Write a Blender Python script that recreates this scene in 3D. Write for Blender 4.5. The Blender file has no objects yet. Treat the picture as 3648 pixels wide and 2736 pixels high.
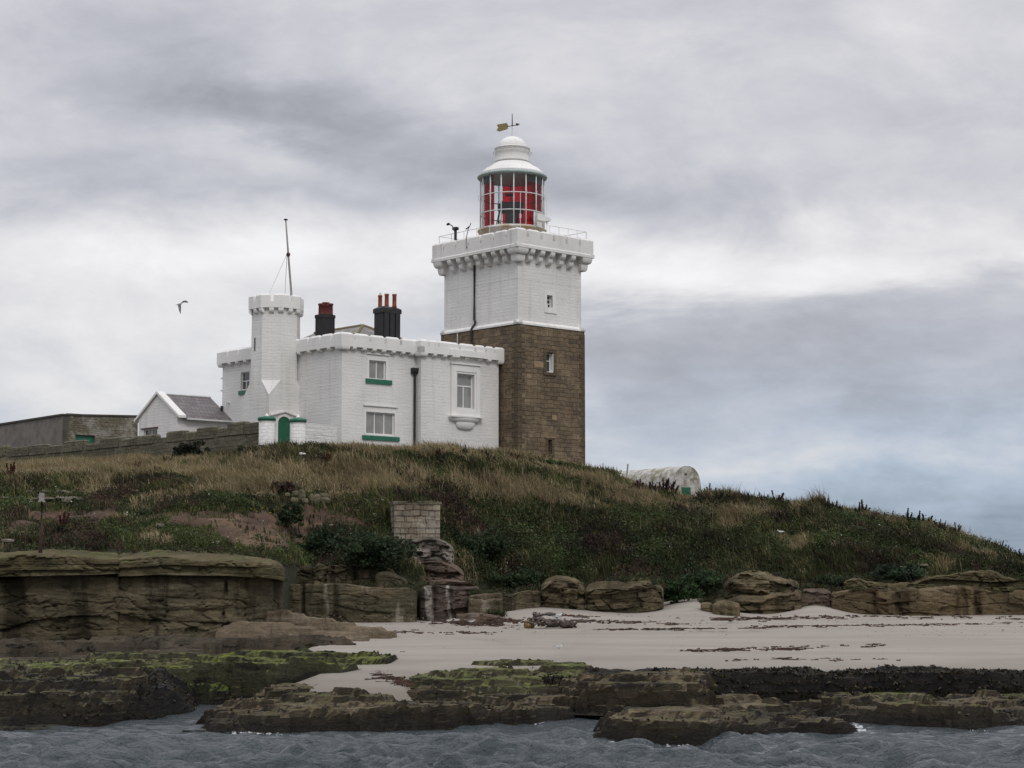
import bpy, math, random
import numpy as np
from math import sin, cos, radians, pi, sqrt, exp
from mathutils import Vector
random.seed(7); RNG = np.random.default_rng(11)
SC = bpy.context.scene
COL = SC.collection
# ---------------------------------------------------------------- camera
FPX = 6400.0; YH = 2020.0; CZ = 4.2
PIT = math.atan((YH-1368)/FPX)
cam = bpy.data.cameras.new("camera"); camo = bpy.data.objects.new("camera", cam); COL.objects.link(camo)
camo.location = (0, 0, CZ); camo.rotation_euler = (pi/2+PIT, 0, 0)
cam.sensor_width = 36; cam.lens = 36*FPX/3648; cam.clip_start = .5; cam.clip_end = 20000
SC.camera = camo
# ---------------------------------------------------------------- exposure
SC.view_settings.view_transform = 'Standard'; SC.view_settings.look = 'None'
SC.view_settings.exposure = 0.0; SC.view_settings.gamma = 1.0; SC.view_settings.use_curve_mapping = False
# ---------------------------------------------------------------- node expression helper
class E:
    """small wrapper that turns python arithmetic into math nodes"""
    def __init__(s, nt, sock): s.nt = nt; s.s = sock
    def _m(s, op, *a):
        n = s.nt.nodes.new('ShaderNodeMath'); n.operation = op
        for i, x in enumerate((s,)+a):
            if isinstance(x, E): s.nt.links.new(x.s, n.inputs[i])
            else: n.inputs[i].default_value = float(x)
        return E(s.nt, n.outputs[0])
    def __add__(s, o): return s._m('ADD', o)
    def __sub__(s, o): return s._m('SUBTRACT', o)
    def __mul__(s, o): return s._m('MULTIPLY', o)
    def __truediv__(s, o): return s._m('DIVIDE', o)
    def mx(s, o): return s._m('MAXIMUM', o)
    def mn(s, o): return s._m('MINIMUM', o)
    def pw(s, o): return s._m('POWER', o)
    def ex(s): return s._m('EXPONENT')
    def ab(s): return s._m('ABSOLUTE')
    def fr(s): return s._m('FRACT')
    def sn(s): return s._m('SINE')
    def clamp(s): return s.mx(0.0).mn(1.0)
    def step(s, a, b):
        n = s.nt.nodes.new('ShaderNodeMapRange'); n.interpolation_type = 'SMOOTHSTEP'
        s.nt.links.new(s.s, n.inputs[0]); n.inputs[1].default_value = a; n.inputs[2].default_value = b
        return E(s.nt, n.outputs[0])
def mixc(nt, f, a, b, mode='MIX'):
    n = nt.nodes.new('ShaderNodeMix'); n.data_type = 'RGBA'; n.blend_type = mode
    for idx, x in ((0, f), (6, a), (7, b)):
        if isinstance(x, E): x = x.s
        if hasattr(x, 'links'): nt.links.new(x, n.inputs[idx])
        elif idx == 0: n.inputs[0].default_value = x
        else: n.inputs[idx].default_value = (x[0], x[1], x[2], 1)
    return n.outputs[2]
def noise(nt, vec, scale, detail=3, rough=.55, dist=0, dims='3D', w=0):
    n = nt.nodes.new('ShaderNodeTexNoise'); n.noise_dimensions = dims
    if vec is not None: nt.links.new(vec, n.inputs['Vector'])
    n.inputs['Scale'].default_value = scale; n.inputs['Detail'].default_value = detail
    n.inputs['Roughness'].default_value = rough; n.inputs['Distortion'].default_value = dist
    return E(nt, n.outputs[0])
def sep(nt, vec):
    n = nt.nodes.new('ShaderNodeSeparateXYZ'); nt.links.new(vec, n.inputs[0]); return [E(nt, o) for o in n.outputs]
def comb(nt, x, y, z):
    n = nt.nodes.new('ShaderNodeCombineXYZ')
    for i, q in enumerate((x, y, z)):
        if isinstance(q, E): nt.links.new(q.s, n.inputs[i])
        else: n.inputs[i].default_value = q
    return n.outputs[0]
# ---------------------------------------------------------------- world: overcast sky
SUN_EL = radians(42); SUN_AZ = radians(158)     # azimuth clockwise from +Y : behind the viewer, to the right
world = bpy.data.worlds.new("World"); SC.world = world; world.use_nodes = True
nt = world.node_tree; nt.nodes.clear()
wout = nt.nodes.new('ShaderNodeOutputWorld'); bg = nt.nodes.new('ShaderNodeBackground'); nt.links.new(bg.outputs[0], wout.inputs[0])
skyt = nt.nodes.new('ShaderNodeTexSky'); skyt.sky_type = 'NISHITA'; skyt.sun_disc = False
skyt.sun_elevation = SUN_EL; skyt.sun_rotation = SUN_AZ
tc = nt.nodes.new('ShaderNodeTexCoord')
dx, dy, dz = sep(nt, tc.outputs['Generated'])
dyp = dy.ab().mx(.05)
a0 = dx/dyp; e0 = dz/dyp                        # tangents of azimuth and height of the view direction
cp = comb(nt, dx/(dz.mx(0.0)+.10), dy/(dz.mx(0.0)+.10)*.8, 0.0)
n1 = noise(nt, cp, 1.15, 7, .56, .35)
n2 = noise(nt, cp, 3.4, 6, .58, .2)
wv = comb(nt, a0*5.0, e0*14.0, 1.7)
w1 = noise(nt, wv, 1.0, 5, .6, .4)
wv2 = comb(nt, a0*5.0, e0*14.0, 9.3)
w2 = noise(nt, wv2, 1.0, 5, .6, .4)
aw = a0+(w1-.5)*.20; ew = e0+(w2-.5)*.085
def blob(px, py, sx, sy, k=0.0):
    A = (px-1824)/6433; Y = (YH-py)/6433
    da = aw-A; de = (ew-Y)-da*(-k)
    return ((da/(sx/6433)).pw(2.0)*-1.0-(de/(sy/6433)).pw(2.0)).ex()
def sq(x): return x*x
def blob(px, py, sx, sy, k=0.0):               # k: downward tilt to the right
    A = (px-1824)/6433; Y = (YH-py)/6433
    da = aw-A; de = ew-Y+da*k
    q = sq(da*(6433.0/sx))+sq(de*(6433.0/sy))
    return (q*-1.0).ex()
n3 = noise(nt, comb(nt, a0*8.5, e0*17.0, 4.4), 1.0, 7, .58, .35); n4 = noise(nt, comb(nt, a0*26.0, e0*46.0, 2.2), 1.0, 6, .6, .3)
val = (n1-.5)*.16+(n2-.5)*.12+(n3-.5)*.44+(n4-.5)*.16+0.645
for w_, px_, py_, sx_, sy_, k_ in ((-.19, 1000, 400, 1100, 160, .12), (-.13, 2300, 620, 700, 120, .1), (-.12, 250, 650, 700, 120, 0), (-.09, 1200, 720, 380, 60, .05),
        (.30, 1900, 900, 2600, 125, -.01), (.16, 500, 1180, 900, 260, 0), (.08, 250, 330, 300, 90, 0), (.08, 850, 560, 250, 70, 0), (.06, 2700, 200, 900, 200, 0),
        (-.09, 3100, 1330, 1300, 250, -.03), (-.26, 3300, 1960, 1700, 190, 0), (.07, 3000, 1660, 900, 60, 0), (-.05, 500, 60, 700, 110, 0)):
    val = val+blob(px_, py_, sx_, sy_, k_)*w_
eb = ew-(aw-.012)*.075-.150                    # crisp upper edge of the blue grey bank low on the right
val = val-(eb.step(.006, -.010)*aw.step(.0, .07)*eb.step(-.115, -.02))*.13
eb2 = ew+(aw+.14)*.30-.238                     # lower edge of the dark cloud above the tower
val = val-(eb2.step(-.006, .014)*eb2.step(.065, .01)*aw.step(.09, -.02))*.045
val = val.mx(.1)
tint = mixc(nt, ew.step(.0, .16), (.76, .94, 1.19), (.965, .97, 1.065))
tint = mixc(nt, val.step(.50, .82), tint, (.995, .985, 1.0))
cs = nt.nodes.new('ShaderNodeVectorMath'); cs.operation = 'SCALE'; nt.links.new(tint, cs.inputs[0]); nt.links.new(val.s, cs.inputs['Scale'])
dome = dz.step(.30, .85)*1.25+1.0              # an overcast sky is brightest overhead
low = mixc(nt, dz.step(-.02, .0), (.12, .13, .15), cs.outputs[0])
cm = nt.nodes.new('ShaderNodeVectorMath'); cm.operation = 'SCALE'; nt.links.new(low, cm.inputs[0]); nt.links.new(dome.s, cm.inputs['Scale'])
nm = nt.nodes.new('ShaderNodeVectorMath'); nm.operation = 'SCALE'; nt.links.new(skyt.outputs[0], nm.inputs[0]); nm.inputs['Scale'].default_value = .09
nt.links.new(mixc(nt, .93, nm.outputs[0], cm.outputs[0]), bg.inputs[0]); bg.inputs[1].default_value = 1.0
# ---------------------------------------------------------------- sun, veiled by cloud
sl = bpy.data.lights.new("sun", 'SUN'); sl.energy = 0.9; sl.angle = radians(16); sl.color = (1, .96, .90)
so = bpy.data.objects.new("sun", sl); COL.objects.link(so)
sd = Vector((sin(SUN_AZ)*cos(SUN_EL), cos(SUN_AZ)*cos(SUN_EL), sin(SUN_EL)))
so.rotation_euler = (-sd).to_track_quat('-Z', 'Y').to_euler(); so.location = (40, -40, 60)
SC.cycles.use_denoising = True
SC.cycles.max_bounces = 8; SC.cycles.transparent_max_bounces = 24
# ---------------------------------------------------------------- picking helpers (pixel of the 3648 x 2736 photo -> point)
SP, CP = sin(PIT), cos(PIT)
def ray(px, py):
    xr = (px-1824)/FPX; yr = (1368-py)/FPX
    return np.array([xr, CP-yr*SP, SP+yr*CP])
def W(px, py, Y):
    d = ray(px, py); t = Y/d[1]; return np.array([d[0]*t, Y, CZ+d[2]*t])
def Wz(px, py, z):
    d = ray(px, py); t = (z-CZ)/d[2]; return np.array([d[0]*t, d[1]*t, z])
def project(P):
    P = np.asarray(P, float); x = P[..., 0]; y = P[..., 1]; z = P[..., 2]-CZ
    f = y*CP+z*SP; up = -y*SP+z*CP
    return 1824+FPX*x/f, 1368-FPX*up/f
# ---------------------------------------------------------------- numpy noise
def _hash(i, j, k, seed):
    h = (i*374761393+j*668265263+k*2147483647+seed*974634777) & 0xffffffff
    h = ((h ^ (h >> 13))*1274126177) & 0xffffffff
    h = (h ^ (h >> 16)) & 0xffffffff
    return h/4294967295.0
def vn(x, y, z=0, seed=0):
    x, y, z = np.broadcast_arrays(np.asarray(x, float), np.asarray(y, float), np.asarray(z, float))
    xi = np.floor(x).astype(np.int64); yi = np.floor(y).astype(np.int64); zi = np.floor(z).astype(np.int64)
    xf = x-xi; yf = y-yi; zf = z-zi
    xf = xf*xf*(3-2*xf); yf = yf*yf*(3-2*yf); zf = zf*zf*(3-2*zf)
    r = 0
    for a in (0, 1):
        for b in (0, 1):
            for c in (0, 1):
                w = (xf if a else 1-xf)*(yf if b else 1-yf)*(zf if c else 1-zf)
                r = r+w*_hash(xi+a, yi+b, zi+c, seed)
    return r
def fbm(x, y, z=0, seed=0, o=4, g=.5):
    r = 0; a = 1; t = 0
    for i in range(o):
        r = r+a*vn(np.asarray(x)*2**i, np.asarray(y)*2**i, np.asarray(z)*2**i, seed+i*17); t += a; a *= g
    return r/t
# ---------------------------------------------------------------- mesh building
ORG = {}
def mkobj(name, V, F, mat, parent=None, smooth=False, col=None, uv=True):
    """V: (n,3) world coordinates. F: list of tuples or an int array (m,k)."""
    V = np.asarray(V, float)
    if parent is not None: org = ORG[parent.name]
    else:
        mn = V.min(0); mx = V.max(0); org = np.array([(mn[0]+mx[0])/2, (mn[1]+mx[1])/2, mn[2]])
    L = V-org
    me = bpy.data.meshes.new(name)
    me.vertices.add(len(L)); me.vertices.foreach_set('co', L.astype(np.float32).ravel())
    if isinstance(F, np.ndarray):
        m, k = F.shape; idx = F.ravel(); starts = np.arange(m)*k; tot = np.full(m, k)
    else:
        tot = np.array([len(f) for f in F]); idx = np.array([i for f in F for i in f]); starts = np.concatenate([[0], np.cumsum(tot)[:-1]])
    me.loops.add(len(idx)); me.loops.foreach_set('vertex_index', idx.astype(np.int32))
    me.polygons.add(len(tot)); me.polygons.foreach_set('loop_start', starts.astype(np.int32)); me.polygons.foreach_set('loop_total', tot.astype(np.int32))
    me.update(calc_edges=True)
    if uv and len(tot) < 60000:
        nrm = np.zeros(len(tot)*3, np.float32); me.polygons.foreach_get('normal', nrm); nrm = nrm.reshape(-1, 3)
        fl = np.repeat(np.arange(len(tot)), tot); P = V[idx]; N = nrm[fl]
        h = np.hypot(N[:, 0], N[:, 1]); vert = h > .35; hh = np.where(h < 1e-6, 1, h)
        uu = np.where(vert, (-N[:, 1]*P[:, 0]+N[:, 0]*P[:, 1])/hh, P[:, 0]); vv = np.where(vert, P[:, 2], P[:, 1])
        l = me.uv_layers.new(name='UVMap'); l.data.foreach_set('uv', np.stack([uu, vv], 1).astype(np.float32).ravel())
    if col is not None:
        at = me.color_attributes.new('Col', 'FLOAT_COLOR', 'POINT')
        c = np.ones((len(V), 4), np.float32); c[:, :3] = col; at.data.foreach_set('color', c.ravel())
    me.polygons.foreach_set('use_smooth', np.full(len(tot), bool(smooth)))
    if mat is not None: me.materials.append(mat)
    me.validate(verbose=False)
    o = bpy.data.objects.new(name, me); COL.objects.link(o)
    if parent is not None: o.parent = parent; ORG[o.name] = ORG[parent.name]
    else: o.location = org; ORG[o.name] = org
    return o
def tag(o, label=None, cat=None, group=None, kind=None):
    if label: o['label'] = label
    if cat: o['category'] = cat
    if group: o['group'] = group
    if kind: o['kind'] = kind
    return o
def thing(name, label, cat, loc, group=None):
    o = bpy.data.objects.new(name, None); COL.objects.link(o); o.location = tuple(loc); o.empty_display_size = .3
    ORG[o.name] = np.array(loc, float); return tag(o, label, cat, group)
def duptree(o, loc, rz=0, sc=1, label=None, parent=None):
    c = o.copy(); COL.objects.link(c)
    if parent is None:
        c.location = tuple(loc); c.rotation_euler = (0, 0, rz); c.scale = (sc, sc, sc)
        if label: c['label'] = label
    else: c.parent = parent
    for ch in o.children: duptree(ch, None, parent=c)
    return c
class Fr:
    """vertical plane frame: origin, along, outward (2D unit vectors)"""
    def __init__(s, o, al, out): s.o = np.array(o[:2], float); s.al = np.array(al, float); s.out = np.array(out, float)
    def P(s, a, b, z): q = s.o+s.al*a+s.out*b; return (q[0], q[1], z)
    def hit(s, px, py, b=0.0):
        d = ray(px, py); t = ((s.o+s.out*b)@s.out)/(d[:2]@s.out); p = d*t
        return (p[:2]-s.o)@s.al, CZ+p[2]
    def rect(s, x0, x1, y0, y1, b=0.0):
        """pixel box on the plane -> a0,a1,z0,z1 (y0,y1 measured at the middle)"""
        xm = (x0+x1)/2; a = sorted((s.hit(x0, y0, b)[0], s.hit(x1, y0, b)[0])); z = sorted((s.hit(xm, y0, b)[1], s.hit(xm, y1, b)[1]))
        return a[0], a[1], z[0], z[1]
    def shift(s, a=0, b=0): return Fr(s.o+s.al*a+s.out*b, s.al, s.out)
class MB:
    def __init__(s): s.v = []; s.f = []
    def add(s, vs, fs): n = len(s.v); s.v += [tuple(v) for v in vs]; s.f += [tuple(i+n for i in f) for f in fs]; return s
    def quad(s, *p): return s.add(p, [tuple(range(len(p)))])
    def box(s, F, a0, a1, b0, b1, z0, z1, inset=0, cap=0):
        """box; with cap>0 the top gets a sloped coping of that height, inset by `inset`"""
        zt = z1-cap
        v = [F.P(a, b, z) for z in (z0, zt) for (a, b) in ((a0, b0), (a1, b0), (a1, b1), (a0, b1))]
        f = [(3, 2, 1, 0), (0, 1, 5, 4), (1, 2, 6, 5), (2, 3, 7, 6), (3, 0, 4, 7)]
        if cap:
            v += [F.P(a, b, z1) for (a, b) in ((a0+inset, b0+inset), (a1-inset, b0+inset), (a1-inset, b1-inset), (a0+inset, b1-inset))]
            f += [(4, 5, 9, 8), (5, 6, 10, 9), (6, 7, 11, 10), (7, 4, 8, 11), (8, 9, 10, 11)]
        else: f.append((4, 5, 6, 7))
        return s.add(v, f)
    def prism(s, F, prof, a0, a1):
        """profile of (b,z) extruded along a"""
        n = len(prof); v = [F.P(a0, b, z) for b, z in prof]+[F.P(a1, b, z) for b, z in prof]
        f = [tuple(range(n))[::-1], tuple(range(n, 2*n))]+[(i, (i+1) % n, n+(i+1) % n, n+i) for i in range(n)]
        return s.add(v, f)
    def face(s, F, outl, b0, b1):
        """outline of (a,z) extruded in the outward direction"""
        n = len(outl); v = [F.P(a, b0, z) for a, z in outl]+[F.P(a, b1, z) for a, z in outl]
        f = [tuple(range(n))[::-1], tuple(range(n, 2*n))]+[(i, (i+1) % n, n+(i+1) % n, n+i) for i in range(n)]
        return s.add(v, f)
    def lathe(s, c, prof, n=40, a0=0, a1=2*pi, ph=0, close=True):
        full = abs(a1-a0-2*pi) < 1e-6; m = n if full else n+1
        v = []; f = []
        for r, z in prof:
            for i in range(m):
                t = a0+(a1-a0)*i/n+ph; v.append((c[0]+r*cos(t), c[1]+r*sin(t), z))
        for k in range(len(prof)-1):
            for i in range(n):
                j = (i+1) % m; f.append((k*m+i, k*m+j, (k+1)*m+j, (k+1)*m+i))
        if full and close:
            if prof[0][0] > 1e-4: f.append(tuple(range(m))[::-1])
            if prof[-1][0] > 1e-4: f.append(tuple((len(prof)-1)*m+i for i in range(m)))
        return s.add(v, f)
    def tube(s, pts, r, n=6, r1=None):
        pts = [Vector(p) for p in pts]; v = []; f = []
        for k, p in enumerate(pts):
            d = (pts[min(k+1, len(pts)-1)]-pts[max(k-1, 0)]).normalized()
            x = d.cross(Vector((0, 0, 1)));  x = Vector((1, 0, 0)) if x.length < 1e-3 else x.normalized()
            y = d.cross(x); rr = r if r1 is None else r+(r1-r)*k/(len(pts)-1)
            for i in range(n):
                t = 2*pi*i/n; v.append(tuple(p+x*cos(t)*rr+y*sin(t)*rr))
        for k in range(len(pts)-1):
            for i in range(n): j = (i+1) % n; f.append((k*n+i, k*n+j, (k+1)*n+j, (k+1)*n+i))
        f.append(tuple(range(n))[::-1]); f.append(tuple((len(pts)-1)*n+i for i in range(n)))
        return s.add(v, f)
    def wall(s, F, a0, a1, z0, z1, holes=(), depth=.25, b=0):
        A = sorted({a0, a1}|{h[0] for h in holes}|{h[1] for h in holes}); Z = sorted({z0, z1}|{h[2] for h in holes}|{h[3] for h in holes})
        for i in range(len(A)-1):
            for j in range(len(Z)-1):
                am = (A[i]+A[i+1])/2; zm = (Z[j]+Z[j+1])/2
                if any(h[0] < am < h[1] and h[2] < zm < h[3] for h in holes): continue
                s.quad(F.P(A[i], b, Z[j]), F.P(A[i+1], b, Z[j]), F.P(A[i+1], b, Z[j+1]), F.P(A[i], b, Z[j+1]))
        for h in holes:
            c = [(h[0], h[2]), (h[1], h[2]), (h[1], h[3]), (h[0], h[3])]
            for k in range(4):
                p, q = c[k], c[(k+1) % 4]
                s.quad(F.P(p[0], b, p[1]), F.P(p[0], b-depth, p[1]), F.P(q[0], b-depth, q[1]), F.P(q[0], b, q[1]))
        return s
    def obj(s, name, mat, parent=None, smooth=False): return mkobj(name, s.v, s.f, mat, parent, smooth)
# ---------------------------------------------------------------- materials
def newmat(name):
    m = bpy.data.materials.new(name); m.use_nodes = True; nt = m.node_tree
    return m, nt, nt.nodes['Principled BSDF']
def bump(nt, b, h, strength=.5, dist=.05):
    n = nt.nodes.new('ShaderNodeBump'); n.inputs['Strength'].default_value = strength; n.inputs['Distance'].default_value = dist
    nt.links.new(h.s if isinstance(h, E) else h, n.inputs['Height']); nt.links.new(n.outputs[0], b.inputs['Normal'])
def setc(nt, b, c):
    if hasattr(c, 'links'): nt.links.new(c, b.inputs['Base Color'])
    else: b.inputs['Base Color'].default_value = (*c, 1)
def geo(nt): n = nt.nodes.new('ShaderNodeNewGeometry'); return n
def pos(nt): return geo(nt).outputs['Position']
def uvv(nt): n = nt.nodes.new('ShaderNodeTexCoord'); return n.outputs['UV']
def scalev(nt, v, x, y, z=1):
    n = nt.nodes.new('ShaderNodeVectorMath'); n.operation = 'MULTIPLY'; nt.links.new(v, n.inputs[0]); n.inputs[1].default_value = (x, y, z); return n.outputs[0]
def addv(nt, v, w, s):
    n = nt.nodes.new('ShaderNodeVectorMath'); n.operation = 'MULTIPLY_ADD'; nt.links.new(w, n.inputs[0]); n.inputs[1].default_value = (s, s, s); nt.links.new(v, n.inputs[2]); return n.outputs[0]
def brick(nt, vec, w, h, mortar, c1, c2, cm, off=.5, bias=0, smooth=.3):
    n = nt.nodes.new('ShaderNodeTexBrick'); nt.links.new(vec, n.inputs[0]); n.offset = off
    n.inputs['Scale'].default_value = 1; n.inputs['Brick Width'].default_value = w; n.inputs['Row Height'].default_value = h
    n.inputs['Mortar Size'].default_value = mortar; n.inputs['Mortar Smooth'].default_value = smooth; n.inputs['Bias'].default_value = bias
    for k, c in (('Color1', c1), ('Color2', c2), ('Mortar', cm)): n.inputs[k].default_value = (*c, 1)
    return n.outputs['Color'], E(nt, n.outputs['Fac'])
def plain(name, c, rough=.6, var=.12, vs=3.0, bmp=0, metal=0, spec=None):
    m, nt, b = newmat(name); p = pos(nt); n = noise(nt, p, vs, 4, .6)
    f = n.step(.3, .7)
    setc(nt, b, mixc(nt, f, tuple(x*(1-var) for x in c), tuple(min(1, x*(1+var)) for x in c)))
    b.inputs['Roughness'].default_value = rough; b.inputs['Metallic'].default_value = metal
    if bmp: bump(nt, b, noise(nt, p, vs*6, 3, .6), .5, bmp)
    if spec is not None: b.inputs['Specular IOR Level'].default_value = spec
    return m
def whitewash(name, c=(.70, .69, .665), rows=.20, bw=.46, dirt=.5, rough_=.035, bs=1.0):
    """limewashed squared rubble: courses show as relief, grime and patches as stain"""
    m, nt, b = newmat(name); uv = uvv(nt); p = pos(nt)
    wob = nt.nodes.new('ShaderNodeTexNoise'); nt.links.new(p, wob.inputs[0]); wob.inputs['Scale'].default_value = 1.6; wob.inputs['Detail'].default_value = 3
    uw = addv(nt, uv, wob.outputs['Color'], .12)
    _, fac = brick(nt, uw, bw, rows, .022, (0, 0, 0), (1, 1, 1), (0, 0, 0), .5, 0, .6)
    st = noise(nt, scalev(nt, uv, .9, 5.5), 1.0, 5, .65)
    big = noise(nt, p, .35, 5, .6); fine = noise(nt, p, 9, 4, .7); drip = noise(nt, scalev(nt, uv, 2.2, .16), 1.0, 4, .6)
    col = mixc(nt, big.step(.35, .7), tuple(x*.93 for x in c), tuple(min(.8, x*1.05) for x in c))
    col = mixc(nt, (drip.step(.52, .72)*dirt*.7).s, col, (.47, .45, .39))
    col = mixc(nt, (fac*.09*bs).s, col, (.42, .41, .38)); col = mixc(nt, (st.step(.62, .74)*.20*bs).s, col, (.46, .45, .42))
    col = mixc(nt, (fine.step(.66, .8)*.35*dirt).s, col, (.42, .40, .36))
    rs = noise(nt, scalev(nt, uv, 1.1, .10), 1.7, 5, .65); col = mixc(nt, (rs.step(.60, .72)*noise(nt, p, .8, 3).step(.5, .65)*dirt*.7).s, col, (.42, .31, .19))
    setc(nt, b, col); b.inputs['Roughness'].default_value = .75
    h = (fac*-1.0)*.25+st*1.1+fine*.6+noise(nt, p, 3.0, 4, .6)*.7
    bump(nt, b, h, .8, rough_*.8); return m
M = {}
M['wash'] = whitewash('whitewashed_rubble')
M['washt'] = whitewash('whitewashed_tower', rows=.22, bw=.5, dirt=.6)
M['smooth'] = whitewash('painted_render', (.74, .73, .705), dirt=.5, rough_=.012, bs=.15)
M['smooth2'] = whitewash('painted_render_weathered', (.68, .67, .64), dirt=.9, rough_=.014, bs=.2)
M['paint'] = plain('white_paint', (.74, .74, .73), .45, .05, 2)
M['rubblewhite'] = whitewash('painted_rough_stone', rows=.2, bw=.5, rough_=.10, dirt=1.1, bs=2.0)
M['iron'] = plain('black_iron', (.012, .012, .013), .45, .3, 8)
M['dark'] = plain('dark_interior', (.012, .012, .014), .6, .3, 4)
M['green'] = plain('green_paint', (.012, .125, .072), .45, .18, 4, .004)
M['greend'] = plain('green_paint_door', (.008, .095, .048), .5, .22, 5, .006)
M['teal'] = plain('verdigris_trim', (.33, .40, .38), .5, .2, 6)
M['brass'] = plain('weathered_gilt', (.20, .15, .055), .5, .3, 12)
M['rust'] = plain('rusty_iron', (.055, .028, .018), .8, .35, 8, .01)
M['terracotta'] = plain('terracotta', (.25, .058, .026), .7, .25, 6, .006)
M['redbrick'] = plain('sooty_red_brick', (.10, .018, .014), .7, .4, 14, .01)
M['wood'] = plain('grey_driftwood', (.062, .047, .038), .85, .4, 9, .02)
M['woodpale'] = plain('pale_weathered_wood', (.26, .25, .23), .85, .2, 9, .01)
M['curtain'] = plain('pale_curtain', (.60, .61, .60), .8, .08, 5)
M['chan'] = plain('greywhite_panel', (.62, .63, .62), .5, .08, 4)
def m_black():
    m, nt, b = newmat('tarred_brick'); uv = uvv(nt)
    col, f = brick(nt, uv, .23, .085, .012, (.010, .010, .012), (.022, .020, .021), (.006, .006, .006))
    setc(nt, b, col); b.inputs['Roughness'].default_value = .5; bump(nt, b, f*-1.0, .8, .01); return m
M['black'] = m_black()
def m_stone(name, base, dk, lt, w=.62, h=.29, red=.0, pale=0.0):
    m, nt, b = newmat(name); uv = uvv(nt); p = pos(nt)
    wob = nt.nodes.new('ShaderNodeTexNoise'); nt.links.new(p, wob.inputs[0]); wob.inputs['Scale'].default_value = 1.1; wob.inputs['Detail'].default_value = 3
    uw = addv(nt, uv, wob.outputs['Color'], .26)
    c1, f1 = brick(nt, uw, w, h, .020, base, dk, tuple(x*.60 for x in dk), .37, -.1)
    c2, f2 = brick(nt, uw, w*1.7, h*1.5, .02, lt, base, tuple(x*.5 for x in dk), .4, .2)
    n = noise(nt, p, .55, 5, .6); fine = noise(nt, p, 6, 5, .7); blot = noise(nt, p, 2.2, 4, .6)
    col = mixc(nt, n.step(.45, .6), c1, c2)
    col = mixc(nt, (fine.step(.35, .75)*.55).s, col, tuple(x*.5 for x in dk))
    col = mixc(nt, (blot.step(.55, .75)*.4).s, col, (lt[0], lt[1]*.95, lt[2]*.8))
    if red: col = mixc(nt, (blot.step(.2, .42)*-1.0+1.0)*red, col, (.15, .07, .04))
    if pale: col = mixc(nt, (noise(nt, p, .9, 5, .7).step(.48, .62)*pale).s, col, (.34, .33, .29))
    setc(nt, b, col); b.inputs['Roughness'].default_value = .9
    bump(nt, b, (f1*-1.0)*.8+fine*.8+blot, 1.0, .045); return m
M['stone'] = m_stone('brown_sandstone', (.175, .126, .074), (.088, .066, .042), (.27, .205, .13), red=.35)
M['stonedark'] = m_stone('lichened_stone', (.125, .112, .072), (.070, .066, .040), (.19, .175, .125), .42, .2)
M['yardstone'] = m_stone('old_yard_stone', (.17, .145, .10), (.10, .088, .062), (.24, .22, .17), .38, .18, pale=.6)
M['quoin'] = m_stone('dressed_quoin', (.110, .080, .046), (.07, .054, .034), (.135, .10, .06), .6, .36)
M['patch'] = plain('pale_replacement_stone', (.27, .185, .115), .85, .15, 5, .01)
M['render'] = plain('grey_render', (.150, .138, .118), .9, .22, 1.3, .01)
M['cope'] = plain('dark_coping', (.052, .046, .042), .85, .25, 3, .01)

def m_slate():
    m, nt, b = newmat('slate_roof'); uv = uvv(nt)
    col, f = brick(nt, uv, .30, .26, .012, (.105, .088, .092), (.165, .145, .142), (.035, .03, .032), .5)
    p = pos(nt); col = mixc(nt, (noise(nt, p, 1.2, 5, .6).step(.5, .75)*.5).s, col, (.085, .09, .05))
    setc(nt, b, col); b.inputs['Roughness'].default_value = .6; bump(nt, b, f*-1.0, .8, .02); return m
M['slate'] = m_slate()
def m_hip():
    m, nt, b = newmat('mossy_slate'); p = pos(nt)
    col, f = brick(nt, uvv(nt), .3, .22, .012, (.17, .16, .15), (.25, .24, .23), (.07, .065, .05), .5)
    col = mixc(nt, noise(nt, p, 1.0, 5, .6).step(.5, .68), col, (.12, .10, .045)); setc(nt, b, col); b.inputs['Roughness'].default_value = .7
    bump(nt, b, f*-1.0, .8, .02); return m
M['mossslate'] = m_hip()
def m_rustwhite():
    m, nt, b = newmat('rust_streaked_white'); uv = uvv(nt); p = pos(nt)
    d = noise(nt, p, 1.5, 5, .65); f = noise(nt, scalev(nt, p, 3, 3, .8), 2.0, 5, .7)
    col = mixc(nt, (d.step(.38, .6)*.8).s, (.62, .59, .52), (.40, .27, .13)); col = mixc(nt, (f.step(.58, .72)*.8).s, col, (.22, .13, .07))
    setc(nt, b, col); b.inputs['Roughness'].default_value = .8; return m
M['rustwhite'] = m_rustwhite()
def m_hut():
    m, nt, b = newmat('flaking_limewash'); p = pos(nt)
    n = noise(nt, p, 1.4, 6, .7); g = noise(nt, p, .8, 6, .7)
    col = mixc(nt, n.step(.42, .62), (.47, .46, .43), (.23, .21, .175)); col = mixc(nt, (g.step(.5, .64)*.9).s, col, (.17, .16, .09))
    setc(nt, b, col); b.inputs['Roughness'].default_value = .85; bump(nt, b, n+noise(nt, p, 5, 4, .6), .9, .04); return m
M['hut'] = m_hut()
def m_glass(name='window_glass', c=(.20, .20, .19), tr=.0):
    m, nt, b = newmat(name); setc(nt, b, mixc(nt, noise(nt, pos(nt), 1.5, 3).step(.35, .7), c, tuple(x*1.3 for x in c)))
    b.inputs['Roughness'].default_value = .12; b.inputs['Specular IOR Level'].default_value = .8; return m
M['pane'] = m_glass()
M['panedark'] = m_glass('dark_window_glass', (.03, .032, .034))
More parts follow.
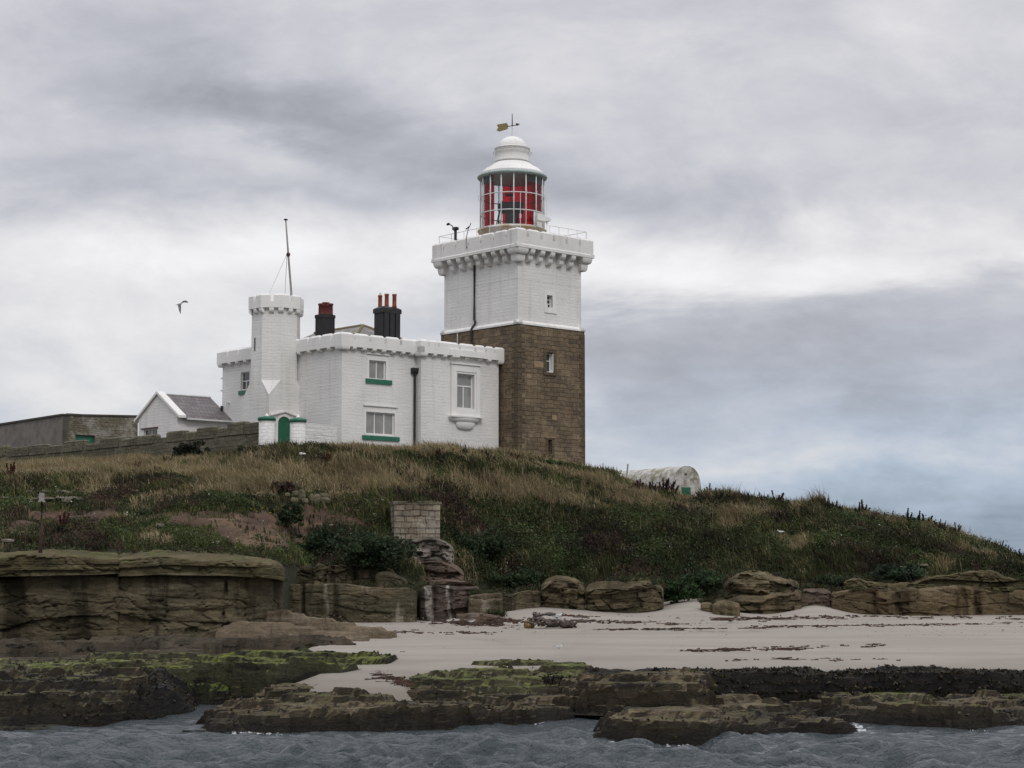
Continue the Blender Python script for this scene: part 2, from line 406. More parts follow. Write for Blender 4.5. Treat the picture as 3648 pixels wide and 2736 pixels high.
def m_clear():
    m, nt, b = newmat('lantern_glass'); o = nt.nodes['Material Output']
    t = nt.nodes.new('ShaderNodeBsdfTransparent'); t.inputs[0].default_value = (.93, .97, .97, 1); g = nt.nodes.new('ShaderNodeBsdfGlossy'); g.inputs['Roughness'].default_value = .05
    f = nt.nodes.new('ShaderNodeFresnel'); f.inputs[0].default_value = 1.45; mx = nt.nodes.new('ShaderNodeMixShader')
    nt.links.new((E(nt, f.outputs[0])*.35+.03).s, mx.inputs[0]); nt.links.new(t.outputs[0], mx.inputs[1]); nt.links.new(g.outputs[0], mx.inputs[2]); nt.links.new(mx.outputs[0], o.inputs[0]); return m
M['clear'] = m_clear()
def m_red():
    m, nt, b = newmat('red_glass'); o = nt.nodes['Material Output']; n = noise(nt, scalev(nt, pos(nt), 7, 7, .4), 1.0, 3, .6)
    t = nt.nodes.new('ShaderNodeBsdfTransparent'); nt.links.new(mixc(nt, n.step(.4, .62), (.74, .012, .022), (.42, .007, .02)), t.inputs[0])
    g = nt.nodes.new('ShaderNodeBsdfDiffuse'); g.inputs[0].default_value = (.32, .006, .016, 1)
    l = nt.nodes.new('ShaderNodeBsdfTranslucent'); l.inputs[0].default_value = (.8, .02, .03, 1)
    m1 = nt.nodes.new('ShaderNodeMixShader'); m1.inputs[0].default_value = .5; nt.links.new(g.outputs[0], m1.inputs[1]); nt.links.new(l.outputs[0], m1.inputs[2])
    mx = nt.nodes.new('ShaderNodeMixShader'); mx.inputs[0].default_value = .20
    nt.links.new(t.outputs[0], mx.inputs[1]); nt.links.new(m1.outputs[0], mx.inputs[2]); nt.links.new(mx.outputs[0], o.inputs[0]); return m
M['red'] = m_red()
def m_rock(name, c1, c2, c3, streak=0, green=0, weed=0, gcol=(.07, .085, .014), pale=0, sc=1.0, wet=0):  # wet: damp low rock, plus riser shade painted into the colour
    m, nt, b = newmat(name); g = geo(nt); p = g.outputs['Position']; nx, ny, nz = sep(nt, g.outputs['Normal'])
    n = noise(nt, p, .55*sc, 6, .62, .3); h = noise(nt, scalev(nt, p, .35, .35, 3.2), 1.0*sc, 6, .65); f = noise(nt, p, 7*sc, 5, .7)
    col = mixc(nt, n.step(.36, .62), c1, c2); col = mixc(nt, h.step(.5, .72), col, c3)
    if pale: col = mixc(nt, (noise(nt, scalev(nt, p, 1.1, .6, .25), .9, 5, .6).step(.56, .68)*pale).s, col, (.30, .27, .22))
    if streak: col = mixc(nt, (noise(nt, scalev(nt, p, .8, .35, .10), 1.0, 6, .62, .3).step(.50, .62)*streak*.85).s, col, tuple(x*.20 for x in c1))
    blo = noise(nt, p, 1.3*sc, 6, .7, .5); col = mixc(nt, (blo.step(.55, .72)*.55).s, col, tuple(x*.32 for x in c1))
    if green:
        gm = (nz*.9+noise(nt, p, .8, 6, .65)*1.5-.95+green).step(.18, .75)
        col = mixc(nt, gm, col, mixc(nt, noise(nt, p, 2.2, 4, .6).step(.4, .65), gcol, tuple(x*.45 for x in gcol)))
    if wet:
        k1 = noise(nt, scalev(nt, p, 1.3, 1.3, 6.0), 1.5, 8, .74, .5); k2 = noise(nt, scalev(nt, p, 1, 1, 2.5), 4.5, 6, .72)
        col = mixc(nt, (k1.step(.54, .66)*.8).s, col, tuple(x*1.45 for x in c3)); col = mixc(nt, (k1.step(.46, .38)*.85).s, col, tuple(x*.14 for x in c1)); col = mixc(nt, (k2.step(.46, .36)*.7).s, col, tuple(x*.12 for x in c1))
    if wet: col = mixc(nt, (nz.step(.86, .50)*.82).s, col, tuple(x*.13 for x in c1))  # riser shade painted in by slope, along with dark weed on steep faces
    if weed:
        wm = noise(nt, scalev(nt, p, .8, 1.3, 2.6), .9, 7, .72, .4).step(.60-weed*.14, .67-weed*.14)
        col = mixc(nt, wm, col, (.010, .009, .006))
    col = mixc(nt, (f.step(.5, .8)*.5).s, col, tuple(x*.35 for x in c1))
    if wet: col = mixc(nt, ((E(nt, sep(nt, p)[2].s)+(n-.5)*.5).step(.50, .12)*.75).s, col, (.012, .011, .009))
    setc(nt, b, col); b.inputs['Roughness'].default_value = .9-.35*wet
    b.inputs['Specular IOR Level'].default_value = .12 if not wet else .2
    bump(nt, b, f*.9+noise(nt, p, 22*sc, 4, .7)*.3+h*1.2+blo*1.5, 1.0, .10); return m
M['cliff'] = m_rock('olive_sandstone_cliff', (.118, .098, .060), (.074, .064, .041), (.165, .140, .092), streak=.95, green=-.55, gcol=(.10, .11, .035))
M['clifftop'] = m_rock('layered_cap_stone', (.120, .098, .056), (.070, .062, .034), (.175, .148, .090), streak=.35, green=-.35, gcol=(.13, .14, .04))
M['cliffpale'] = m_rock('limey_cliff_face', (.125, .100, .062), (.075, .066, .042), (.17, .145, .09), streak=.8, pale=.75)
M['yellowrock'] = m_rock('yellow_sandstone', (.150, .118, .070), (.080, .068, .042), (.235, .190, .120), streak=.7, green=-.6)
M['redrock'] = m_rock('reddish_rock', (.140, .100, .076), (.09, .068, .054), (.19, .145, .115), streak=.4, pale=.35)
M['greyledge'] = m_rock('grey_tidal_rock', (.085, .070, .050), (.045, .038, .028), (.12, .10, .072), streak=.3, green=-.5, weed=.25)
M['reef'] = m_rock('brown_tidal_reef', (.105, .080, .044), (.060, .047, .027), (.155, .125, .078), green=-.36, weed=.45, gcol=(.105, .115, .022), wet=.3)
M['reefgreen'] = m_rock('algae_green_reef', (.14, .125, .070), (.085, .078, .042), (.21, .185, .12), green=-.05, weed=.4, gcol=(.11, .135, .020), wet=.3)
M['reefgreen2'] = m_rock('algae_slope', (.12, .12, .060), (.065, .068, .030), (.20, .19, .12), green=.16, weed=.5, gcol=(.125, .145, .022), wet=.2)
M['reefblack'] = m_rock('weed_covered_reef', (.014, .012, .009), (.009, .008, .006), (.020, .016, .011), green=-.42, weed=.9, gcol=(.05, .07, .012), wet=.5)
def m_sand():
    m, nt, b = newmat('pale_beach_sand'); p = pos(nt)
    n = noise(nt, scalev(nt, p, .10, .55, 1), 1.0, 6, .6); f = noise(nt, p, 5, 5, .7); sp = noise(nt, p, 14, 3, .6)
    x, y, z = sep(nt, p)
    col = mixc(nt, n.step(.36, .66), (.238, .212, .180), (.282, .255, .220)); col = mixc(nt, (f.step(.4, .8)*.25).s, col, (.20, .175, .145))
    col = mixc(nt, (sp.step(.70, .76)*.6).s, col, (.12, .09, .07))
    ln = noise(nt, scalev(nt, p, .22, 1.5, 1), 1.0, 5, .7)
    col = mixc(nt, (ln.step(.60, .70)*.35).s, col, (.185, .16, .13))
    damp = (z*-1.0+noise(nt, p, .3, 3)*.5).step(-1.0, -.55); col = mixc(nt, (damp*.75).s, col, (.15, .13, .105))
    setc(nt, b, col); b.inputs['Roughness'].default_value = .95; bump(nt, b, f*.4+n, .7, .03); return m
M['sand'] = m_sand()
M['pier'] = m_stone('bleached_pier_stone', (.25, .205, .15), (.13, .105, .075), (.34, .30, .24), .47, .30, pale=.55)
def m_soil():
    m, nt, b = newmat('hill_soil'); p = pos(nt); n = noise(nt, p, .5, 6, .6); f = noise(nt, p, 3.5, 5, .7); g = noise(nt, p, 1.3, 5, .65)
    at = nt.nodes.new('ShaderNodeAttribute'); at.attribute_name = 'Col'
    col = mixc(nt, (f.step(.42, .7)*.55).s, at.outputs['Color'], (.020, .016, .010)); col = mixc(nt, (g.step(.56, .7)*.35).s, col, (.12, .085, .05))
    setc(nt, b, col); b.inputs['Roughness'].default_value = 1; bump(nt, b, f+n, 1, .15); return m
M['soil'] = m_soil()
def m_leaf(name, rough=.75, tl=.25):
    m, nt, b = newmat(name); at = nt.nodes.new('ShaderNodeAttribute'); at.attribute_name = 'Col'; o = nt.nodes['Material Output']
    nt.links.new(at.outputs['Color'], b.inputs['Base Color']); b.inputs['Roughness'].default_value = rough; b.inputs['Specular IOR Level'].default_value = .2
    t = nt.nodes.new('ShaderNodeBsdfTranslucent'); nt.links.new(at.outputs['Color'], t.inputs[0]); mx = nt.nodes.new('ShaderNodeMixShader'); mx.inputs[0].default_value = tl
    nt.links.new(b.outputs[0], mx.inputs[1]); nt.links.new(t.outputs[0], mx.inputs[2]); nt.links.new(mx.outputs[0], o.inputs[0]); return m
M['leaf'] = m_leaf('foliage')
M['weed'] = m_leaf('wet_seaweed', .35, .05)
M['stonebit'] = plain('scattered_stone', (.165, .142, .112), .9, .3, 2.5, .03)
M['bird'] = m_leaf('plumage', .8, .0)
def m_sea():
    m, nt, b = newmat('sea_water'); p = pos(nt)
    setc(nt, b, (.040, .052, .058)); b.inputs['Roughness'].default_value = .06; b.inputs['IOR'].default_value = 1.33
    n1 = noise(nt, scalev(nt, p, 1.0, 1.9, 1), 2.2, 6, .62, .5); n2 = noise(nt, scalev(nt, p, 1, 1.5, 1), 9.0, 4, .6)
    bump(nt, b, n1*1.0+n2*.35, 1.0, .20); return m
M['sea'] = m_sea()
M['foam'] = plain('sea_foam', (.42, .43, .44), .8, .1, 9, .01)
# ---------------------------------------------------------------- common directions of the buildings
RA = radians(47.8); U = np.array([sin(RA), cos(RA)]); V_ = np.array([-cos(RA), sin(RA)])
def arc(b0, z0, b1, z1, n=5, kind='out'):
    """quarter-round points from (b0,z0) to (b1,z1)"""
    r = []
    for i in range(n+1):
        t = pi/2*i/n
        r.append((b0+(b1-b0)*sin(t), z0+(z1-z0)*(1-cos(t))) if kind == 'out' else (b0+(b1-b0)*(1-cos(t)), z0+(z1-z0)*sin(t)))
    return r
def corbel_prof(z1, tiers, b0=-.05):
    """stepped quarter-round bracket seen from the side: tiers of (projection, height)"""
    pts = [(b0, z1)]; z = z1
    for i, (pr, h) in enumerate(tiers):
        nx = tiers[i+1][0] if i+1 < len(tiers) else 0
        pts.append((pr, z)); pts.append((pr, z-h*.35))
        pts += [(pr-(pr-nx)*(1-cos(pi/2*k/4)), z-h*.35-h*.65*sin(pi/2*k/4)) for k in range(1, 5)]
        z -= h
    pts.append((b0, z)); return pts
def corner_corbel(F1, F2, z1, tiers, w):
    """bracket wrapping an outer corner at F1.o==F2.o ; a block, chamfered and rounded under"""
    m = MB(); z = z1
    C = F1.o; o1, o2 = F1.out, F2.out; a1, a2 = F1.al, F2.al
    for i, (pr, h) in enumerate(tiers):
        ww = w*(1-.22*i)
        rings = []
        for k in range(6):
            t = k/5; s = 1-.32*(1-cos(pi/2*t)) if k else 1; zz = z-h*(.3*min(1, t*5) if k < 2 else .3+.7*sin(pi/2*(t-.2)/.8))
            if k == 0: zz = z
            p = pr*s; q = ww*s; ch = .22*p
            # plan polygon: along face 1, corner (chamfered), along face 2, back inside
            pl = [C+a1*q+o1*-.1, C+a1*q+o1*p, C+a1*(-p+ch)+o1*p, C+a2*(-p+ch)+o2*p, C+a2*q+o2*p, C+a2*q+o2*-.1, C+a1*.1+a2*.1]
            rings.append([(x, y, zz) for x, y in pl])
        n = 7; vs = [v for r in rings for v in r]; fs = [tuple(range(n))]+[tuple((5*n+j) for j in range(n))[::-1]]
        for k in range(5):
            for j in range(n): fs.append((k*n+(j+1) % n, k*n+j, (k+1)*n+j, (k+1)*n+(j+1) % n))
        m.add(vs, fs); z -= h
    return m
def merlon_run(m, F, a0, a1, bo, bi, z0, zs, zt, slots, sw, corner0=False, corner1=False):
    """parapet wall along a: solid to zs, merlons to zt between slots centred at `slots` of width sw"""
    m.box(F, a0, a1, bi, bo, z0, zs)
    ed = [a0]
    for s in sorted(slots): ed += [s-sw/2, s+sw/2]
    ed.append(a1)
    for i in range(0, len(ed), 2):
        p, q = ed[i], ed[i+1]
        if q-p > .06: m.box(F, p, q, bi, bo-.004, zs, zt, inset=min(.12, (q-p)/3, (bo-bi)/3), cap=min(.13, (zt-zs)*.4))
def window(parent, F, r, b, nv=1, hz=(), fw=.06, pane='pane', frame='smooth', name='window'):
    """sash set back at b in the opening r=(a0,a1,z0,z1); nv vertical bars, hz heights (0..1) of transoms"""
    a0, a1, z0, z1 = r; m = MB()
    m.box(F, a0, a0+fw, b-.06, b, z0, z1); m.box(F, a1-fw, a1, b-.06, b, z0, z1)
    m.box(F, a0+fw, a1-fw, b-.06, b-.002, z0, z0+fw); m.box(F, a0+fw, a1-fw, b-.06, b-.002, z1-fw, z1)
    tz = z0+(z1-z0)*(hz[0] if hz else 1)
    for h in hz: m.box(F, a0+fw, a1-fw, b-.06, b-.003, z0+(z1-z0)*h-fw*.5, z0+(z1-z0)*h+fw*.5)
    for k in range(nv):
        x = a0+(a1-a0)*(k+1)/(nv+1); m.box(F, x-fw*.5, x+fw*.5, b-.06, b-.004, z0+fw, (tz-fw*.5) if hz else z1-fw)
    w = m.obj(name, M[frame], parent)
    xs = [a0+fw]+[a0+(a1-a0)*(k+1)/(nv+1) for k in range(nv)]+[a1-fw]
    for k in range(len(xs)-1):
        MB().box(F, xs[k], xs[k+1]-(.001 if k < len(xs)-2 else 0), b-.05, b-.035, z0+fw, tz if hz else z1-fw).obj('pane', M[pane], w)
    if hz: MB().box(F, a0+fw, a1-fw, b-.05, b-.035, tz+.001, z1-fw).obj('pane', M[pane], w)
    return w
# ================================================================ LIGHTHOUSE
T0 = W(1845, 1150, 120)[:2]
FU = Fr(T0, U, -V_); FV = Fr(T0, V_, -U)
LU = FU.hit(2083, 1400)[0]; LV = FV.hit(1571, 1188)[0]
zS = FU.hit(1845, 1153)[1]
lh = thing('lighthouse', 'tall square white and brown stone lighthouse tower with red glazed lantern on top', 'lighthouse', (*(T0+U*LU/2+V_*LV/2), 8.5))
ins = .16
GU = Fr(T0+U*ins+V_*ins, U, -V_); GV = Fr(GU.o, V_, -U); lu = LU-2*ins; lv = LV-2*ins     # white shaft
OV = .62
HU = Fr(GU.o-(U+V_)*OV, U, -V_); HV = Fr(HU.o, V_, -U); hu = lu+2*OV; hv = lv+2*OV         # parapet outline
zT = HU.hit(1836, 806)[1]; zSl = HU.hit(1836, 838)[1]; zSt = HU.hit(1836, 864)[1]; zB = HU.hit(1836, 876)[1]; zC1 = HU.hit(1836, 898)[1]; zC2 = HU.hit(1836, 924)[1]
# stone lower half, with the two window openings cut through its right face
r1 = FU.rect(1946, 1972, 1256, 1327); r2 = FU.rect(1952, 1966, 1566, 1617)
m = MB(); m.wall(FU, 0, LU, 5.5, zS, [r1, r2], .45); m.wall(FV, LV, 0, 5.5, zS)
BU = Fr(T0+V_*LV, U, V_); BV = Fr(T0+U*LU, V_, U); m.wall(BU, LU, 0, 5.5, zS); m.wall(BV, 0, LV, 5.5, zS)
m.obj('stone_base', M['stone'], lh)
# quoins at the near corner and right edge
m = MB(); m2 = MB(); z = 6.0; k = 0
while z < zS-.35:
    h = .34; la, lb = (.62, .36) if k % 2 else (.36, .62)
    m.box(FU, -.018, la, -.05, .018, z+.006, z+h); m.box(FV, -.012, lb, -.05, .016, z+.006, z+h)
    m2.box(FU, LU-(.5 if k % 2 else .3), LU+.016, -.3, .016, z+.006, z+h)
    z += h; k += 1
m.obj('quoins', M['quoin'], lh); m2.obj('quoins', M['quoin'], lh)
for nm, r, mm, pn in (('window', r1, 'smooth', 'panedark'),):
    w = window(lh, FU, (r[0]+.03, r[1]-.05, r[2]+.04, r[3]-.04), -.30, 0, (.6,), .05, pn, 'smooth')
    MB().box(FU, r[1]-.05, r[1]-.004, -.44, -.01, r[2]+.05, r[3]-.05).box(FU, r[0]+.004, r[1]-.05, -.42, -.01, r[2]+.003, r[2]+.045).box(FU, r[0]+.004, r[0]+.03, -.42, -.02, r[2]+.05, r[3]-.05).obj('reveal', M['smooth'], w)
w = MB().box(FU, r2[0], r2[1], -.44, -.40, r2[2], r2[3]).obj('window', M['panedark'], lh)
# dressed surrounds, projecting a little
def surround(F, r, t, pr, mat, par, name='surround', sill=.0):
    a0, a1, z0, z1 = r; m = MB()
    m.box(F, a0-t, a0, -.05, pr, z0, z1); m.box(F, a1, a1+t, -.05, pr, z0, z1); m.box(F, a0-t, a1+t, -.05, pr+.002, z1, z1+t)
    m.box(F, a0-t-sill, a1+t+sill, -.05, pr+.03, z0-t*.8, z0)
    return m.obj(name, M[mat], par)
surround(FU, r1, .26, .04, 'quoin', lh); surround(FU, r2, .2, .035, 'quoin', lh)
MB().box(FU, *FU.rect(1939, 1978, 1556, 1560)[:2], -.02, .07, *FU.rect(1939, 1978, 1556, 1560)[2:]).obj('drip_stone', M['patch'], lh)
for q in ((1904, 1937, 1287, 1308), (1967, 1983, 1478, 1496), (1877, 1892, 1334, 1346)):
    MB().box(FU, *FU.rect(*q)[:2], -.02, .010, *FU.rect(*q)[2:]).obj('replacement_stone', M['patch'], lh)
# white string course
m = MB(); sc = .30
for F, L in ((FU, LU), (FV, LV), (BU, LU), (BV, LV)):
    m.prism(F, [(-.4, zS), (.05, zS), (.05, zS+.12), (-.02, zS+.16), (-ins+.01, zS+sc), (-.4, zS+sc)], -.05, L+.05)
m.obj('string_course', M['smooth'], lh)
# white upper shaft
rw = GU.rect(1948, 1968, 1052, 1096)
m = MB(); m.wall(GU, 0, lu, zS, zB, [rw], .35); m.wall(GV, lv, 0, zS, zB)
m.wall(Fr(GU.o+V_*lv, U, V_), lu, 0, zS, zB); m.wall(Fr(GU.o+U*lu, V_, U), 0, lv, zS, zB)
m.obj('white_shaft', M['washt'], lh)
w = window(lh, GU, rw, -.22, 1, (.33, .66), .05, 'panedark', 'smooth')
surround(GU, rw, .24, .025, 'smooth', lh)
rs = GU.rect(1939, 1982, 1106, 1116); MB().box(GU, rs[0], rs[1], -.02, .06, rs[2], rs[3]).obj('sill', M['smooth'], w)
# thin lightning strip round the shaft and down the faces
m = MB(); zz = GU.hit(1840, 991)[1]; m.box(GU, 0, lu, -.01, .012, zz, zz+.025); m.box(GV, 0, lv, -.01, .012, zz, zz+.025)
a = GU.hit(1981, 950)[0]; m.box(GU, a, a+.02, -.01, .014, zz, zB-.3)
a = GV.hit(1633, 1100)[0]; m.box(GV, a, a+.025, -.01, .014, zS, zB-.3)
m.obj('lightning_strip', M['chan'], lh)
a = FV.hit(1631, 1210)[0]; MB().box(FV, a, a+.035, .0, .05, 13.5, zS+.1).obj('cable', M['smooth'], lh)
# drain pipe on the left face
a = GV.hit(1693, 1050)[0]
MB().tube([GV.P(a, .09, zC2+.3), GV.P(a, .09, zS+.75), GV.P(a-.12, .10, zS+.55), GV.P(a-.12, .14, zS+.4), GV.P(a+.1, .26, zS+.1), GV.P(a+.06, .26, 12.5)], .085, 8).obj('drain_pipe', M['iron'], lh)
# parapet
m = MB(); th = .42
slU = [HU.hit(x, 830)[0] for x in (1881, 1929.5, 1974, 2019, 2066)]; slV = [HV.hit(x, 830)[0] for x in (1802, 1756, 1711, 1666, 1622, 1579)]
merlon_run(m, HU, 0, hu, 0, -th, zSt, zSl, zT, slU, .22); merlon_run(m, HV, th, hv-th, 0, -th, zSt, zSl, zT, slV, .22)
HB = Fr(HU.o+V_*hv, U, V_); HC = Fr(HU.o+U*hu, V_, U)
merlon_run(m, HB, 0, hu, 0, -th, zSt, zSl, zT, [hu*k/6 for k in range(1, 6)], .22); merlon_run(m, HC, th, hv-th, 0, -th, zSt, zSl, zT, [hv*k/7 for k in range(1, 7)], .22)
for F, L in ((HU, hu), (HV, hv), (HB, hu), (HC, hv)):
    m.prism(F, [(-.3, zB), (.05, zB), (.055, zSt-.05), (.0, zSt+.03), (-.3, zSt+.03)], -.05, L+.05)
m.box(HU, .3, hu-.3, -hv+.3, -.3, zB, zB+.3)
m.obj('parapet', M['smooth2'], lh)
tw = [(OV+.02, zB-zC1), (OV*.62, zC1-zC2)]
cU = [GU.hit(x, 895, .5)[0] for x in (1895, 1931, 1966, 2005, 2040)]; cV = [GV.hit(x, 895, .5)[0] for x in (1792, 1761, 1728, 1698, 1667, 1636, 1604)]
for F, cs in ((GU, cU), (GV, cV), (Fr(GU.o+V_*lv, U, V_), [lu*k/6 for k in range(1, 6)]), (Fr(GU.o+U*lu, V_, U), [lv*k/8 for k in range(1, 8)])):
    for c in cs: MB().prism(F, corbel_prof(zB+.02, tw), c-.19, c+.19).obj('corbel', M['smooth2'], lh)
for (o, a1, a2) in ((GU.o, U, V_), (GU.o+U*lu, -U, V_), (GU.o+V_*lv, U, -V_), (GU.o+U*lu+V_*lv, -U, -V_)):
    corner_corbel(Fr(o, a1, -a2), Fr(o, a2, -a1), zB, [(OV+.02, zB-zC1), (OV*.62, zC1-zC2)], .42).obj('corbel', M['smooth2'], lh)
# railings on the platform
m = MB(); zr = zT+.55
def rail(F, a0, a1, n, b=-.35):
    m.tube([F.P(a0, b, zr), F.P(a1, b, zr)], .022, 5); m.tube([F.P(a0, b, zr-.5), F.P(a1, b, zr-.5)], .018, 5)
    for k in range(n+1): a = a0+(a1-a0)*k/n; m.tube([F.P(a, b, zSl), F.P(a, b, zr+.02)], .02, 5)
rail(HV, hv*.36, hv-.35, 4); rail(HU, hu*.46, hu-.35, 4); rail(HB, .35, hu-.35, 4); rail(HC, .35, hv-.35, 5)
m.obj('railing', M['chan'], lh)
# ---- lantern
LC = GU.o+U*lu/2+V_*lv/2
def zc(py, px=1820): return W(px, py, LC[1])[2]
pxm = 6433/LC[1]
dR = lambda w: w/2/pxm
g0, g1 = zc(822), zc(640); Rg = dR(232); c = (LC[0], LC[1])
m = MB(); m.lathe(c, [(Rg+.12, zSl-.2), (Rg+.12, zc(829)), (Rg+.2, zc(828)), (Rg+.2, zc(823)), (Rg+.02, zc(820)), (Rg-.3, zc(820))], 48); m.obj('lantern_base', M['rustwhite'], lh, True)
fr = MB(); nb = 16; ph = 2*pi/nb*.12-pi/2
for k in range(nb):
    t = ph+2*pi*k/nb; x, y = c[0]+Rg*cos(t), c[1]+Rg*sin(t); fr.tube([(x, y, g0-.02), (x, y, g1+.1)], .045, 6)
hh = [g0+(g1-g0)*q for q in (.01, .30, .635)]
for z in hh: fr.tube([(c[0]+Rg*cos(2*pi*k/64), c[1]+Rg*sin(2*pi*k/64), z) for k in range(65)], .04, 6)
# handholds
for k in range(nb):
    t = ph+2*pi*k/nb; R2 = Rg+.13; z = hh[2]
    fr.tube([(c[0]+Rg*cos(t), c[1]+Rg*sin(t), z+.18), (c[0]+R2*cos(t), c[1]+R2*sin(t), z+.18), (c[0]+R2*cos(t), c[1]+R2*sin(t), z-.16), (c[0]+Rg*cos(t), c[1]+Rg*sin(t), z-.16)], .014, 4)
fro = fr.obj('lantern_frame', M['chan'], lh, True)
MB().lathe(c, [(Rg-.03, g0), (Rg-.03, g1+.1)], 64, close=False).obj('glass', M['clear'], lh, True)
# angles (measured from the direction to the viewer, positive to the right)
base = math.atan2(-LC[1], -LC[0])
def A(px, R, front=True):
    x = (px-1820)/pxm/R; x = max(-.999, min(.999, x)); s = math.asin(x); return base+s if front else base+pi-s
def shell(R, p0, p1, z0, z1, mat, name, front=True, par=lh):
    a, b2 = sorted((A(p0, R, front), A(p1, R, front))); n = max(3, int((b2-a)/.06))
    return MB().lathe(c, [(R, z0), (R, z1)], n, a, b2).obj(name, M[mat], par, True)
zd = W(1820, 664, LC[1]+2.1)[2]; Rr = Rg-.16
zf_ = zc(665)
shell(Rr, 1719, 1753, g0, zf_, 'red', 'red_panel'); shell(Rr, 1868, 1924, g0, zf_, 'red', 'red_panel')
shell(Rr, 1712, 1753, zf_, g1, 'dark', 'blind'); shell(Rr, 1868, 1932, zf_, g1, 'dark', 'blind')
shell(Rr, 1722, 1754, g0, zd, 'red', 'red_panel', False); shell(Rr, 1784, 1925, g0, zd, 'red', 'red_panel', False)
MB().lathe(c, [(Rr+.02, zd), (Rr+.02, g1+.1)], 48, close=False).obj('blind', M['dark'], lh, True)
MB().lathe(c, [(Rr, g1), (.02, g1+.05)], 32).obj('lantern_ceiling', M['dark'], lh, True)
sh = MB(); sh.lathe(c, [(Rg-.012, g0), (Rg-.012, hh[1])], 12, A(1897, Rg), A(1934, Rg)); sh.obj('blank_panel', M['chan'], lh, True)
# optic on its pedestal
op = MB(); Fo = Fr(LC, [1, 0], [0, -1])
X = lambda px: (px-1824)/pxm-LC[0]
ob = MB(); ob.box(Fo, X(1786), X(1866), -.45, .45, zc(756), zc(723)); ob.box(Fo, X(1772), X(1790), -.3, .35, zc(750), zc(728)); ob.box(Fo, X(1782), X(1792), -.3, .3, zc(728), zc(719))
ob.box(Fo, X(1799), X(1833), -.4, .4, g0, zc(756)); ob.box(Fo, X(1799), X(1831), -.3, .3, zc(697), zc(692))
ob.box(Fo, X(1833), X(1849), -.3, .3, g0, zc(752)); op_o = ob.obj('optic', M['dark'], lh)
for x in (X(1738), X(1754), X(1776)):
    pass
lad = MB()
for x0, x1 in ((1763, 1778), (1770, 1780), (1778, 1788)): lad.tube([Fo.P(X(x0), .3, g0), Fo.P(X(x1), .3, zc(756))], .035, 5)
for q in (.25, .5, .75): lad.tube([Fo.P(X(1764+10*q), .3, g0+q*.8), Fo.P(X(1786), .3, g0+q*.8-.1)], .03, 5)
lad.obj('optic_stand', M['dark'], lh)
# roof, vent drum, dome
ze = zc(640)
m = MB(); m.lathe(c, [(Rg-.05, ze-.02), (dR(250), ze+.02), (dR(256), ze+.10), (dR(254), ze+.18), (dR(244), ze+.26)], 64); m.obj('lantern_gutter', M['teal'], lh, True)
m = MB(); m.lathe(c, [(dR(246), ze+.24), (dR(228), ze+.42), (dR(205), ze+.62), (dR(196), ze+.72), (dR(160), ze+.90), (dR(128), zc(582)-.02), (.1, zc(582))], 64); m.obj('lantern_roof', M['smooth'], lh, True)
m = MB(); m.lathe(c, [(dR(116), zc(586)), (dR(116), zc(580)), (dR(128), zc(580)), (dR(129), zc(576)), (dR(126), zc(574)), (dR(126), zc(534)), (dR(130), zc(533)), (dR(130), zc(530)), (dR(118), zc(527)), (dR(108), zc(526))], 56); m.obj('vent_drum', M['smooth2'], lh, True)
zd0, zd1 = zc(527), zc(487); Rd = dR(106)
m = MB(); m.lathe(c, [(Rd*cos(t), zd0+(zd1-zd0)*sin(t)) for t in np.linspace(0, pi/2-.04, 14)]+[(.05, zd1+.02)], 48); m.obj('dome', M['smooth'], lh, True)
m = MB()
for R, z, n in ((dR(140), zc(546), 8), (dR(192), zc(606), 12)):
    m.tube([(c[0]+R*cos(2*pi*k/48), c[1]+R*sin(2*pi*k/48), z) for k in range(49)], .018, 5)
    for k in range(n):
        t = 2*pi*k/n; m.tube([(c[0]+R*cos(t), c[1]+R*sin(t), z), (c[0]+(R-.02)*cos(t), c[1]+(R-.02)*sin(t), z-.28 if R > 1.6 else z-.02), (c[0]+(R-.18)*cos(t), c[1]+(R-.18)*sin(t), z-.3 if R > 1.6 else z+.14)], .015, 4)
m.obj('grab_rail', M['chan'], lh, True)
# weather vane: gilt arrow, feathers to the left
wv_ = MB(); wv_.tube([(c[0], c[1], zd1-.05), (c[0], c[1], zc(447))], .05, 6, .035); wv = wv_.obj('weather_vane', M['chan'], lh)
MB().tube([(c[0], c[1], zc(450)), (c[0], c[1], zc(405))], .045, 6, .022).obj('spindle', M['rust'], wv)
Fw = Fr(LC, [.985, -.17], [-.17, -.985]); zz = lambda y: zc(y, 1800)
X2 = lambda px: (px-1820)/pxm
m = MB()
feather = [(X2(1806), zc(448)), (X2(1802), zc(441)), (X2(1796), zc(438.5)), (X2(1762), zc(443)), (X2(1768), zc(452)), (X2(1762), zc(463)), (X2(1768), zc(464.5)), (X2(1771), zc(467)), (X2(1803), zc(459)), (X2(1804), zc(453))]
m.face(Fw, feather, -.025, .025)
for k in range(6):
    x = 1766+k*6; m.face(Fw, [(X2(x), zc(443.5-k*.7)), (X2(x+2), zc(440.3-k*.7)), (X2(x+5), zc(440-k*.7)), (X2(x+5), zc(442-k*.7))], -.02, .02)
m.obj('arrow_tail', M['brass'], wv)
m = MB(); m.tube([Fw.P(X2(1804), 0, zc(450)), Fw.P(X2(1832), 0, zc(446.5))], .03, 5)
m.face(Fw, [(X2(1828), zc(449)), (X2(1833), zc(445)), (X2(1835), zc(439)), (X2(1848), zc(443.5)), (X2(1838), zc(449)), (X2(1833), zc(446.8))], -.03, .03); m.obj('arrow_head', M['rust'], wv)
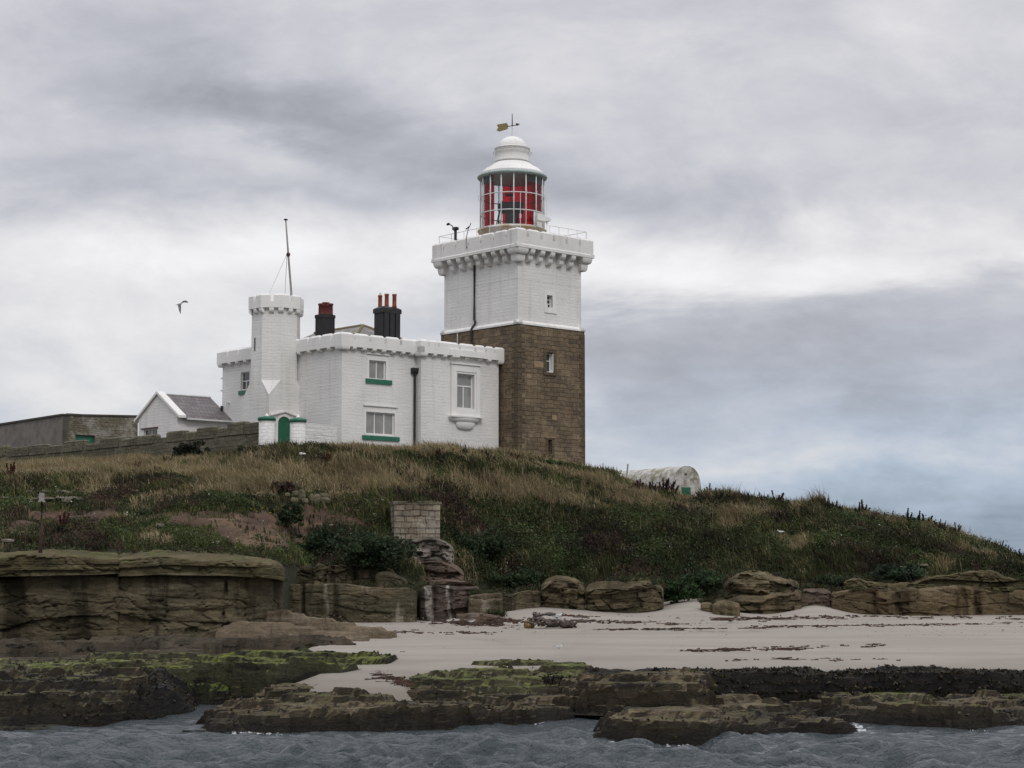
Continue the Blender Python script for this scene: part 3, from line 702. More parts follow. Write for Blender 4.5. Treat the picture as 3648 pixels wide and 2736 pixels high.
# white fog-signal box and whip aerials on the right of the platform, weather sensors on the left
m = MB(); Fb = Fr(LC+np.array([X2(1925), -Rg-.1]), [.95, .3], [.3, -.95])
m.face(Fb, [(-.35, zc(808)), (-.35, zc(790)), (-.1, zc(784)), (.62, zc(801)), (.64, zc(808)), (.2, zc(812))], -.4, .12); m.obj('lamp_housing', M['smooth'], lh)
for px, y0, y1, dpt in ((1849, 805, 716, -2.9), (1943.5, 820, 728, -2.2)):
    x = (px-1820)/pxm+LC[0]; MB().tube([(x, LC[1]+dpt, zSl), (x, LC[1]+dpt, zc(y1))], .022, 5).tube([(x, LC[1]+dpt, zc(y0)), (x, LC[1]+dpt, zc(y0)+.3)], .06, 6).obj('aerial', M['chan'], lh)
a = HV.hit(1611, 845)[0]
MB().tube([HV.P(a, -.3, zSl), HV.P(a, -.3, zT+.75)], .10, 6).box(HV, a-.18, a+.18, -.45, -.15, zT+.75, zT+.95).tube([HV.P(a+.05, -.3, zT+.6), HV.P(a+.35, -.3, zT+1.1), HV.P(a+.75, -.3, zT+1.3)], .04, 5).tube([HV.P(a+.7, -.3, zT+1.3), HV.P(a+.9, -.3, zT+1.28)], .09, 6).obj('wind_sensor', M['iron'], lh)
a = HV.hit(1664, 840)[0]
MB().tube([HV.P(a, .05, zSt+.3), HV.P(a, .08, zT-.1), HV.P(a, -.1, zT+.55), HV.P(a-.3, -.1, zT+.95)], .03, 5).tube([HV.P(a+.25, -.1, zT+.6), HV.P(a-.1, -.1, zT+.72)], .045, 5).obj('sensor_bracket', M['rust'], lh)
# ================================================================ KEEPERS' HOUSE
# right wall plane passes through px 1783 just in front of the tower's left face
tt = FV.hit(1786, 1400)[0]; CR = T0+V_*tt-U*.25
PR = Fr(CR, -U, -V_)                                  # a runs leftwards from the right corner
aM = PR.hit(1500, 1400)[0]                            # end of the projecting right-hand block
STEP = .55
PL0 = Fr(CR+V_*STEP, -U, -V_); aA = PL0.hit(1218, 1400)[0]
A0 = PL0.o-U*aA                                       # near corner of the house
QU = Fr(A0, U, -V_); QV = Fr(A0, V_, -U)              # left block facade, and left-hand (receding) facade
LQ = aA-aM; LVh = QV.hit(792, 1400)[0]
print('house A', A0, 'CR', CR, 'LQ', LQ, 'aM', aM, 'LV', LVh)
PR = Fr(CR-U*aM, U, -V_)                              # from here a runs rightwards, 0 = step, aM = right corner
zg = 8.0
ho = .30                                              # parapet overhang
KU = QU.shift(-ho, ho); KV = Fr(KU.o, V_, -U)
zhB = KU.hit(1214, 1230)[1]; zhS = KU.hit(1214, 1207)[1]; zhT = KU.hit(1214, 1180)[1]
zhC = QU.hit(1218, 1246)[1]
house = thing('keepers_house', 'white castellated two storey house with green sills and a corner turret beside the tower', 'house', (*A0, zg))
w1_ = QU.rect(1315, 1375, 1285, 1352); w2_ = QU.rect(1304, 1406, 1470, 1549)
w3_ = PR.rect(1625, 1687, 1333, 1456)
m = MB(); m.wall(QU, 0, LQ, zg, zhB, [w1_, w2_], .22)
rl = QV.rect(858, 889, 1325, 1388)
rl = (rl[0], rl[1], rl[2], rl[3]); m.wall(QV, LVh, 0, zg, zhB, [rl], .22)
m.wall(PR, 0, aM, zg, zhB, [w3_], .25)
m.quad(PR.P(0, 0, zg), PR.P(0, 0, zhB), PR.P(0, -STEP, zhB), PR.P(0, -STEP, zg))
PE = PR.P(aM, 0, 0); E1 = np.array(PE[:2]); D = 8.6
FE = Fr(E1, V_, U); m.wall(FE, 0, D, zg, zhB)
FB = Fr(E1+V_*D, -U, V_)
Lb = (E1+V_*D-A0)@U; m.wall(FB, 0, Lb, zg, zhB)
if LVh > D+STEP: pass
PB = Fr(A0+V_*LVh, U, V_); m.wall(PB, 0, Lb, zg, zhB)
m.wall(Fr(A0+U*Lb, V_, U), 0, LVh, zg, zhB)
m.obj('wall', M['wash'], house)
# flat leads behind the parapet
MB().box(QU, .1, LQ+.1, -LVh+.1, -.1, zhB-.1, zhB+.02).box(PR, -.2, aM-.1, -D, -.1, zhB-.1, zhB+.015).obj('flat_roof', M['cope'], house)
# parapet runs
m = MB(); th = .34; sw = .20
def sl(F, xs, y=1215): return [F.hit(x, y)[0] for x in xs]
KR = PR.shift(-ho, ho); KLv = LVh+2*ho
merlon_run(m, KU, 0, LQ+2*ho-.02+ho*0, 0, -th, zhB, zhS, zhT, sl(KU, (1264, 1320, 1375, 1429)), sw)
merlon_run(m, KV, th, KLv-th, 0, -th, zhB, zhS, zhT, sl(KV, (1180, 1139, 1097, 1060, 1022, 930, 890, 849, 811)), sw)
merlon_run(m, KR, 0, aM+2*ho, 0, -th, zhB, zhS, zhT, sl(KR, (1528, 1564, 1638, 1694, 1732, 1764), 1240), sw)
KE = Fr(KR.P(aM+2*ho, 0, 0)[:2], V_, U); merlon_run(m, KE, th, D, 0, -th, zhB, zhS, zhT, [1.2*k for k in range(1, 7)], sw)
KB = Fr(KV.P(KLv, 0, 0)[:2], U, V_); merlon_run(m, KB, 0, Lb+ho, 0, -th, zhB, zhS, zhT, [1.2*k for k in range(1, int(Lb/1.2))], sw)
merlon_run(m, Fr(KR.o, V_, -U), 0, STEP+.1, 0, -th, zhB, zhS, zhT-.004, [], sw)
# slight break forward over the oriel
aO0, aO1 = PR.hit(1600, 1300)[0], PR.hit(1707, 1300)[0]
m.box(KR, aO0+ho*.3, aO0+ho*.3+.0+(aO1-aO0)+ho*1.2, -.05, .10, zhB, zhS-.003)
m.obj('parapet', M['smooth'], house)
ht = [(ho+.0, (zhB-zhC))]
for F, xs, y in ((QU, (1261, 1297, 1332, 1366, 1401, 1435, 1467), 1240), (QV, (1174, 1138, 1102, 1067), 1240), (QV, (875, 846, 819), 1280), (PR, (1548, 1584, 1661, 1709, 1742), 1262)):
    for x in xs:
        a = F.hit(x, y, .2)[0]; MB().prism(F, corbel_prof(zhB+.01, ht), a-.15, a+.15).obj('corbel', M['smooth'], house)
for F1, F2, w_ in ((Fr(A0, U, -V_), Fr(A0, V_, -U), .42), (Fr(PR.o, U, -V_), Fr(PR.o, V_, -U), .34), (Fr(E1, -U, -V_), Fr(E1, V_, U), .25), (Fr(A0+V_*LVh, U, V_), Fr(A0+V_*LVh, -V_, -U), .25)):
    corner_corbel(F1, F2, zhB, ht, w_).obj('corbel', M['smooth'], house)
a = PR.hit(1612, 1262)[0]; MB().prism(PR, corbel_prof(zhB+.01, [(ho+.1, zhB-zhC)]), a-.3, a+.3).obj('corbel', M['smooth'], house)
# windows
wa = window(house, QU, w1_, -.13, 1, (), .075, 'pane', 'smooth'); wb = window(house, QU, w2_, -.13, 2, (), .075, 'pane', 'smooth')
for w_, r_, s_ in ((wa, w1_, (1302, 1394, 1352, 1368)), (wb, w2_, (1290, 1421, 1554, 1569))):
    q = QU.rect(*s_); MB().box(QU, q[0], q[1], -.10, .10, q[2], q[3]).obj('sill', M['green'], w_)
    t = .17; mm = MB().box(QU, r_[0]-t-.05, r_[1]+t+.05, -.02, .09, r_[3]+.38, r_[3]+.46).box(QU, r_[0]-t, r_[0], -.02, .02, r_[2], r_[3]+.14).box(QU, r_[1], r_[1]+t, -.02, .02, r_[2], r_[3]+.14).box(QU, r_[0], r_[1], -.02, .022, r_[3], r_[3]+.14)
    mm.obj('surround', M['smooth'], w_)
MB().box(QU, w2_[1]-.42, w2_[1]-.20, -.30, -.26, w2_[2]+.1, w2_[3]-.12).obj('curtain', M['curtain'], wb)
wc = window(house, PR, w3_, -.16, 1, (.655,), .08, 'pane', 'smooth')
ws = window(house, QV, rl, -.13, 1, (.5,), .06, 'panedark', 'smooth'); q = QV.rect(853, 893, 1391, 1405); MB().box(QV, q[0], q[1], -.1, .1, q[2], q[3]).obj('sill', M['green'], ws)
# shallow oriel surround with moulded foot
t0 = PR.rect(1604, 1706, 1301, 1484); pr = .16; om = MB()
hz_ = w3_
om.box(PR, t0[0], hz_[0]-.14, -.02, pr, t0[2], t0[3]); om.box(PR, hz_[1]+.14, t0[1], -.02, pr, t0[2], t0[3])
om.box(PR, hz_[0]-.14, hz_[1]+.14, -.02, pr-.003, hz_[3]+.14, t0[3]); om.box(PR, hz_[0]-.14, hz_[1]+.14, -.02, pr-.003, t0[2], hz_[2]-.14)
om.box(PR, hz_[0]-.14, hz_[0], -.02, pr-.05, hz_[2]-.14, hz_[3]+.14); om.box(PR, hz_[1], hz_[1]+.14, -.02, pr-.05, hz_[2]-.14, hz_[3]+.14)
om.box(PR, hz_[0], hz_[1], -.02, pr-.052, hz_[3], hz_[3]+.14); om.box(PR, hz_[0], hz_[1], -.02, pr-.052, hz_[2]-.14, hz_[2])
om.box(PR, t0[0]-.06, t0[1]+.06, -.02, pr+.09, t0[3], t0[3]+.09)
or_ = om.obj('oriel', M['smooth'], house)
def bowl(cx, z1, w, d, h, n=24):
    vs = []; fs = []; K = 7
    for k in range(K):
        t = pi/2*k/(K-1); s = cos(t)**.8 if k < K-1 else .02; zz = z1-h*sin(t)
        for i in range(n+1):
            al = pi*i/n; vs.append(PR.P(cx-w*cos(al)*(.25+.75*s) if k else cx-w*cos(al), d*sin(al)**.6*s, zz))
    for k in range(K-1):
        for i in range(n): q = k*(n+1)+i; fs.append((q, q+1, q+n+2, q+n+1))
    fs.append(tuple(range(n+1))[::-1]); return vs, fs
cx = (t0[0]+t0[1])/2; sh0 = PR.rect(1595, 1712, 1484, 1502); wd = (sh0[1]-sh0[0])/2
m = MB(); m.box(PR, cx-wd, cx+wd, -.02, .42, t0[2]-.09, t0[2]); m.add(*bowl(cx, t0[2]-.09, wd*.98, .40, .36)); m.add(*bowl(cx, t0[2]-.40, wd*.58, .30, .50)); m.obj('moulded_foot', M['smooth'], or_, False)
# rain pipe
a = QU.hit(1473, 1450)[0]; zp = QU.hit(1473, 1312)[1]
MB().tube([QU.P(a, .13, zg+1), QU.P(a, .13, zp-.35)], .075, 8).prism(QU, [(0, zp), (.30, zp), (.30, zp-.18), (.2, zp-.38), (0, zp-.38)], a-.26, a+.24).obj('rain_pipe', M['iron'], house)
# quoin slots (putlog notches) down the right-hand block
m = MB()
for a in (.32, aM-.42):
    for k in range(11): z = zg+1.2+k*.72; m.box(PR, a-.10, a+.10, -.03, .012, z, z+.05)
m.obj('quoin_ticks', M['smooth2'], house)
# ---- corner turret: square foot, broached to an octagon above
sT = 3.02
C0 = QV.o-U*0
aTv = QV.hit(968, 1400)[0]
pj = 2.35
# corner of the square nearest to the viewer sits at px 963
TF = QV.shift(0, pj)                                  # plane of the turret's left-hand face
aT = TF.hit(958, 1450)[0]; TC = np.array(TF.P(aT, 0, 0)[:2])      # the arris
ctr = TC+(U+V_)*sT/2
zbr0 = W(963, 1409, TC[1])[2]; zbr1 = W(963, 1353, TC[1]+.4)[2]
ztB = W(975, 1093, ctr[1]-1.9)[2]; ztT = W(975, 1043, ctr[1]-1.9)[2]; ztS = W(975, 1071, ctr[1]-1.9)[2]; ztC = W(975, 1113, ctr[1]-1.7)[2]
k8 = sT/2*math.tan(pi/8)
def oc(h, z, cc=ctr):                                 # octagon ring with flats on the square's sides
    k = h*math.tan(pi/8); L = [(-h, -k), (-h, k), (-k, h), (k, h), (h, k), (h, -k), (k, -h), (-k, -h)]
    return [(*(cc+U*p+V_*q), z) for p, q in L]
def sqr(h, z): return [(*(ctr+U*p+V_*q), z) for p, q in ((-h, -h), (-h, h), (h, h), (h, -h))]
h = sT/2; m = MB()
b0 = sqr(h, zg); b1 = sqr(h, zbr0); o1 = oc(h, zbr1); o2 = oc(h-.03, ztB)
vs = b0+b1+o1+o2; fs = [(0, 3, 2, 1)]
for i in range(4): fs.append((i, (i+1) % 4, 4+(i+1) % 4, 4+i))
# square corner i (index 4+i) sits under octagon chamfer ; octagon order: 0,1 on -U side; 1->2 chamfer at (-,+); 2,3 +V; 4,5 +U; 6,7 -V; 7->0 chamfer (-,-)
ch = {0: (7, 0), 1: (1, 2), 2: (3, 4), 3: (5, 6)}
for i, (p, q) in ch.items(): fs.append((4+i, 8+q, 8+p))
for i, (p, q) in enumerate(((0, 1), (2, 3), (4, 5), (6, 7))): fs.append((4+i, 4+(i+1) % 4, 8+q, 8+p))
for i in range(8): fs.append((8+i, 8+(i+1) % 8, 16+(i+1) % 8, 16+i))
m.add(vs, [f[::-1] for f in fs]); tur = m.obj('turret', M['wash'], house)
# smoother plate on the sloping broach that faces us; its skyward brightness is put into the paint
p = [np.array(b1[0])+np.array([0, -.02, .02]), np.array(o1[7]), np.array(o1[0])]
outv = np.append(-(U+V_)/sqrt(2), 0)*.035
m = MB(); q = [tuple(x+outv) for x in p]; m.add([tuple(x) for x in p]+q, [(3, 4, 5), (0, 1, 4, 3), (1, 2, 5, 4), (2, 0, 3, 5)]); m.obj('broach_stone', M['smooth2'], tur)
m = MB(); rO = h+.19; rI = rO-.28
o0 = oc(rO, ztB); oS = oc(rO, ztS); i0 = oc(rI, ztB); iS = oc(rI, ztS)
for i in range(8):
    j = (i+1) % 8
    m.add([o0[i], o0[j], oS[j], oS[i], i0[i], i0[j], iS[j], iS[i]], [(1, 0, 3, 2), (4, 5, 6, 7), (3, 7, 6, 2), (0, 1, 5, 4)])
    P0, P1 = np.array(oS[i]), np.array(oS[j]); Q0, Q1 = np.array(iS[i]), np.array(iS[j])
    # merlon wraps each octagon corner: leave a slot at the middle of each side
    for (s0, s1) in ((0, .41), (.59, 1)):
        a_, b_, c_, d_ = P0+(P1-P0)*s0, P0+(P1-P0)*s1, Q0+(Q1-Q0)*s1, Q0+(Q1-Q0)*s0
        zt = ztT-.11; inn = .3
        lowr = [a_, b_, c_, d_]; mid = [x.copy() for x in lowr]
        for x in mid: x[2] = zt
        cen = (a_+b_+c_+d_)/4; top = [x.copy() for x in lowr]
        a2, b2, c2, d2 = a_+(d_-a_)*inn, b_+(c_-b_)*inn, c_+(b_-c_)*inn, d_+(a_-d_)*inn
        if s0 == 0: b2 = b2+(a_-b_)*.12; c2 = c2+(d_-c_)*.12
        else: a2 = a2+(b_-a_)*.12; d2 = d2+(c_-d_)*.12
        top = [a2, b2, c2, d2]
        for x in top: x[2] = ztT
        m.add([tuple(x) for x in lowr+mid+top], [(1, 0, 4, 5), (2, 1, 5, 6), (3, 2, 6, 7), (0, 3, 7, 4), (5, 4, 8, 9), (6, 5, 9, 10), (7, 6, 10, 11), (4, 7, 11, 8), (9, 8, 11, 10)])
m.add(oc(rI+.02, ztB+.05), [tuple(range(8))[::-1]]); m.add(oc(rO-.01, ztB+.004), [tuple(range(8))])
m.obj('turret_parapet', M['smooth'], tur)
for i in range(8):
    P0, P1 = np.array(oc(h, 0)[i])[:2], np.array(oc(h, 0)[(i+1) % 8])[:2]; al = (P1-P0)/np.linalg.norm(P1-P0); out = np.array([al[1], -al[0]])
    if (P0-ctr)@out < 0: out = -out
    L = np.linalg.norm(P1-P0); F = Fr(P0, al, out)
    MB().prism(F, corbel_prof(ztB+.01, [(.18, ztB-ztC)]), L/2-.15, L/2+.15).obj('corbel', M['smooth'], tur)
    F0 = Fr(P0, al, out); MB().prism(F0, corbel_prof(ztB+.01, [(.17, ztB-ztC)]), -.14, .18).obj('corbel', M['smooth'], tur)
# arrow slit
TL = Fr(np.array(oc(h, 0)[0])[:2], V_, -U); a, z1_ = TL.hit(908, 1203); _, z0_ = TL.hit(908, 1250); MB().box(TL, a-.05, a+.05, -.05, .012, z0_, z1_).obj('arrow_slit', M['dark'], tur)
# lamp bracket on the house's left end and iron pins on its end wall
a, z = QV.hit(816, 1434); MB().tube([QV.P(a, 0, z), QV.P(a, .25, z-.02), QV.P(a, .28, z-.25)], .07, 6).obj('wall_lamp', M['chan'], house)
for y in (1347, 1391): a, z = QV.hit(792, y); MB().box(Fr(A0+V_*LVh, V_, -U), 0, .38, -.5, -.1, z-.03, z+.06).obj('pipe_clip', M['chan'], house)
# door in the turret's right face, with pointed hood
TU = Fr(TC, U, -V_); d0 = TU.rect(988, 1032, 1484, 1600); aw = (d0[0]+d0[1])/2; dw = (d0[1]-d0[0])/2
zsp = d0[3]-.42
arch = [(aw-dw, zg+.3), (aw+dw, zg+.3), (aw+dw, zsp)]+[(aw+dw*cos(t), zsp+.42*sin(t)) for t in np.linspace(.2, pi-.2, 9)]+[(aw-dw, zsp)]
dm = MB().face(TU, arch, -.05, .03); door = dm.obj('door', M['greend'], house)
m = MB(); R2 = dw+.16
pts = [(aw+dw*cos(t), zsp+.42*sin(t)) for t in np.linspace(0, pi, 11)]; pto = [(aw+R2*cos(t), zsp+.60*sin(t)) for t in np.linspace(0, pi, 11)]
for i in range(10): m.face(TU, [pts[i], pto[i], pto[i+1], pts[i+1]], -.02, .10)
m.box(TU, aw-R2, aw-dw, -.02, .10, zg+.3, zsp); m.box(TU, aw+dw, aw+R2, -.02, .10, zg+.3, zsp)
zh = TU.hit(1018, 1464)[1]; zf = TU.hit(1050, 1484)[1]; R3 = dw+.62
m.face(TU, [(aw-R3, zf-.06), (aw, zh-.10), (aw+R3, zf-.06), (aw+R3, zf+.02), (aw, zh), (aw-R3, zf+.02)], -.02, .22)
m.face(TU, [(aw-R3+.1, zf), (aw-R2, zsp+.1), (aw-R2*.8, zsp+.42), (aw, zsp+.58), (aw+R2*.8, zsp+.42), (aw+R2, zsp+.1), (aw+R3-.1, zf), (aw, zh-.1)], -.02, .06)
m.obj('door_surround', M['smooth'], door)
# ---- hipped roof behind the parapet
R0 = A0+U*5.2+V_*4.7; zr0 = W(1247, 1159.5, R0[1])[2]; R1 = A0+U*5.2+V_*(LVh-3.5)
print('ridge px', project([*R0, zr0]))
e = [(1.2, .8), (9.4, .8), (9.4, LVh-.6), (1.2, LVh-.6)]; ze_ = zhS-.2
ev = [(*(A0+U*a+V_*b), ze_) for a, b in e]; rv = [(*R0, zr0), (*R1, zr0)]
m = MB(); m.add(ev+rv, [(0, 1, 4), (1, 2, 5, 4), (2, 3, 5), (3, 0, 4, 5), (0, 3, 2, 1)]); roof = m.obj('roof', M['mossslate'], house)
m = MB()
for p, q in ((rv[0], rv[1]), (rv[0], ev[0]), (rv[0], ev[1])): m.tube([p, q], .11, 6)
m.obj('ridge_tiles', plain('mossy_ridge', (.16, .125, .06), .9, .3, 5, .01), roof)
# ---- chimneys
def chimney(px0, px1, cpx0, cpx1, ytop, ycap0, ycap1, Yd, dep, shafts, pots):
    cx = (px0+px1)/2; s = 6433/Yd
    w = (px1-px0)/s; F = Fr(W(cx, 1150, Yd)[:2], U, -V_)
    zt, z0, z1 = (W(cx, y, Yd)[2] for y in (ytop, ycap1, ycap0))
    lu_ = (w-dep*.67)/.74; m = MB(); m.box(F, -lu_/2, lu_/2, -dep/2, dep/2, zhB-.2, z0)
    cw = ((cpx1-cpx0)/s-w)/2/1.41
    m.box(F, -lu_/2-cw, lu_/2+cw, -dep/2-cw, dep/2+cw, z0, z1+.0, inset=.0, cap=0)
    if shafts > 1:
        for k in range(shafts):
            x0 = -lu_/2+lu_*k/shafts; m.box(F, x0+.05, x0+lu_/shafts-.05, dep/2, dep/2+.07, zhB, z0-.02)
    if zt > z1+.05: m.box(F, -lu_/2-cw*.5, lu_/2+cw*.5, -dep/2-cw*.5, dep/2+cw*.5, z1, zt, inset=min(.22, lu_/4, dep/3), cap=zt-z1-.03)
    ch_ = m.obj('chimney', M['black'], house)
    for px, y0, y1, r, mat in pots:
        p = W(px, y0, Yd); q = W(px, y1, Yd)
        MB().lathe(p[:2], [(r*1.05, p[2]-.12), (r*.92, p[2]+.1), (r*.88, q[2]-.12), (r*1.02, q[2]-.10), (r*1.02, q[2]), (r*.8, q[2])], 14).obj('chimney_pot', M[mat], ch_, True)
    return ch_
CHY = QU.P(QU.hit(1380, 1200)[0], -2.6, 0)[1]-1.0; print('CHY', CHY)
ch1 = chimney(1333, 1426, 1328, 1431, 1094, 1103, 1118, CHY, .95, 3, [(1354, 1095, 1052, .145, 'terracotta'), (1377.5, 1091, 1047, .15, 'terracotta'), (1405, 1092, 1048, .15, 'terracotta')])
pp = W(1355, 1052, CHY); MB().lathe(pp[:2], [(.075, pp[2]-.1), (.075, pp[2]+.16)], 10).obj('flue_pipe', M['chan'], ch1)
ch2 = chimney(1123, 1193, 1121, 1196, 1120, 1124, 1134, 116.5, .8, 1, [(1146, 1122, 1082, .24, 'redbrick'), (1160, 1122, 1078, .25, 'redbrick'), (1174, 1122, 1082, .24, 'redbrick'), (1153, 1123, 1086, .24, 'redbrick'), (1168, 1123, 1086, .24, 'redbrick')])
# ================================================================ FLAGPOLE on the turret
bp = W(1038, 1046, ctr[1]+.2); tp = W(1018, 783, ctr[1]+.2); cl = W(1027, 906, ctr[1]+.15)
fp = thing('flagpole', 'thin pale flagpole leaning left on top of the white house turret', 'flagpole', (bp[0], bp[1], ztB+.05))
MB().tube([(bp[0]+.03, bp[1], ztB+.05), tuple(bp), tuple(cl), tuple(tp)], .085, 8, .052).obj('pole', M['woodpale'], fp, True)
MB().lathe(tp[:2], [(.13, tp[2]-.02), (.15, tp[2]+.03), (.06, tp[2]+.07)], 10).obj('truck', M['iron'], fp)
MB().lathe(cl[:2], [(.10, cl[2]-.14), (.14, cl[2]), (.10, cl[2]+.1)], 10).obj('collar', M['rust'], fp)
for x, y, dd in ((957, 1052, -.6), (1015, 1046, 1.0)): MB().tube([tuple(cl+np.array([-.08, 0, .05])), tuple(W(x, y, ctr[1]+dd))], .022, 5).obj('stay', M['chan'], fp)
# ================================================================ OUTBUILDING with slate roof
# its far end meets the plane of the house's left-hand facade
aE = QV.hit(819, 1494)[0]                            # eave line on that plane
zE = QV.hit(819, 1494)[1]
FOut = Fr(QV.P(aE, 0, 0)[:2], -U, -V_)               # front (eave) wall, a runs to the left/near... along -U
Lo = FOut.hit(632, 1480)[0]
print('outbuilding len', Lo, 'zE', zE)
Wd = 4.9
C1o = np.array(FOut.P(Lo, 0, 0)[:2])                 # gable near corner
GF = Fr(C1o, V_, -U)                                 # gable face
wl = GF.hit(494, 1500)[0]; Wd = max(4.0, wl); am, zAp = GF.hit(543, 1407)
print('gable width', Wd, 'apex a', am, zAp); am = Wd/2
zEv = GF.hit(622, 1478)[1]; 
ob = thing('outbuilding', 'low white gabled outhouse with grey slate roof left of the keepers house', 'outbuilding', (*C1o, 8))
m = MB(); win = GF.rect(512, 561, 1527, 1560)
m.wall(GF, Wd, 0, 8, zEv, [win], .2); m.face(GF, [(0, zEv), (Wd, zEv), (am, zAp)], -.25, 0)
FO2 = Fr(C1o, U, -V_); m.wall(FO2, 0, Lo, 8, zEv); m.wall(Fr(C1o+V_*Wd, U, V_), Lo, 0, 8, zEv); m.obj('wall', M['wash'], ob)
# roof: two slopes over the eaves
ov = .35; sl_ = (zAp-zEv)/am; m = MB()
za = zAp+.02
for sgn in (0, 1):
    prof = [(0 if not sgn else 0, 0)]
F3 = Fr(C1o+V_*am, U, -V_)                           # plane through the ridge
def slope(side):
    b_e = (am+ov)*(1 if side == 0 else -1); z_e = za-sl_*(am+ov)
    v = []
    for a_ in (.32, Lo+0.02):
        v += [F3.P(a_, 0, za), F3.P(a_, b_e, z_e), F3.P(a_, b_e, z_e-.1), F3.P(a_, 0, za-.12)]
    return v, [(0, 4, 5, 1), (1, 5, 6, 2), (0, 1, 2, 3), (4, 7, 6, 5), (2, 6, 7, 3)]
for s_ in (0, 1): m.add(*slope(s_))
rf = m.obj('roof', M['slate'], ob)
MB().tube([F3.P(.35, 0, za+.03), F3.P(Lo, 0, za+.03)], .09, 6).obj('ridge_tiles', M['chan'], rf)
z_e = za-sl_*(am+ov)
MB().box(F3, .5, Lo, am+ov, am+ov+.11, z_e-.13, z_e-.02).obj('gutter', M['chan'], rf)
# gable coping
m = MB()
for side in (0, 1):
    s_ = 1 if side == 0 else -1; be = (am+.42)*s_; zz0 = zAp-sl_*(am+.42)
    v = []
    for a_ in (-.14, .42): v += [F3.P(a_, 0, zAp+.20), F3.P(a_, be, zz0+.20), F3.P(a_, be, zz0+.03), F3.P(a_, 0, zAp+.02)]
    m.add(v, [(0, 4, 5, 1), (1, 5, 6, 2), (0, 1, 2, 3), (4, 7, 6, 5), (2, 6, 7, 3)])
m.obj('gable_coping', M['smooth'], ob)
w = window(ob, GF, win, -.12, 1, (), .06, 'panedark', 'smooth'); MB().box(GF, win[0]-.1, win[1]+.3, -.02, .08, win[3], win[3]+.07).obj('hood', M['redbrick'], w)
a, z = QV.hit(795, 1462); MB().tube([QV.P(a, .12, z-.35), QV.P(a, .12, z+.3)], .09, 8).obj('vent_pipe', M['iron'], ob)
# ================================================================ YARD WALL with green door
YC = W(224, 1480, 139)[:2]; YU = Fr(YC, U, -V_); YV = Fr(YC, V_, -U)
zY = YU.hit(224, 1480)[1]; Ly = YU.hit(492, 1484)[0]; 
zY2 = YU.hit(490, 1485)[1]; Lyv = YV.hit(-160, 1530)[0]; zY3 = YV.hit(0, 1515)[1]
yd = thing('yard_wall', 'high weathered stone yard wall meeting a plain grey rendered wall at a corner', 'wall', (*YC, 8))
dr = YU.rect(270, 339, 1550, 1592)
m = MB(); m.wall(YU, 0, Ly, 7, min(zY, zY2), [(dr[0], dr[1], 7.01, dr[3])], .3); m.quad(YU.P(0, 0, min(zY, zY2)), YU.P(Ly, 0, min(zY, zY2)), YU.P(Ly, 0, zY2+.001), YU.P(0, 0, zY+.001))
m.wall(Fr(YC+V_*.6, U, V_), Ly, .6, 7, zY2); m.wall(Fr(YC+U*Ly, V_, U), 0, .6, 7, zY2); m.obj('stone_wall', M['yardstone'], yd)
sY = (zY3-zY)/YV.hit(0, 1515)[0]
m = MB(); m.face(YV, [(0, 7), (Lyv, 7), (Lyv, zY+sY*Lyv), (0, zY)], -.5, 0); m.obj('rendered_wall', M['render'], yd)
m = MB(); m.face(YU, [(-.08, zY), (Ly+.05, zY2), (Ly+.05, zY2+.13), (-.08, zY+.13)], -.7, .08); m.face(YV, [(.5, zY+.003+sY*.5), (Lyv, zY+sY*Lyv), (Lyv, zY+sY*Lyv+.16), (.5, zY+.14+sY*.5)], -.6, .10)
m.face(YV, [(-.07, zY+.001), (.5, zY+sY*.5), (.5, zY+sY*.5+.137), (-.07, zY+.131)], -.0, .10); m.obj('coping', M['cope'], yd)
MB().box(YU, dr[0], dr[1], -.28, -.22, 7, dr[3]).obj('green_door', M['green'], yd)
# ================================================================ CASTELLATED GARDEN WALL
def wallpt(px):                                       # plan line of the wall, from the gate pillar to the far left
    Y = np.interp(px, [-250, 0, 300, 600, 943], [133, 127, 119, 111, 103.2]); d = ray(px, 1550); return np.array([d[0]*Y/d[1], Y])
gw = thing('garden_wall', 'mossy dark stone garden wall with stepped battlements running left from the gate', 'wall', (*wallpt(500), 8))
xs = np.linspace(-250, 943, 60)
topc = lambda x: np.interp(x, [-250, 0, 115, 180, 240, 310, 370, 440, 490, 560, 600, 670, 710, 780, 824, 882, 943], [1624, 1608, 1606, 1602, 1594, 1590, 1582, 1575, 1566, 1562, 1559, 1554, 1549, 1537, 1534, 1524, 1524])   # level of the gaps
m = MB(); vs = []; nrm = np.array([-.74, -.67])
for x in xs:
    p = wallpt(x); z = W(x, topc(x), p[1])[2]
    for q, zz in ((p+nrm*.22, 7.0), (p+nrm*.22, z), (p-nrm*.22, z), (p-nrm*.22, 7.0)): vs.append((*q, zz))
n = len(xs); fs = []
for i in range(n-1):
    for k in range(3): fs.append((4*i+k, 4*i+k+1, 4*i+4+k+1, 4*i+4+k))
fs += [(0, 1, 2, 3), tuple(4*(n-1)+k for k in (3, 2, 1, 0))]
m.add(vs, fs); m.obj('wall', M['stonedark'], gw)
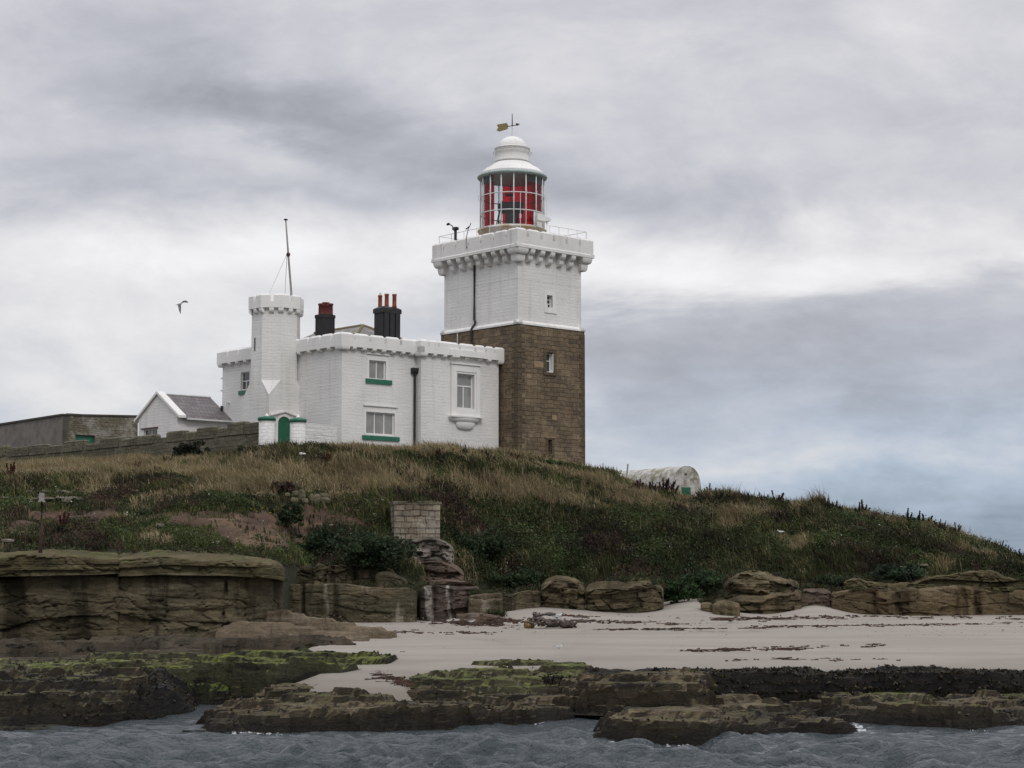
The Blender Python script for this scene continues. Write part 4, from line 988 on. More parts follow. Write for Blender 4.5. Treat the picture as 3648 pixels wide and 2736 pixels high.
# low merlons and taller ones
for x0, x1, yt in ((0, 32, 1588), (52, 115, 1592), (118, 172, 1584), (188, 240, 1586), (240, 306, 1570), (322, 368, 1579), (370, 434, 1560), (444, 487, 1563), (490, 560, 1551), (606, 664, 1536), (675, 712, 1538), (714, 775, 1522), (785, 824, 1524), (824, 880, 1504), (884, 942, 1505), (-120, -60, 1592), (-230, -150, 1600)):
    p, q = wallpt(x0), wallpt(x1); al = (q-p)/np.linalg.norm(q-p); F = Fr(p, al, nrm); xm = (x0+x1)/2
    zt = W(xm, yt, wallpt(xm)[1])[2]; zb_ = min(W(x, topc(x), wallpt(x)[1])[2] for x in (x0, x1))-.3
    if zt-zb_ > .1: MB().box(F, 0, np.linalg.norm(q-p), -.27, .27, zb_, zt, inset=.08, cap=.08).obj('merlon', M['stonedark'], gw)
# gate pillars
def pillar(x0, x1, c0, c1, ytop, ycap, Y, label):
    cx = (c0+c1)/2; s = 6433/Y; C = W(cx, ytop, Y)[:2]; R = (c1-c0)/2/s; z1, z0 = W(cx, ytop, Y)[2], W(cx, ycap, Y)[2]
    g = thing('gate_pillar', label, 'pillar', (*C, 9), 'gate pillars before the green door')
    MB().lathe(C, [(R*.86, 9.0), (R*.86, z0)], 20).obj('shaft', M['rubblewhite'], g, True)
    MB().lathe(C, [(R*.8, z0-.02), (R, z0), (R*1.02, z0+.10), (R*.96, z0+.19), (R*.6, z1-.06), (R*.3, z1)], 24).obj('cap', M['green'], g, True)
    MB().lathe(C, [(R*.30, z1-.05), (.02, z1+.16)], 12).obj('finial', M['smooth'], g)
pillar(943, 983, 918, 983, 1482, 1498, 101.7, 'round white gate pillar with green cap, joined to the mossy wall on the left')
pillar(1032, 1095, 1031, 1093, 1487, 1504, 102.6, 'round white gate pillar with green cap, right of the green door')
# low white rubble wall running right from the gate
p = W(1085, 1540, 102.9)[:2]; F = Fr(p, U, -V_); L = F.hit(1200, 1540)[0]; zt = F.hit(1100, 1508)[1]; zt2 = F.hit(1195, 1516)[1]
m = MB().face(F, [(0, 9), (L, 9), (L, zt2), (0, zt)], -.35, 0); o = m.obj('low_wall', M['rubblewhite']); tag(o, 'low white painted rubble wall between right gate pillar and house front', 'wall')
p = W(940, 1530, 103.9)[:2]; F = Fr(p, V_, -U); L2 = F.hit(868, 1530)[0]; zt = F.hit(940, 1497)[1]
o = MB().box(F, 0, L2, -.3, 0, 9, zt).obj('low_wall', M['smooth']); tag(o, 'smooth white wall behind the dark battlements at turret foot', 'wall')
# ================================================================ HUT behind the hill
hd = np.array([-.534, .845]); hr = np.array([.845, .534]); HC0 = W(2448, 1700, 175)[:2]
hf = Fr(HC0, hr, -hd); zht = W(2448, 1661, 175)[2]; Rw = 1.62; zgh = 9.6
hut = thing('barrel_roof_hut', 'small white barrel vaulted hut with green door on the skyline right of tower', 'hut', (*HC0, zgh))
prof = [(-Rw-.12, zgh), (-Rw-.04, zht-2.0)]+[(-Rw*cos(t), zht-1.75+1.75*sin(t)**.9) for t in np.linspace(.08, pi-.08, 22)]+[(Rw+.04, zht-2.0), (Rw+.12, zgh)]
dr = hf.rect(2427, 2460, 1736, 1790)
m = MB(); m.face(hf, prof, -.2, 0); m.obj('end_wall', M['hut'], hut)
Lh = 11.0; NS = 30; vs = []; fs = []; P2 = [(a*1.02, z+.03) for a, z in prof]; n = len(P2)
for k in range(NS+1):
    for i, (a, z) in enumerate(P2):
        s_ = 1+.05*(fbm(k*.45, i*.5, 3, 5)-.5); vs.append(hf.P(a*s_, -.02-Lh*k/NS, zht-1.75+(z-(zht-1.75))*s_ if z > zht-1.9 else z))
for k in range(NS):
    for i in range(n-1): fs.append((k*n+i, k*n+i+1, (k+1)*n+i+1, (k+1)*n+i))
mkobj('vault', vs, fs, M['hut'], hut, True)
MB().box(hf, dr[0], dr[1], -.1, .03, zgh, dr[3]).obj('door', M['greend'], hut)
q = hf.rect(2438, 2447, 1686, 1693); MB().box(hf, q[0], q[1], -.05, .04, q[2], q[3]).obj('vent', M['stonedark'], hut)
p = W(2234, 1668, 150); MB_ = MB().tube([tuple(W(2231, 1715, 150)), tuple(W(2237, 1653, 150))], .07, 6); o = MB_.obj('post', M['woodpale']); tag(o, 'short pale post with dark foot standing on skyline just left of the white hut', 'post')
# ================================================================ HILL (soil) as a radial sheet: px across, rows of (py | z, depth) away from the viewer
CX = [-600, 0, 435, 800, 1010, 1100, 1480, 1800, 2100, 2400, 2620, 2850, 3300, 3500, 3648, 3900, 4300]
RY = [  # depth of each row
 [80, 80, 80, 80, 83, 88, 88, 95, 96, 98, 98, 98, 98, 98, 98, 98, 98],
 [81, 81, 81, 81, 84, 88.5, 88.5, 95.5, 96.5, 98, 99, 99, 99, 99, 99, 99, 99],
 [84, 84, 84, 84, 87, 91, 92, 98, 99, 100.5, 101, 101, 101, 101, 101, 101, 101],
 [89, 89, 89, 89, 91, 94, 96, 102, 105, 106, 106, 106, 106, 105, 104, 104, 104],
 [97, 97, 97, 97, 97, 98, 101, 107, 112, 113, 113, 113, 112, 108.5, 106.5, 106, 106],
 [130, 122, 112, 106, 102.5, 102.5, 106, 113, 117.5, 121, 121, 121, 118, 111.5, 108.5, 108, 108],
 [136, 130, 124, 118, 112, 112, 115, 125, 130, 140, 140, 140, 135, 125, 120, 120, 120],
 [180]*17, [260]*17, [300]*17]
PYR = [None,
 [1975, 1975, 1975, 1978, 2000, 2035, 2075, 2068, 2068, 2128, 2055, 2090, 2060, 2058, 2080, 2100, 2110],
 [1905, 1905, 1900, 1905, 1930, 1955, 1960, 1955, 1965, 1985, 1985, 1985, 1990, 2012, 2052, 2085, 2100],
 [1795, 1792, 1790, 1800, 1805, 1808, 1795, 1822, 1832, 1872, 1880, 1885, 1925, 1990, 2045, 2080, 2098],
 [1700, 1695, 1690, 1675, 1650, 1655, 1665, 1700, 1745, 1805, 1820, 1833, 1890, 1975, 2036, 2076, 2096],
 [1712, 1698, 1664, 1640, 1606, 1602, 1618, 1640, 1688, 1776, 1802, 1828, 1898, 1998, 2068, 2090, 2100]]
ZR = [0.4, None, None, None, None, None]
pxg = np.arange(-600, 4301, 14.0); NR = 10
tg = np.concatenate([np.linspace(0, 1, 5)[:-1], np.linspace(1, 5, 4*34+1)[:-1], np.linspace(5, 9, 22)])
Ycol = np.array([np.interp(pxg, CX, r) for r in RY]); Zcol = np.zeros_like(Ycol)
Zcol[0] = .4
for r in range(1, 6):
    py = np.interp(pxg, CX, PYR[r]) if r < 5 else np.interp(pxg, CX[:9]+[2180, 2250, 2320]+CX[9:], PYR[5][:9]+[1700, 1726, 1752]+PYR[5][9:]); Zcol[r] = np.array([W(a, b, c)[2] for a, b, c in zip(pxg, py, Ycol[r])])
Zcol[6] = Zcol[5]+.15
hutz = np.array([W(a, 1776, 180)[2] for a in pxg])
wgt = np.clip(1-np.abs(pxg-2400)/380, 0, 1)**.5
Zcol[7] = np.where(wgt > 0, Zcol[5]*(1-wgt)+hutz*wgt, Zcol[5]); Zcol[7] = np.minimum(Zcol[7], 11.5)
Zcol[8] = np.minimum(Zcol[7]*.8, 8.0); Zcol[9] = -3
fadeR = np.clip((pxg-3500)/500, 0, 1); Zcol[7] = Zcol[7]*(1-fadeR)-2*fadeR; Zcol[8] = Zcol[8]*(1-fadeR)-3*fadeR; Zcol[6] = Zcol[6]*(1-fadeR)-1.0*fadeR
def smoothcols(Z):
    k = np.exp(-np.linspace(-2, 2, 9)**2); k /= k.sum(); return np.array([np.convolve(np.pad(z, 4, 'edge'), k, 'valid') for z in Z])
Ycol = smoothcols(Ycol); Zcol = smoothcols(Zcol)
def hill(px, t):
    """surface point(s) of the hillside for pixel column px and row parameter t"""
    px = np.asarray(px, float); t = np.asarray(t, float); px, t = np.broadcast_arrays(px, t)
    ci = np.clip((px-pxg[0])/(pxg[1]-pxg[0]), 0, len(pxg)-1.001); c0 = ci.astype(int); cf_ = ci-c0
    ti = np.clip(t, 0, NR-1.001); t0_ = ti.astype(int); tf = ti-t0_
    # Catmull-Rom along t, linear across
    def g(A, r): r = np.clip(r, 0, NR-1); return A[r, c0]*(1-cf_)+A[r, np.minimum(c0+1, len(pxg)-1)]*cf_
    def cr_(A):
        a, b, c_, d = g(A, t0_-1), g(A, t0_), g(A, t0_+1), g(A, t0_+2); f = tf
        lin = b*(1-f)+c_*f; cub = b+.5*f*(c_-a+f*(2*a-5*b+4*c_-d+f*(3*(b-c_)+d-a)))
        return lin*.5+cub*.5
    Y = cr_(Ycol); Z = cr_(Zcol)
    xr = (px-1824)/FPX; X = xr*Y/CP*1.0
    amp = np.clip(t*1.2, 0, 1)*np.clip((6.5-t)/1.5, .25, 1)
    ledge = np.clip(1-np.abs(t-2.2)/1.2, 0, 1)*np.clip((1200-px)/200, 0, 1)
    Z = Z+(fbm(X*.45, Y*.45, 0, 3, 5)-.5)*1.05*amp*np.where(t < 4.4, 1, .45)+(fbm(X*1.0, Y*1.0, 0, 43, 3)-.5)*.75*amp*np.where(t < 4.6, 1, .3)*np.clip((px-700)/600, .35, 1)+(fbm(X*.12, Y*.12, 5, 8, 2)-.5)*.8*amp*np.where(t < 4.4, 1, .2)+(fbm(X*.25, Y*1.6, 0, 33, 3)-.5)*.9*ledge
    return np.stack([X, Y, Z], -1)
PXG, TG = np.meshgrid(pxg, tg)
HP = hill(PXG, TG); hx, hy = project(HP)
# patches of bare reddish earth, dry grass and dark herbs, laid out on the ground
def soft(px, py, cx, cy, sx, sy, k=0.0): d = px-cx; return np.exp(-(d/sx)**2-((py-cy-d*k)/sy)**2)
def bare(px, py, X, Y):
    s = soft(px, py, 250, 1842, 230, 44)*1.2+soft(px, py, 860, 1880, 200, 62, .1)*1.2+soft(px, py, 620, 1850, 170, 24)*.8+soft(px, py, 1060, 1850, 110, 40, .15)+soft(px, py, 1270, 1860, 130, 30, .2)*.9+soft(px, py, 60, 1900, 120, 22)*.7+soft(px, py, 980, 1930, 130, 22)+soft(px, py, 1050, 1805, 90, 14)*.8+soft(px, py, 2720, 1920, 160, 16)*.75+soft(px, py, 3010, 1925, 60, 14)*.6
    return np.clip((s+(fbm(X*.6, Y*.6, 1, 21, 5)-.5)*1.3-.42)*3.2, 0, 1)
def tan_(px, py, X, Y):
    """how far the sward is dry grass rather than green herbs"""
    s = soft(px, py, 200, 1690, 700, 26)*1.0+soft(px, py, 850, 1705, 330, 30, .08)*1.1+soft(px, py, 1330, 1735, 260, 38, .16)*1.1+soft(px, py, 1750, 1750, 330, 45, .22)*1.0+soft(px, py, 2150, 1795, 220, 32, .2)*.8
    s = s+soft(px, py, 1450, 1612, 420, 22, .06)*.75+soft(px, py, 1950, 1680, 200, 26, .25)*.85+soft(px, py, 2300, 1745, 150, 20, .2)*.7+soft(px, py, 2450, 1790, 350, 16)*.5+soft(px, py, 3430, 1945, 130, 40, .6)*.55+soft(px, py, 750, 1770, 220, 16)*.5+soft(px, py, 1180, 1700, 300, 60)*.25+soft(px, py, 2900, 1850, 500, 22)*.3
    return np.clip((s+(fbm(X*.38, Y*.38, 2, 41, 5)-.5)*2.5-.36)*2.2, 0, 1)
B = bare(hx, hy, HP[..., 0], HP[..., 1]); TN = tan_(hx, hy, HP[..., 0], HP[..., 1])
c_soil = np.array([.082, .048, .031]); c_green = np.array([.028, .034, .014]); c_tan = np.array([.11, .085, .042])
r_ = fbm(HP[..., 0]*1.2, HP[..., 2]*2.5, 0, 77, 4)[..., None]
ccol = c_green*(1-TN[..., None])+c_tan*TN[..., None]; soilc = c_soil*(.6+.9*r_)+np.array([.03, .024, .010])*(r_ > .58)
ccol = ccol*(1-B[..., None])+soilc*B[..., None]
ny, nx_ = PXG.shape; ii = np.arange(ny*nx_).reshape(ny, nx_)
FQ = np.stack([ii[:-1, :-1], ii[:-1, 1:], ii[1:, 1:], ii[1:, :-1]], -1).reshape(-1, 4)
o = mkobj('hill', HP.reshape(-1, 3), FQ, M['soil'], None, True, ccol.reshape(-1, 3)); tag(o, 'grassy hillside of the island rising behind the beach', 'hill', kind='structure')
# lookup: where does a pixel hit the hill
def hill_at(px, py):
    t = np.linspace(.9, 5.4, 400); P = hill(np.full(400, float(px)), t); _, y = project(P)
    i = np.argmax(y <= py) if (y <= py).any() else 399
    return P[i]
# ================================================================ BEACH
def sandz(X, Y):
    z = np.interp(Y, [30, 40, 44, 47, 51, 55, 92, 100, 130], [-2.2, -.75, -.1, .45, .86, .95, 1.78, 2.0, 2.6])
    pxx = 1824+6433*X/Y
    z = z+.55*np.exp(-((pxx-2480)/150)**2)*np.clip((Y-86)/9, 0, 1)+.38*np.exp(-((pxx-2900)/110)**2)*np.clip((Y-87)/5, 0, 1)+.45*np.exp(-((pxx-1900)/260)**2)*np.clip((Y-84)/9, 0, 1)
    z = z+(fbm(X*.08, Y*.2, 0, 12, 3)-.5)*.22*np.clip((Y-47)/10, 0, 1)
    z = z-np.clip((1150-pxx)/500, 0, 1)*np.clip((84-Y)/14, 0, 1)*1.6
    z = z-np.clip((pxx-1470)/90, 0, 1)*np.clip((56.5-Y)/3, 0, 1)*1.9-np.clip((pxx-1880)/90, 0, 1)*np.clip((57-Y)/2, 0, 1)*.6-np.clip((50.5-Y)/2, 0, 1)*1.5
    return z
bx = np.linspace(-75, 75, 420); by = np.concatenate([np.linspace(30, 60, 110), np.linspace(60.4, 100, 90), np.linspace(101, 125, 8)])
BX, BY = np.meshgrid(bx, by); BZ = sandz(BX, BY); ii = np.arange(BX.size).reshape(BX.shape)
FQ = np.stack([ii[:-1, :-1], ii[:-1, 1:], ii[1:, 1:], ii[1:, :-1]], -1).reshape(-1, 4)
o = mkobj('beach', np.stack([BX, BY, BZ], -1).reshape(-1, 3), FQ, M['sand'], None, True); tag(o, 'pale sandy beach below the hill', 'beach', kind='structure')
# ================================================================ SEA
q = np.linspace(-1, 1, 560); Xn = np.sign(q)*np.abs(q)**1.9
ys = np.concatenate([np.linspace(-30, 20, 12)[:-1], np.linspace(20, 31, 20)[:-1], np.linspace(31, 52, 300)[:-1], np.geomspace(52, 9000, 50)])
XX = np.outer(18+np.clip(ys-30, 0, None)**1.15*1.0+40, Xn)*1.0; YY = np.repeat(ys[:, None], len(q), 1)
fall = np.clip((56-YY)/6, 0, 1)*np.clip((YY-21)/6, 0, 1)*np.clip((32-np.abs(XX))/8, 0, 1)
wx = XX+(fbm(XX*.3, YY*.3, 0, 4, 3)-.5)*2.0; wy = YY+(fbm(XX*.35, YY*.35, 3, 5, 3)-.5)*1.6
def ridge(x, y, s): n = fbm(x, y, 0, s, 4, .5); return 1-np.abs(n*2-1)*1.6
calm = np.clip((48-YY)/6, .22, 1)
rd = lambda x, y, s: np.clip(1-np.abs(fbm(x, y, 0, s, 3, .45)*2-1)*2.2, 0, 1)**1.4
hW = rd(wx*.26, wy*.34, 61)*.30+rd(wx*.62+5, wy*.75, 62)*.16+(fbm(wx*.5, wy*.6, 0, 65, 2)-.5)*.25-.16+(fbm(wx*.8, wy*2.0, 0, 63, 4)-.5)*.70+(fbm(wx*4, wy*6, 0, 64, 3)-.5)*.12
ZZ = hW*fall*calm
ii = np.arange(XX.size).reshape(XX.shape); FQ = np.stack([ii[:-1, :-1], ii[:-1, 1:], ii[1:, 1:], ii[1:, :-1]], -1).reshape(-1, 4)
o = mkobj('sea', np.stack([XX, YY, ZZ], -1).reshape(-1, 3), FQ, M['sea'], None, True); tag(o, 'choppy grey sea in front of the reef', 'sea', kind='structure')
# ================================================================ ROCKS
ROCKFRONT = {}
def reef(name, label, cat, nodes, mat, st=.19, A=.80, jag=1.4, ramp=.3, res=.075, group=None, seed=1, dep=.5, sx=.45, sy=1.0, tilt=0.0):
    """low tidal ledge as a terraced height field: bedding planes that break off in sharp irregular steps"""
    P = []
    for n_ in nodes:
        px, yb, yt, zb, back = n_[:5]; Yf = n_[5] if len(n_) > 5 and n_[5] else Wz(px, yb, zb)[1]; rise = n_[6] if len(n_) > 6 else .05
        zt = W(px, yt, Yf)[2]; P.append((px, Yf, W(px, yb, Yf)[2], max(zt, W(px, yb, Yf)[2]+.06), Yf+back, zt+rise))
    P = np.array(P, float); L = np.concatenate([[0], np.cumsum(np.abs(np.diff((P[:, 0]-1824)/6433*P[:, 1])))]); n = int(L[-1]/res)
    s = np.linspace(-.4, L[-1]+.4, n+1); Q = np.array([np.interp(s, L, P[:, k]) for k in range(6)]); Q[0] = P[0, 0]+(np.interp(s, L, P[:, 0])-P[0, 0]); Q[0] += np.where(s < 0, s, np.where(s > L[-1], s-L[-1], 0))*6433/Q[1]
    px, Yf, zb, zt, Yb, zk = Q; W_ = Yb-Yf; m = int((W_.max()+1.0)/res/1.2); v = np.linspace(-.5, 1, m)[:, None]
    dd = np.where(v < 0, v*1.0, v*(W_[None]+.4)); Y = Yf[None]+dd; X = ((px-1824)/6433)[None]*Y
    edge = (fbm(X*.9, Y*.9, 0, seed, 4)-.5)*jag+(_hash(np.floor(X/.7).astype(np.int64), np.floor(Y/.5).astype(np.int64), 0, seed)-.5)*jag*.35
    f_in = (dd+edge*.6)/ramp; b_in = (W_[None]-dd+edge*.6)/.6; e_in = (np.minimum(s, L[-1]-s)[None]+.25+edge)/.5
    ins = np.clip(np.minimum(np.minimum(f_in, b_in), e_in), -.4, 1); frac = np.clip(dd/np.maximum(W_[None], .1), 0, 1)
    top = zt[None]+(zk-zt)[None]*frac+(fbm(X*sx, Y*sy, 0, seed+1, 5)-.5)*A+(fbm(X*.15, Y*.3, 0, seed+2, 2)-.5)*A*.6
    base = zb[None]-dep; h = np.where(ins > 0, zb[None]+(top-zb[None])*np.clip(ins, 0, 1)**.8, zb[None]+ins*dep*2.4)
    q = (h+tilt*X+(fbm(X*.3, Y*.5, 0, seed+3, 3)-.5)*st*1.6)/st; fl = np.floor(q); fr = q-fl; stp = st*(fl+np.clip((fr-.80)/.20, 0, 1))-tilt*X
    z = h*.12+stp*.88+(fbm(X*2.2, Y*3.0, 0, seed+4, 4)-.5)*.09+(fbm(X*8, Y*10, 0, seed+5, 3)-.5)*.035
    gr = np.exp(-(np.abs(fbm(X*.5+Y*.3, Y*.45-X*.1, 0, seed+6, 3)-.5)/.010)**2); z = z-gr*.16
    z[0] = base; z[-1] = base; z[:, 0] = base[0, 0]; z[:, -1] = base[0, -1]
    V = np.stack([X, Y-0*z, z], -1); ii = np.arange(V.shape[0]*V.shape[1]).reshape(V.shape[:2]); FQ = np.stack([ii[:-1, :-1], ii[:-1, 1:], ii[1:, 1:], ii[1:, :-1]], -1).reshape(-1, 4)
    o = mkobj(name, V.reshape(-1, 3), FQ, M[mat], None, False, None, False); ROCKFRONT.setdefault('h_'+mat, []).append((V, None)); return tag(o, label, cat, group), V
def ledge(name, label, cat, nodes, mat, amp=.16, bed=.45, blk=1.6, joints=(), res=.10, endr=.8, rnd=.22, group=None, seed=1, nf=16, ntop=14, topamp=.10, cracks=(), lump=0.0, smooth_nodes=True, dep=.35):
    """nodes: (px, ybot, ytop, zb, back, Yf, rise) -> long rock with a broken front face, rounded lip and top running back"""
    P = []; rnd = rnd*.55; nf = int(nf*1.7); ntop = int(ntop*2.0)
    for n_ in nodes:
        px, yb, yt, zb, back = n_[:5]; Yf = n_[5] if len(n_) > 5 and n_[5] else Wz(px, yb, zb)[1]; rise = n_[6] if len(n_) > 6 else .05
        zbb = W(px, yb, Yf)[2]; zt = max(W(px, yt, Yf)[2], zbb+.08); P.append((px, Yf, zbb, zt, Yf+back, zt+rise))
    P = np.array(P, float); L = np.concatenate([[0], np.cumsum(np.hypot(np.diff((P[:, 0]-1824)/6433*P[:, 1]), np.diff(P[:, 1])))])
    n = max(8, int(L[-1]/res)); s = np.linspace(0, L[-1], n+1); Q = np.array([np.interp(s, L, P[:, k]) for k in range(6)])
    if smooth_nodes:
        kk = max(3, int(.5/res)*2+1); ker = np.hanning(kk+2)[1:-1]; ker /= ker.sum(); Q = np.array([np.convolve(np.pad(r, kk//2, 'edge'), ker, 'valid')[:n+1] for r in Q])
    px, Yf, zb, zt, Yb, zk = Q
    e = np.minimum(s, L[-1]-s); w = np.sqrt(np.clip(1-(1-np.clip(e/endr, 0, 1))**2, 0, 1))
    eh = .80 if zb.mean() > 1.0 else .55; Yf = Yf+(1-w)*endr*.6; Yb = np.maximum(Yb-(1-w)*endr*.3, Yf+.3); zt = zb+(zt-zb)*(eh+(1-eh)*w); zk = zb+(zk-zb)*(eh+(1-eh)*w)
    zt = zt+(fbm(s*.7, seed, 0, seed, 4)-.5)*topamp*2*w; r = np.minimum(rnd, (zt-zb)*.45)
    rows = []; th = []
    for k in range(nf):
        f = k/(nf-1); rows.append((np.zeros_like(s), (zb-dep)*(1-f)+(zt-r)*f)); th.append(0)
    for k in range(1, 5):
        t = pi/2*k/4; rows.append((r*(1-cos(t)), zt-r+r*sin(t))); th.append(t)
    for k in range(1, ntop+1):
        f = (k/ntop)**1.15; rows.append((r+(Yb-Yf-r)*f, zt+(zk-zt)*f)); th.append(pi/2)
    rows.append((Yb-Yf+.25, zb-dep)); th.append(pi/2)
    nr = len(rows); D = np.array([np.broadcast_to(a, s.shape) for a, b in rows]); Z = np.array([b for a, b in rows]); TH = np.array(th)[:, None]
    SS = np.repeat(s[None], nr, 0)
    xr = (px-1824)/6433; Yv = Yf[None]+D; Xv = xr[None]*Yv
    # displacement: big undulation, offset blocks, broken bedding grooves, fine grain
    q_ = Z/bed+(fbm(SS*.22, Yv*.25, 0, seed+3, 3)-.5)*2.0; cell = np.floor(q_); fr = q_-cell; zi_ = np.zeros_like(cell, dtype=np.int64)
    off = _hash(cell.astype(np.int64), zi_, zi_, seed)
    bq = SS/blk+off*7+(fbm(SS*.6, Z*1.3, 0, seed+9, 3)-.5)*1.1; bc = np.floor(bq); bf = bq-bc
    hb = _hash(cell.astype(np.int64), bc.astype(np.int64), zi_, seed+5); hb2 = _hash(cell.astype(np.int64), bc.astype(np.int64), zi_+3, seed+6)
    gv = np.clip((vn(SS*.5, cell*3.1, 0, seed+11)-.38)*5, 0, 1)
    d = (off-.5)*amp*.45+(hb-.5)*amp*2.1+(bf-.5)*(hb2-.5)*amp*2.2+(fbm(SS*.32, Z*.5, Yv*.3, seed+1, 3)-.5)*amp*3.2
    d = d+(fbm(SS*1.1, Z*1.7, Yv, seed+14, 4)-.5)*amp*2.0+(fbm(SS*3.2, Z*7, Yv*3, seed+2, 4)-.5)*amp*1.0
    d = d-amp*.45*np.exp(-(np.minimum(fr, 1-fr)/.055)**2)*gv-amp*.9*np.exp(-(np.minimum(bf, 1-bf)*blk/.06)**2)*(hb > .55)
    d = d-amp*.8*np.exp(-(np.abs(fbm(SS*.7+Z*.6, Z*.9, 0, seed+12, 3)-.5)/.014)**2)
    for j in joints:
        pj_ = np.interp(j[0], P[:, 0], L); d = d-(j[1])*np.exp(-((SS-pj_+(fbm(Z*1.2, 3, 0, seed, 2)-.5)*.3)/(.10 if len(j) < 3 else j[2]))**2)
    for cz, ca in cracks: d = d-ca*np.exp(-((Z-cz-(fbm(SS*.4, 1, 0, seed+8, 3)-.5)*.5)/.055)**2)
    if lump: d = d+(fbm(SS*.35, Z*.6, Yv*.35, seed+4, 3)-.5)*lump*2
    d[0] *= .3; d[-1] = 0
    tq = fbm(Xv*.20, Yv*.75, 0, seed+7, 4)*9; tf_ = tq-np.floor(tq); ter = (np.floor(tq)+np.clip((tf_-.82)/.18, 0, 1))/9
    dtop = (fbm(Xv*.6, Yv*1.5, 0, seed+6, 5)-.5)*topamp*1.6+(ter-.5)*topamp*4.2+(fbm(Xv*3, Yv*7, 0, seed+16, 3)-.5)*topamp*.5
    c_, s_ = np.cos(TH), np.sin(TH)
    dirx = -xr[None]/np.sqrt(1+xr**2)[None]; diry = -1/np.sqrt(1+xr**2)[None]
    Xv = Xv+dirx*d*c_; Yv = Yv+diry*d*c_; wend = np.clip(w, .15, 1)[None]
    Zv = Z+s_*(dtop*wend+.25*d*(TH < 1.5)); Zv[-1] = Z[-1]
    V = np.stack([Xv, Yv, Zv], -1); m_ = n+1; ii = np.arange(nr*m_).reshape(nr, m_)
    F = [tuple(f) for f in np.stack([ii[:-1, :-1], ii[:-1, 1:], ii[1:, 1:], ii[1:, :-1]], -1).reshape(-1, 4)]
    F.append(tuple(ii[:, 0])); F.append(tuple(ii[::-1, -1]))
    o = mkobj(name, V.reshape(-1, 3), F, M[mat] if isinstance(mat, str) else mat, None, False)
    ROCKFRONT.setdefault(mat if isinstance(mat, str) else 'x', []).append((V, w))
    return tag(o, label, cat, group), V
def guano_mat():
    m = m_rock('guano_streaked_rock', (.105, .080, .064), (.06, .048, .040), (.15, .12, .098), streak=.5); nt = m.node_tree; b = nt.nodes['Principled BSDF']; old = b.inputs['Base Color'].links[0].from_socket; p = pos(nt); x, y, z = sep(nt, p)
    xx = x+(noise(nt, scalev(nt, p, 2, 2, .8), 1, 4, .6)-.5)*.25+(z-2.5)*.12; f = None
    for c_, w in ((W(1528, 2150, 85.6)[0], .22), (W(1597, 2150, 85.6)[0], .10)):
        g = ((xx-c_)/w).ab().step(1.0, .55); f = g if f is None else f.mx(g)
    f = f*(noise(nt, scalev(nt, p, 3, 3, 2), 1, 4, .7).step(.3, .55))
    nt.links.new(mixc(nt, (f*.8).s, old, (.36, .34, .30)), b.inputs['Base Color']); return m
M['guanorock'] = guano_mat()
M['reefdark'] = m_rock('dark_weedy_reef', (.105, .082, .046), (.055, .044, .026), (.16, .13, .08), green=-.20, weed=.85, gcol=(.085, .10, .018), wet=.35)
G1 = 'sandstone cliffs behind the beach'; G2 = 'low tidal reef rocks along the water'
ledge('cliff_rock', 'tall brown cliff face at the far left edge under a dark overhang', 'rock', [(-420, 2300, 2062, 0, 3.2, 76), (0, 2296, 2066, 0, 3.2, 75.6), (220, 2292, 2050, 0, 3.2, 75.4), (436, 2285, 2055, 0, 3, 75.6)], 'cliff', .15, 1.0, 3.2, [(300, .1)], endr=.05, rnd=.2, group=G1, seed=3, nf=40, cracks=[(1.7, .06)])
ledge('cliff_rock', 'thin layered cap slab with grass on top, leftmost on the cliff', 'rock', [(-420, 2047, 1985, 0, 5.0, 75.2, .35), (0, 2045, 1990, 0, 5, 74.9, .35), (240, 2042, 1985, 0, 5, 74.9, .35), (434, 2035, 1992, 0, 5, 75.1, .3)], 'clifftop', .12, .12, 2.4, endr=.25, rnd=.16, group=G1, seed=5, nf=24, topamp=.12, dep=.1)
ledge('cliff_rock', 'big olive brown cliff block with fractured face, ending in a rounded corner', 'rock', [(400, 2278, 2052, 0, 3, 75.55), (600, 2272, 2042, 0, 3.2, 75.2), (800, 2262, 2046, 0, 3.4, 75.6), (930, 2250, 2055, 0, 4, 76.6), (1016, 2235, 2065, 0, 5, 79)], 'cliff', .15, .95, 2.9, [(800, .3, .05), (520, .1)], endr=.6, rnd=.3, group=G1, seed=9, nf=42, cracks=[(2.4, .05)])
ledge('cliff_rock', 'rounded cap boulder lying on the middle of the left cliff', 'rock', [(412, 2046, 1992, 0, 5, 75.05, .3), (560, 2040, 1982, 0, 5, 74.9, .3), (800, 2042, 1988, 0, 5, 75.2, .3), (960, 2052, 2000, 0, 5, 76.2, .2), (1018, 2062, 2025, 0, 4.5, 77.5, .1)], 'clifftop', .13, .3, 2.6, endr=.5, rnd=.40, group=G1, seed=13, nf=20, topamp=.10, dep=.1)
ledge('cliff_rock', 'upper grey cliff step half hidden by herbs, behind the pale streaked face', 'rock', [(1000, 2110, 2030, 0, 2, 86.8), (1150, 2110, 2012, 0, 2, 87), (1350, 2115, 2010, 0, 2, 87.3), (1420, 2115, 2040, 0, 1.6, 87.6)], 'cliffpale', .2, .5, 1.4, [(1120, .3), (1190, .3), (1270, .3)], endr=.5, group=G1, seed=17, nf=20)
ledge('cliff_rock', 'long flat topped cliff face streaked with white, above the beach left of centre', 'rock', [(1015, 2200, 2085, 0, 4.5, 85.2), (1200, 2206, 2082, 0, 4.5, 84.8), (1350, 2208, 2090, 0, 4.4, 84.6), (1470, 2206, 2096, 0, 3.6, 84.8), (1490, 2204, 2110, 0, 3, 85.2)], 'cliffpale', .12, 1.0, 3.4, [(1075, .4, .06), (1190, .2)], endr=.4, rnd=.14, group=G1, seed=21, nf=26, topamp=.06)
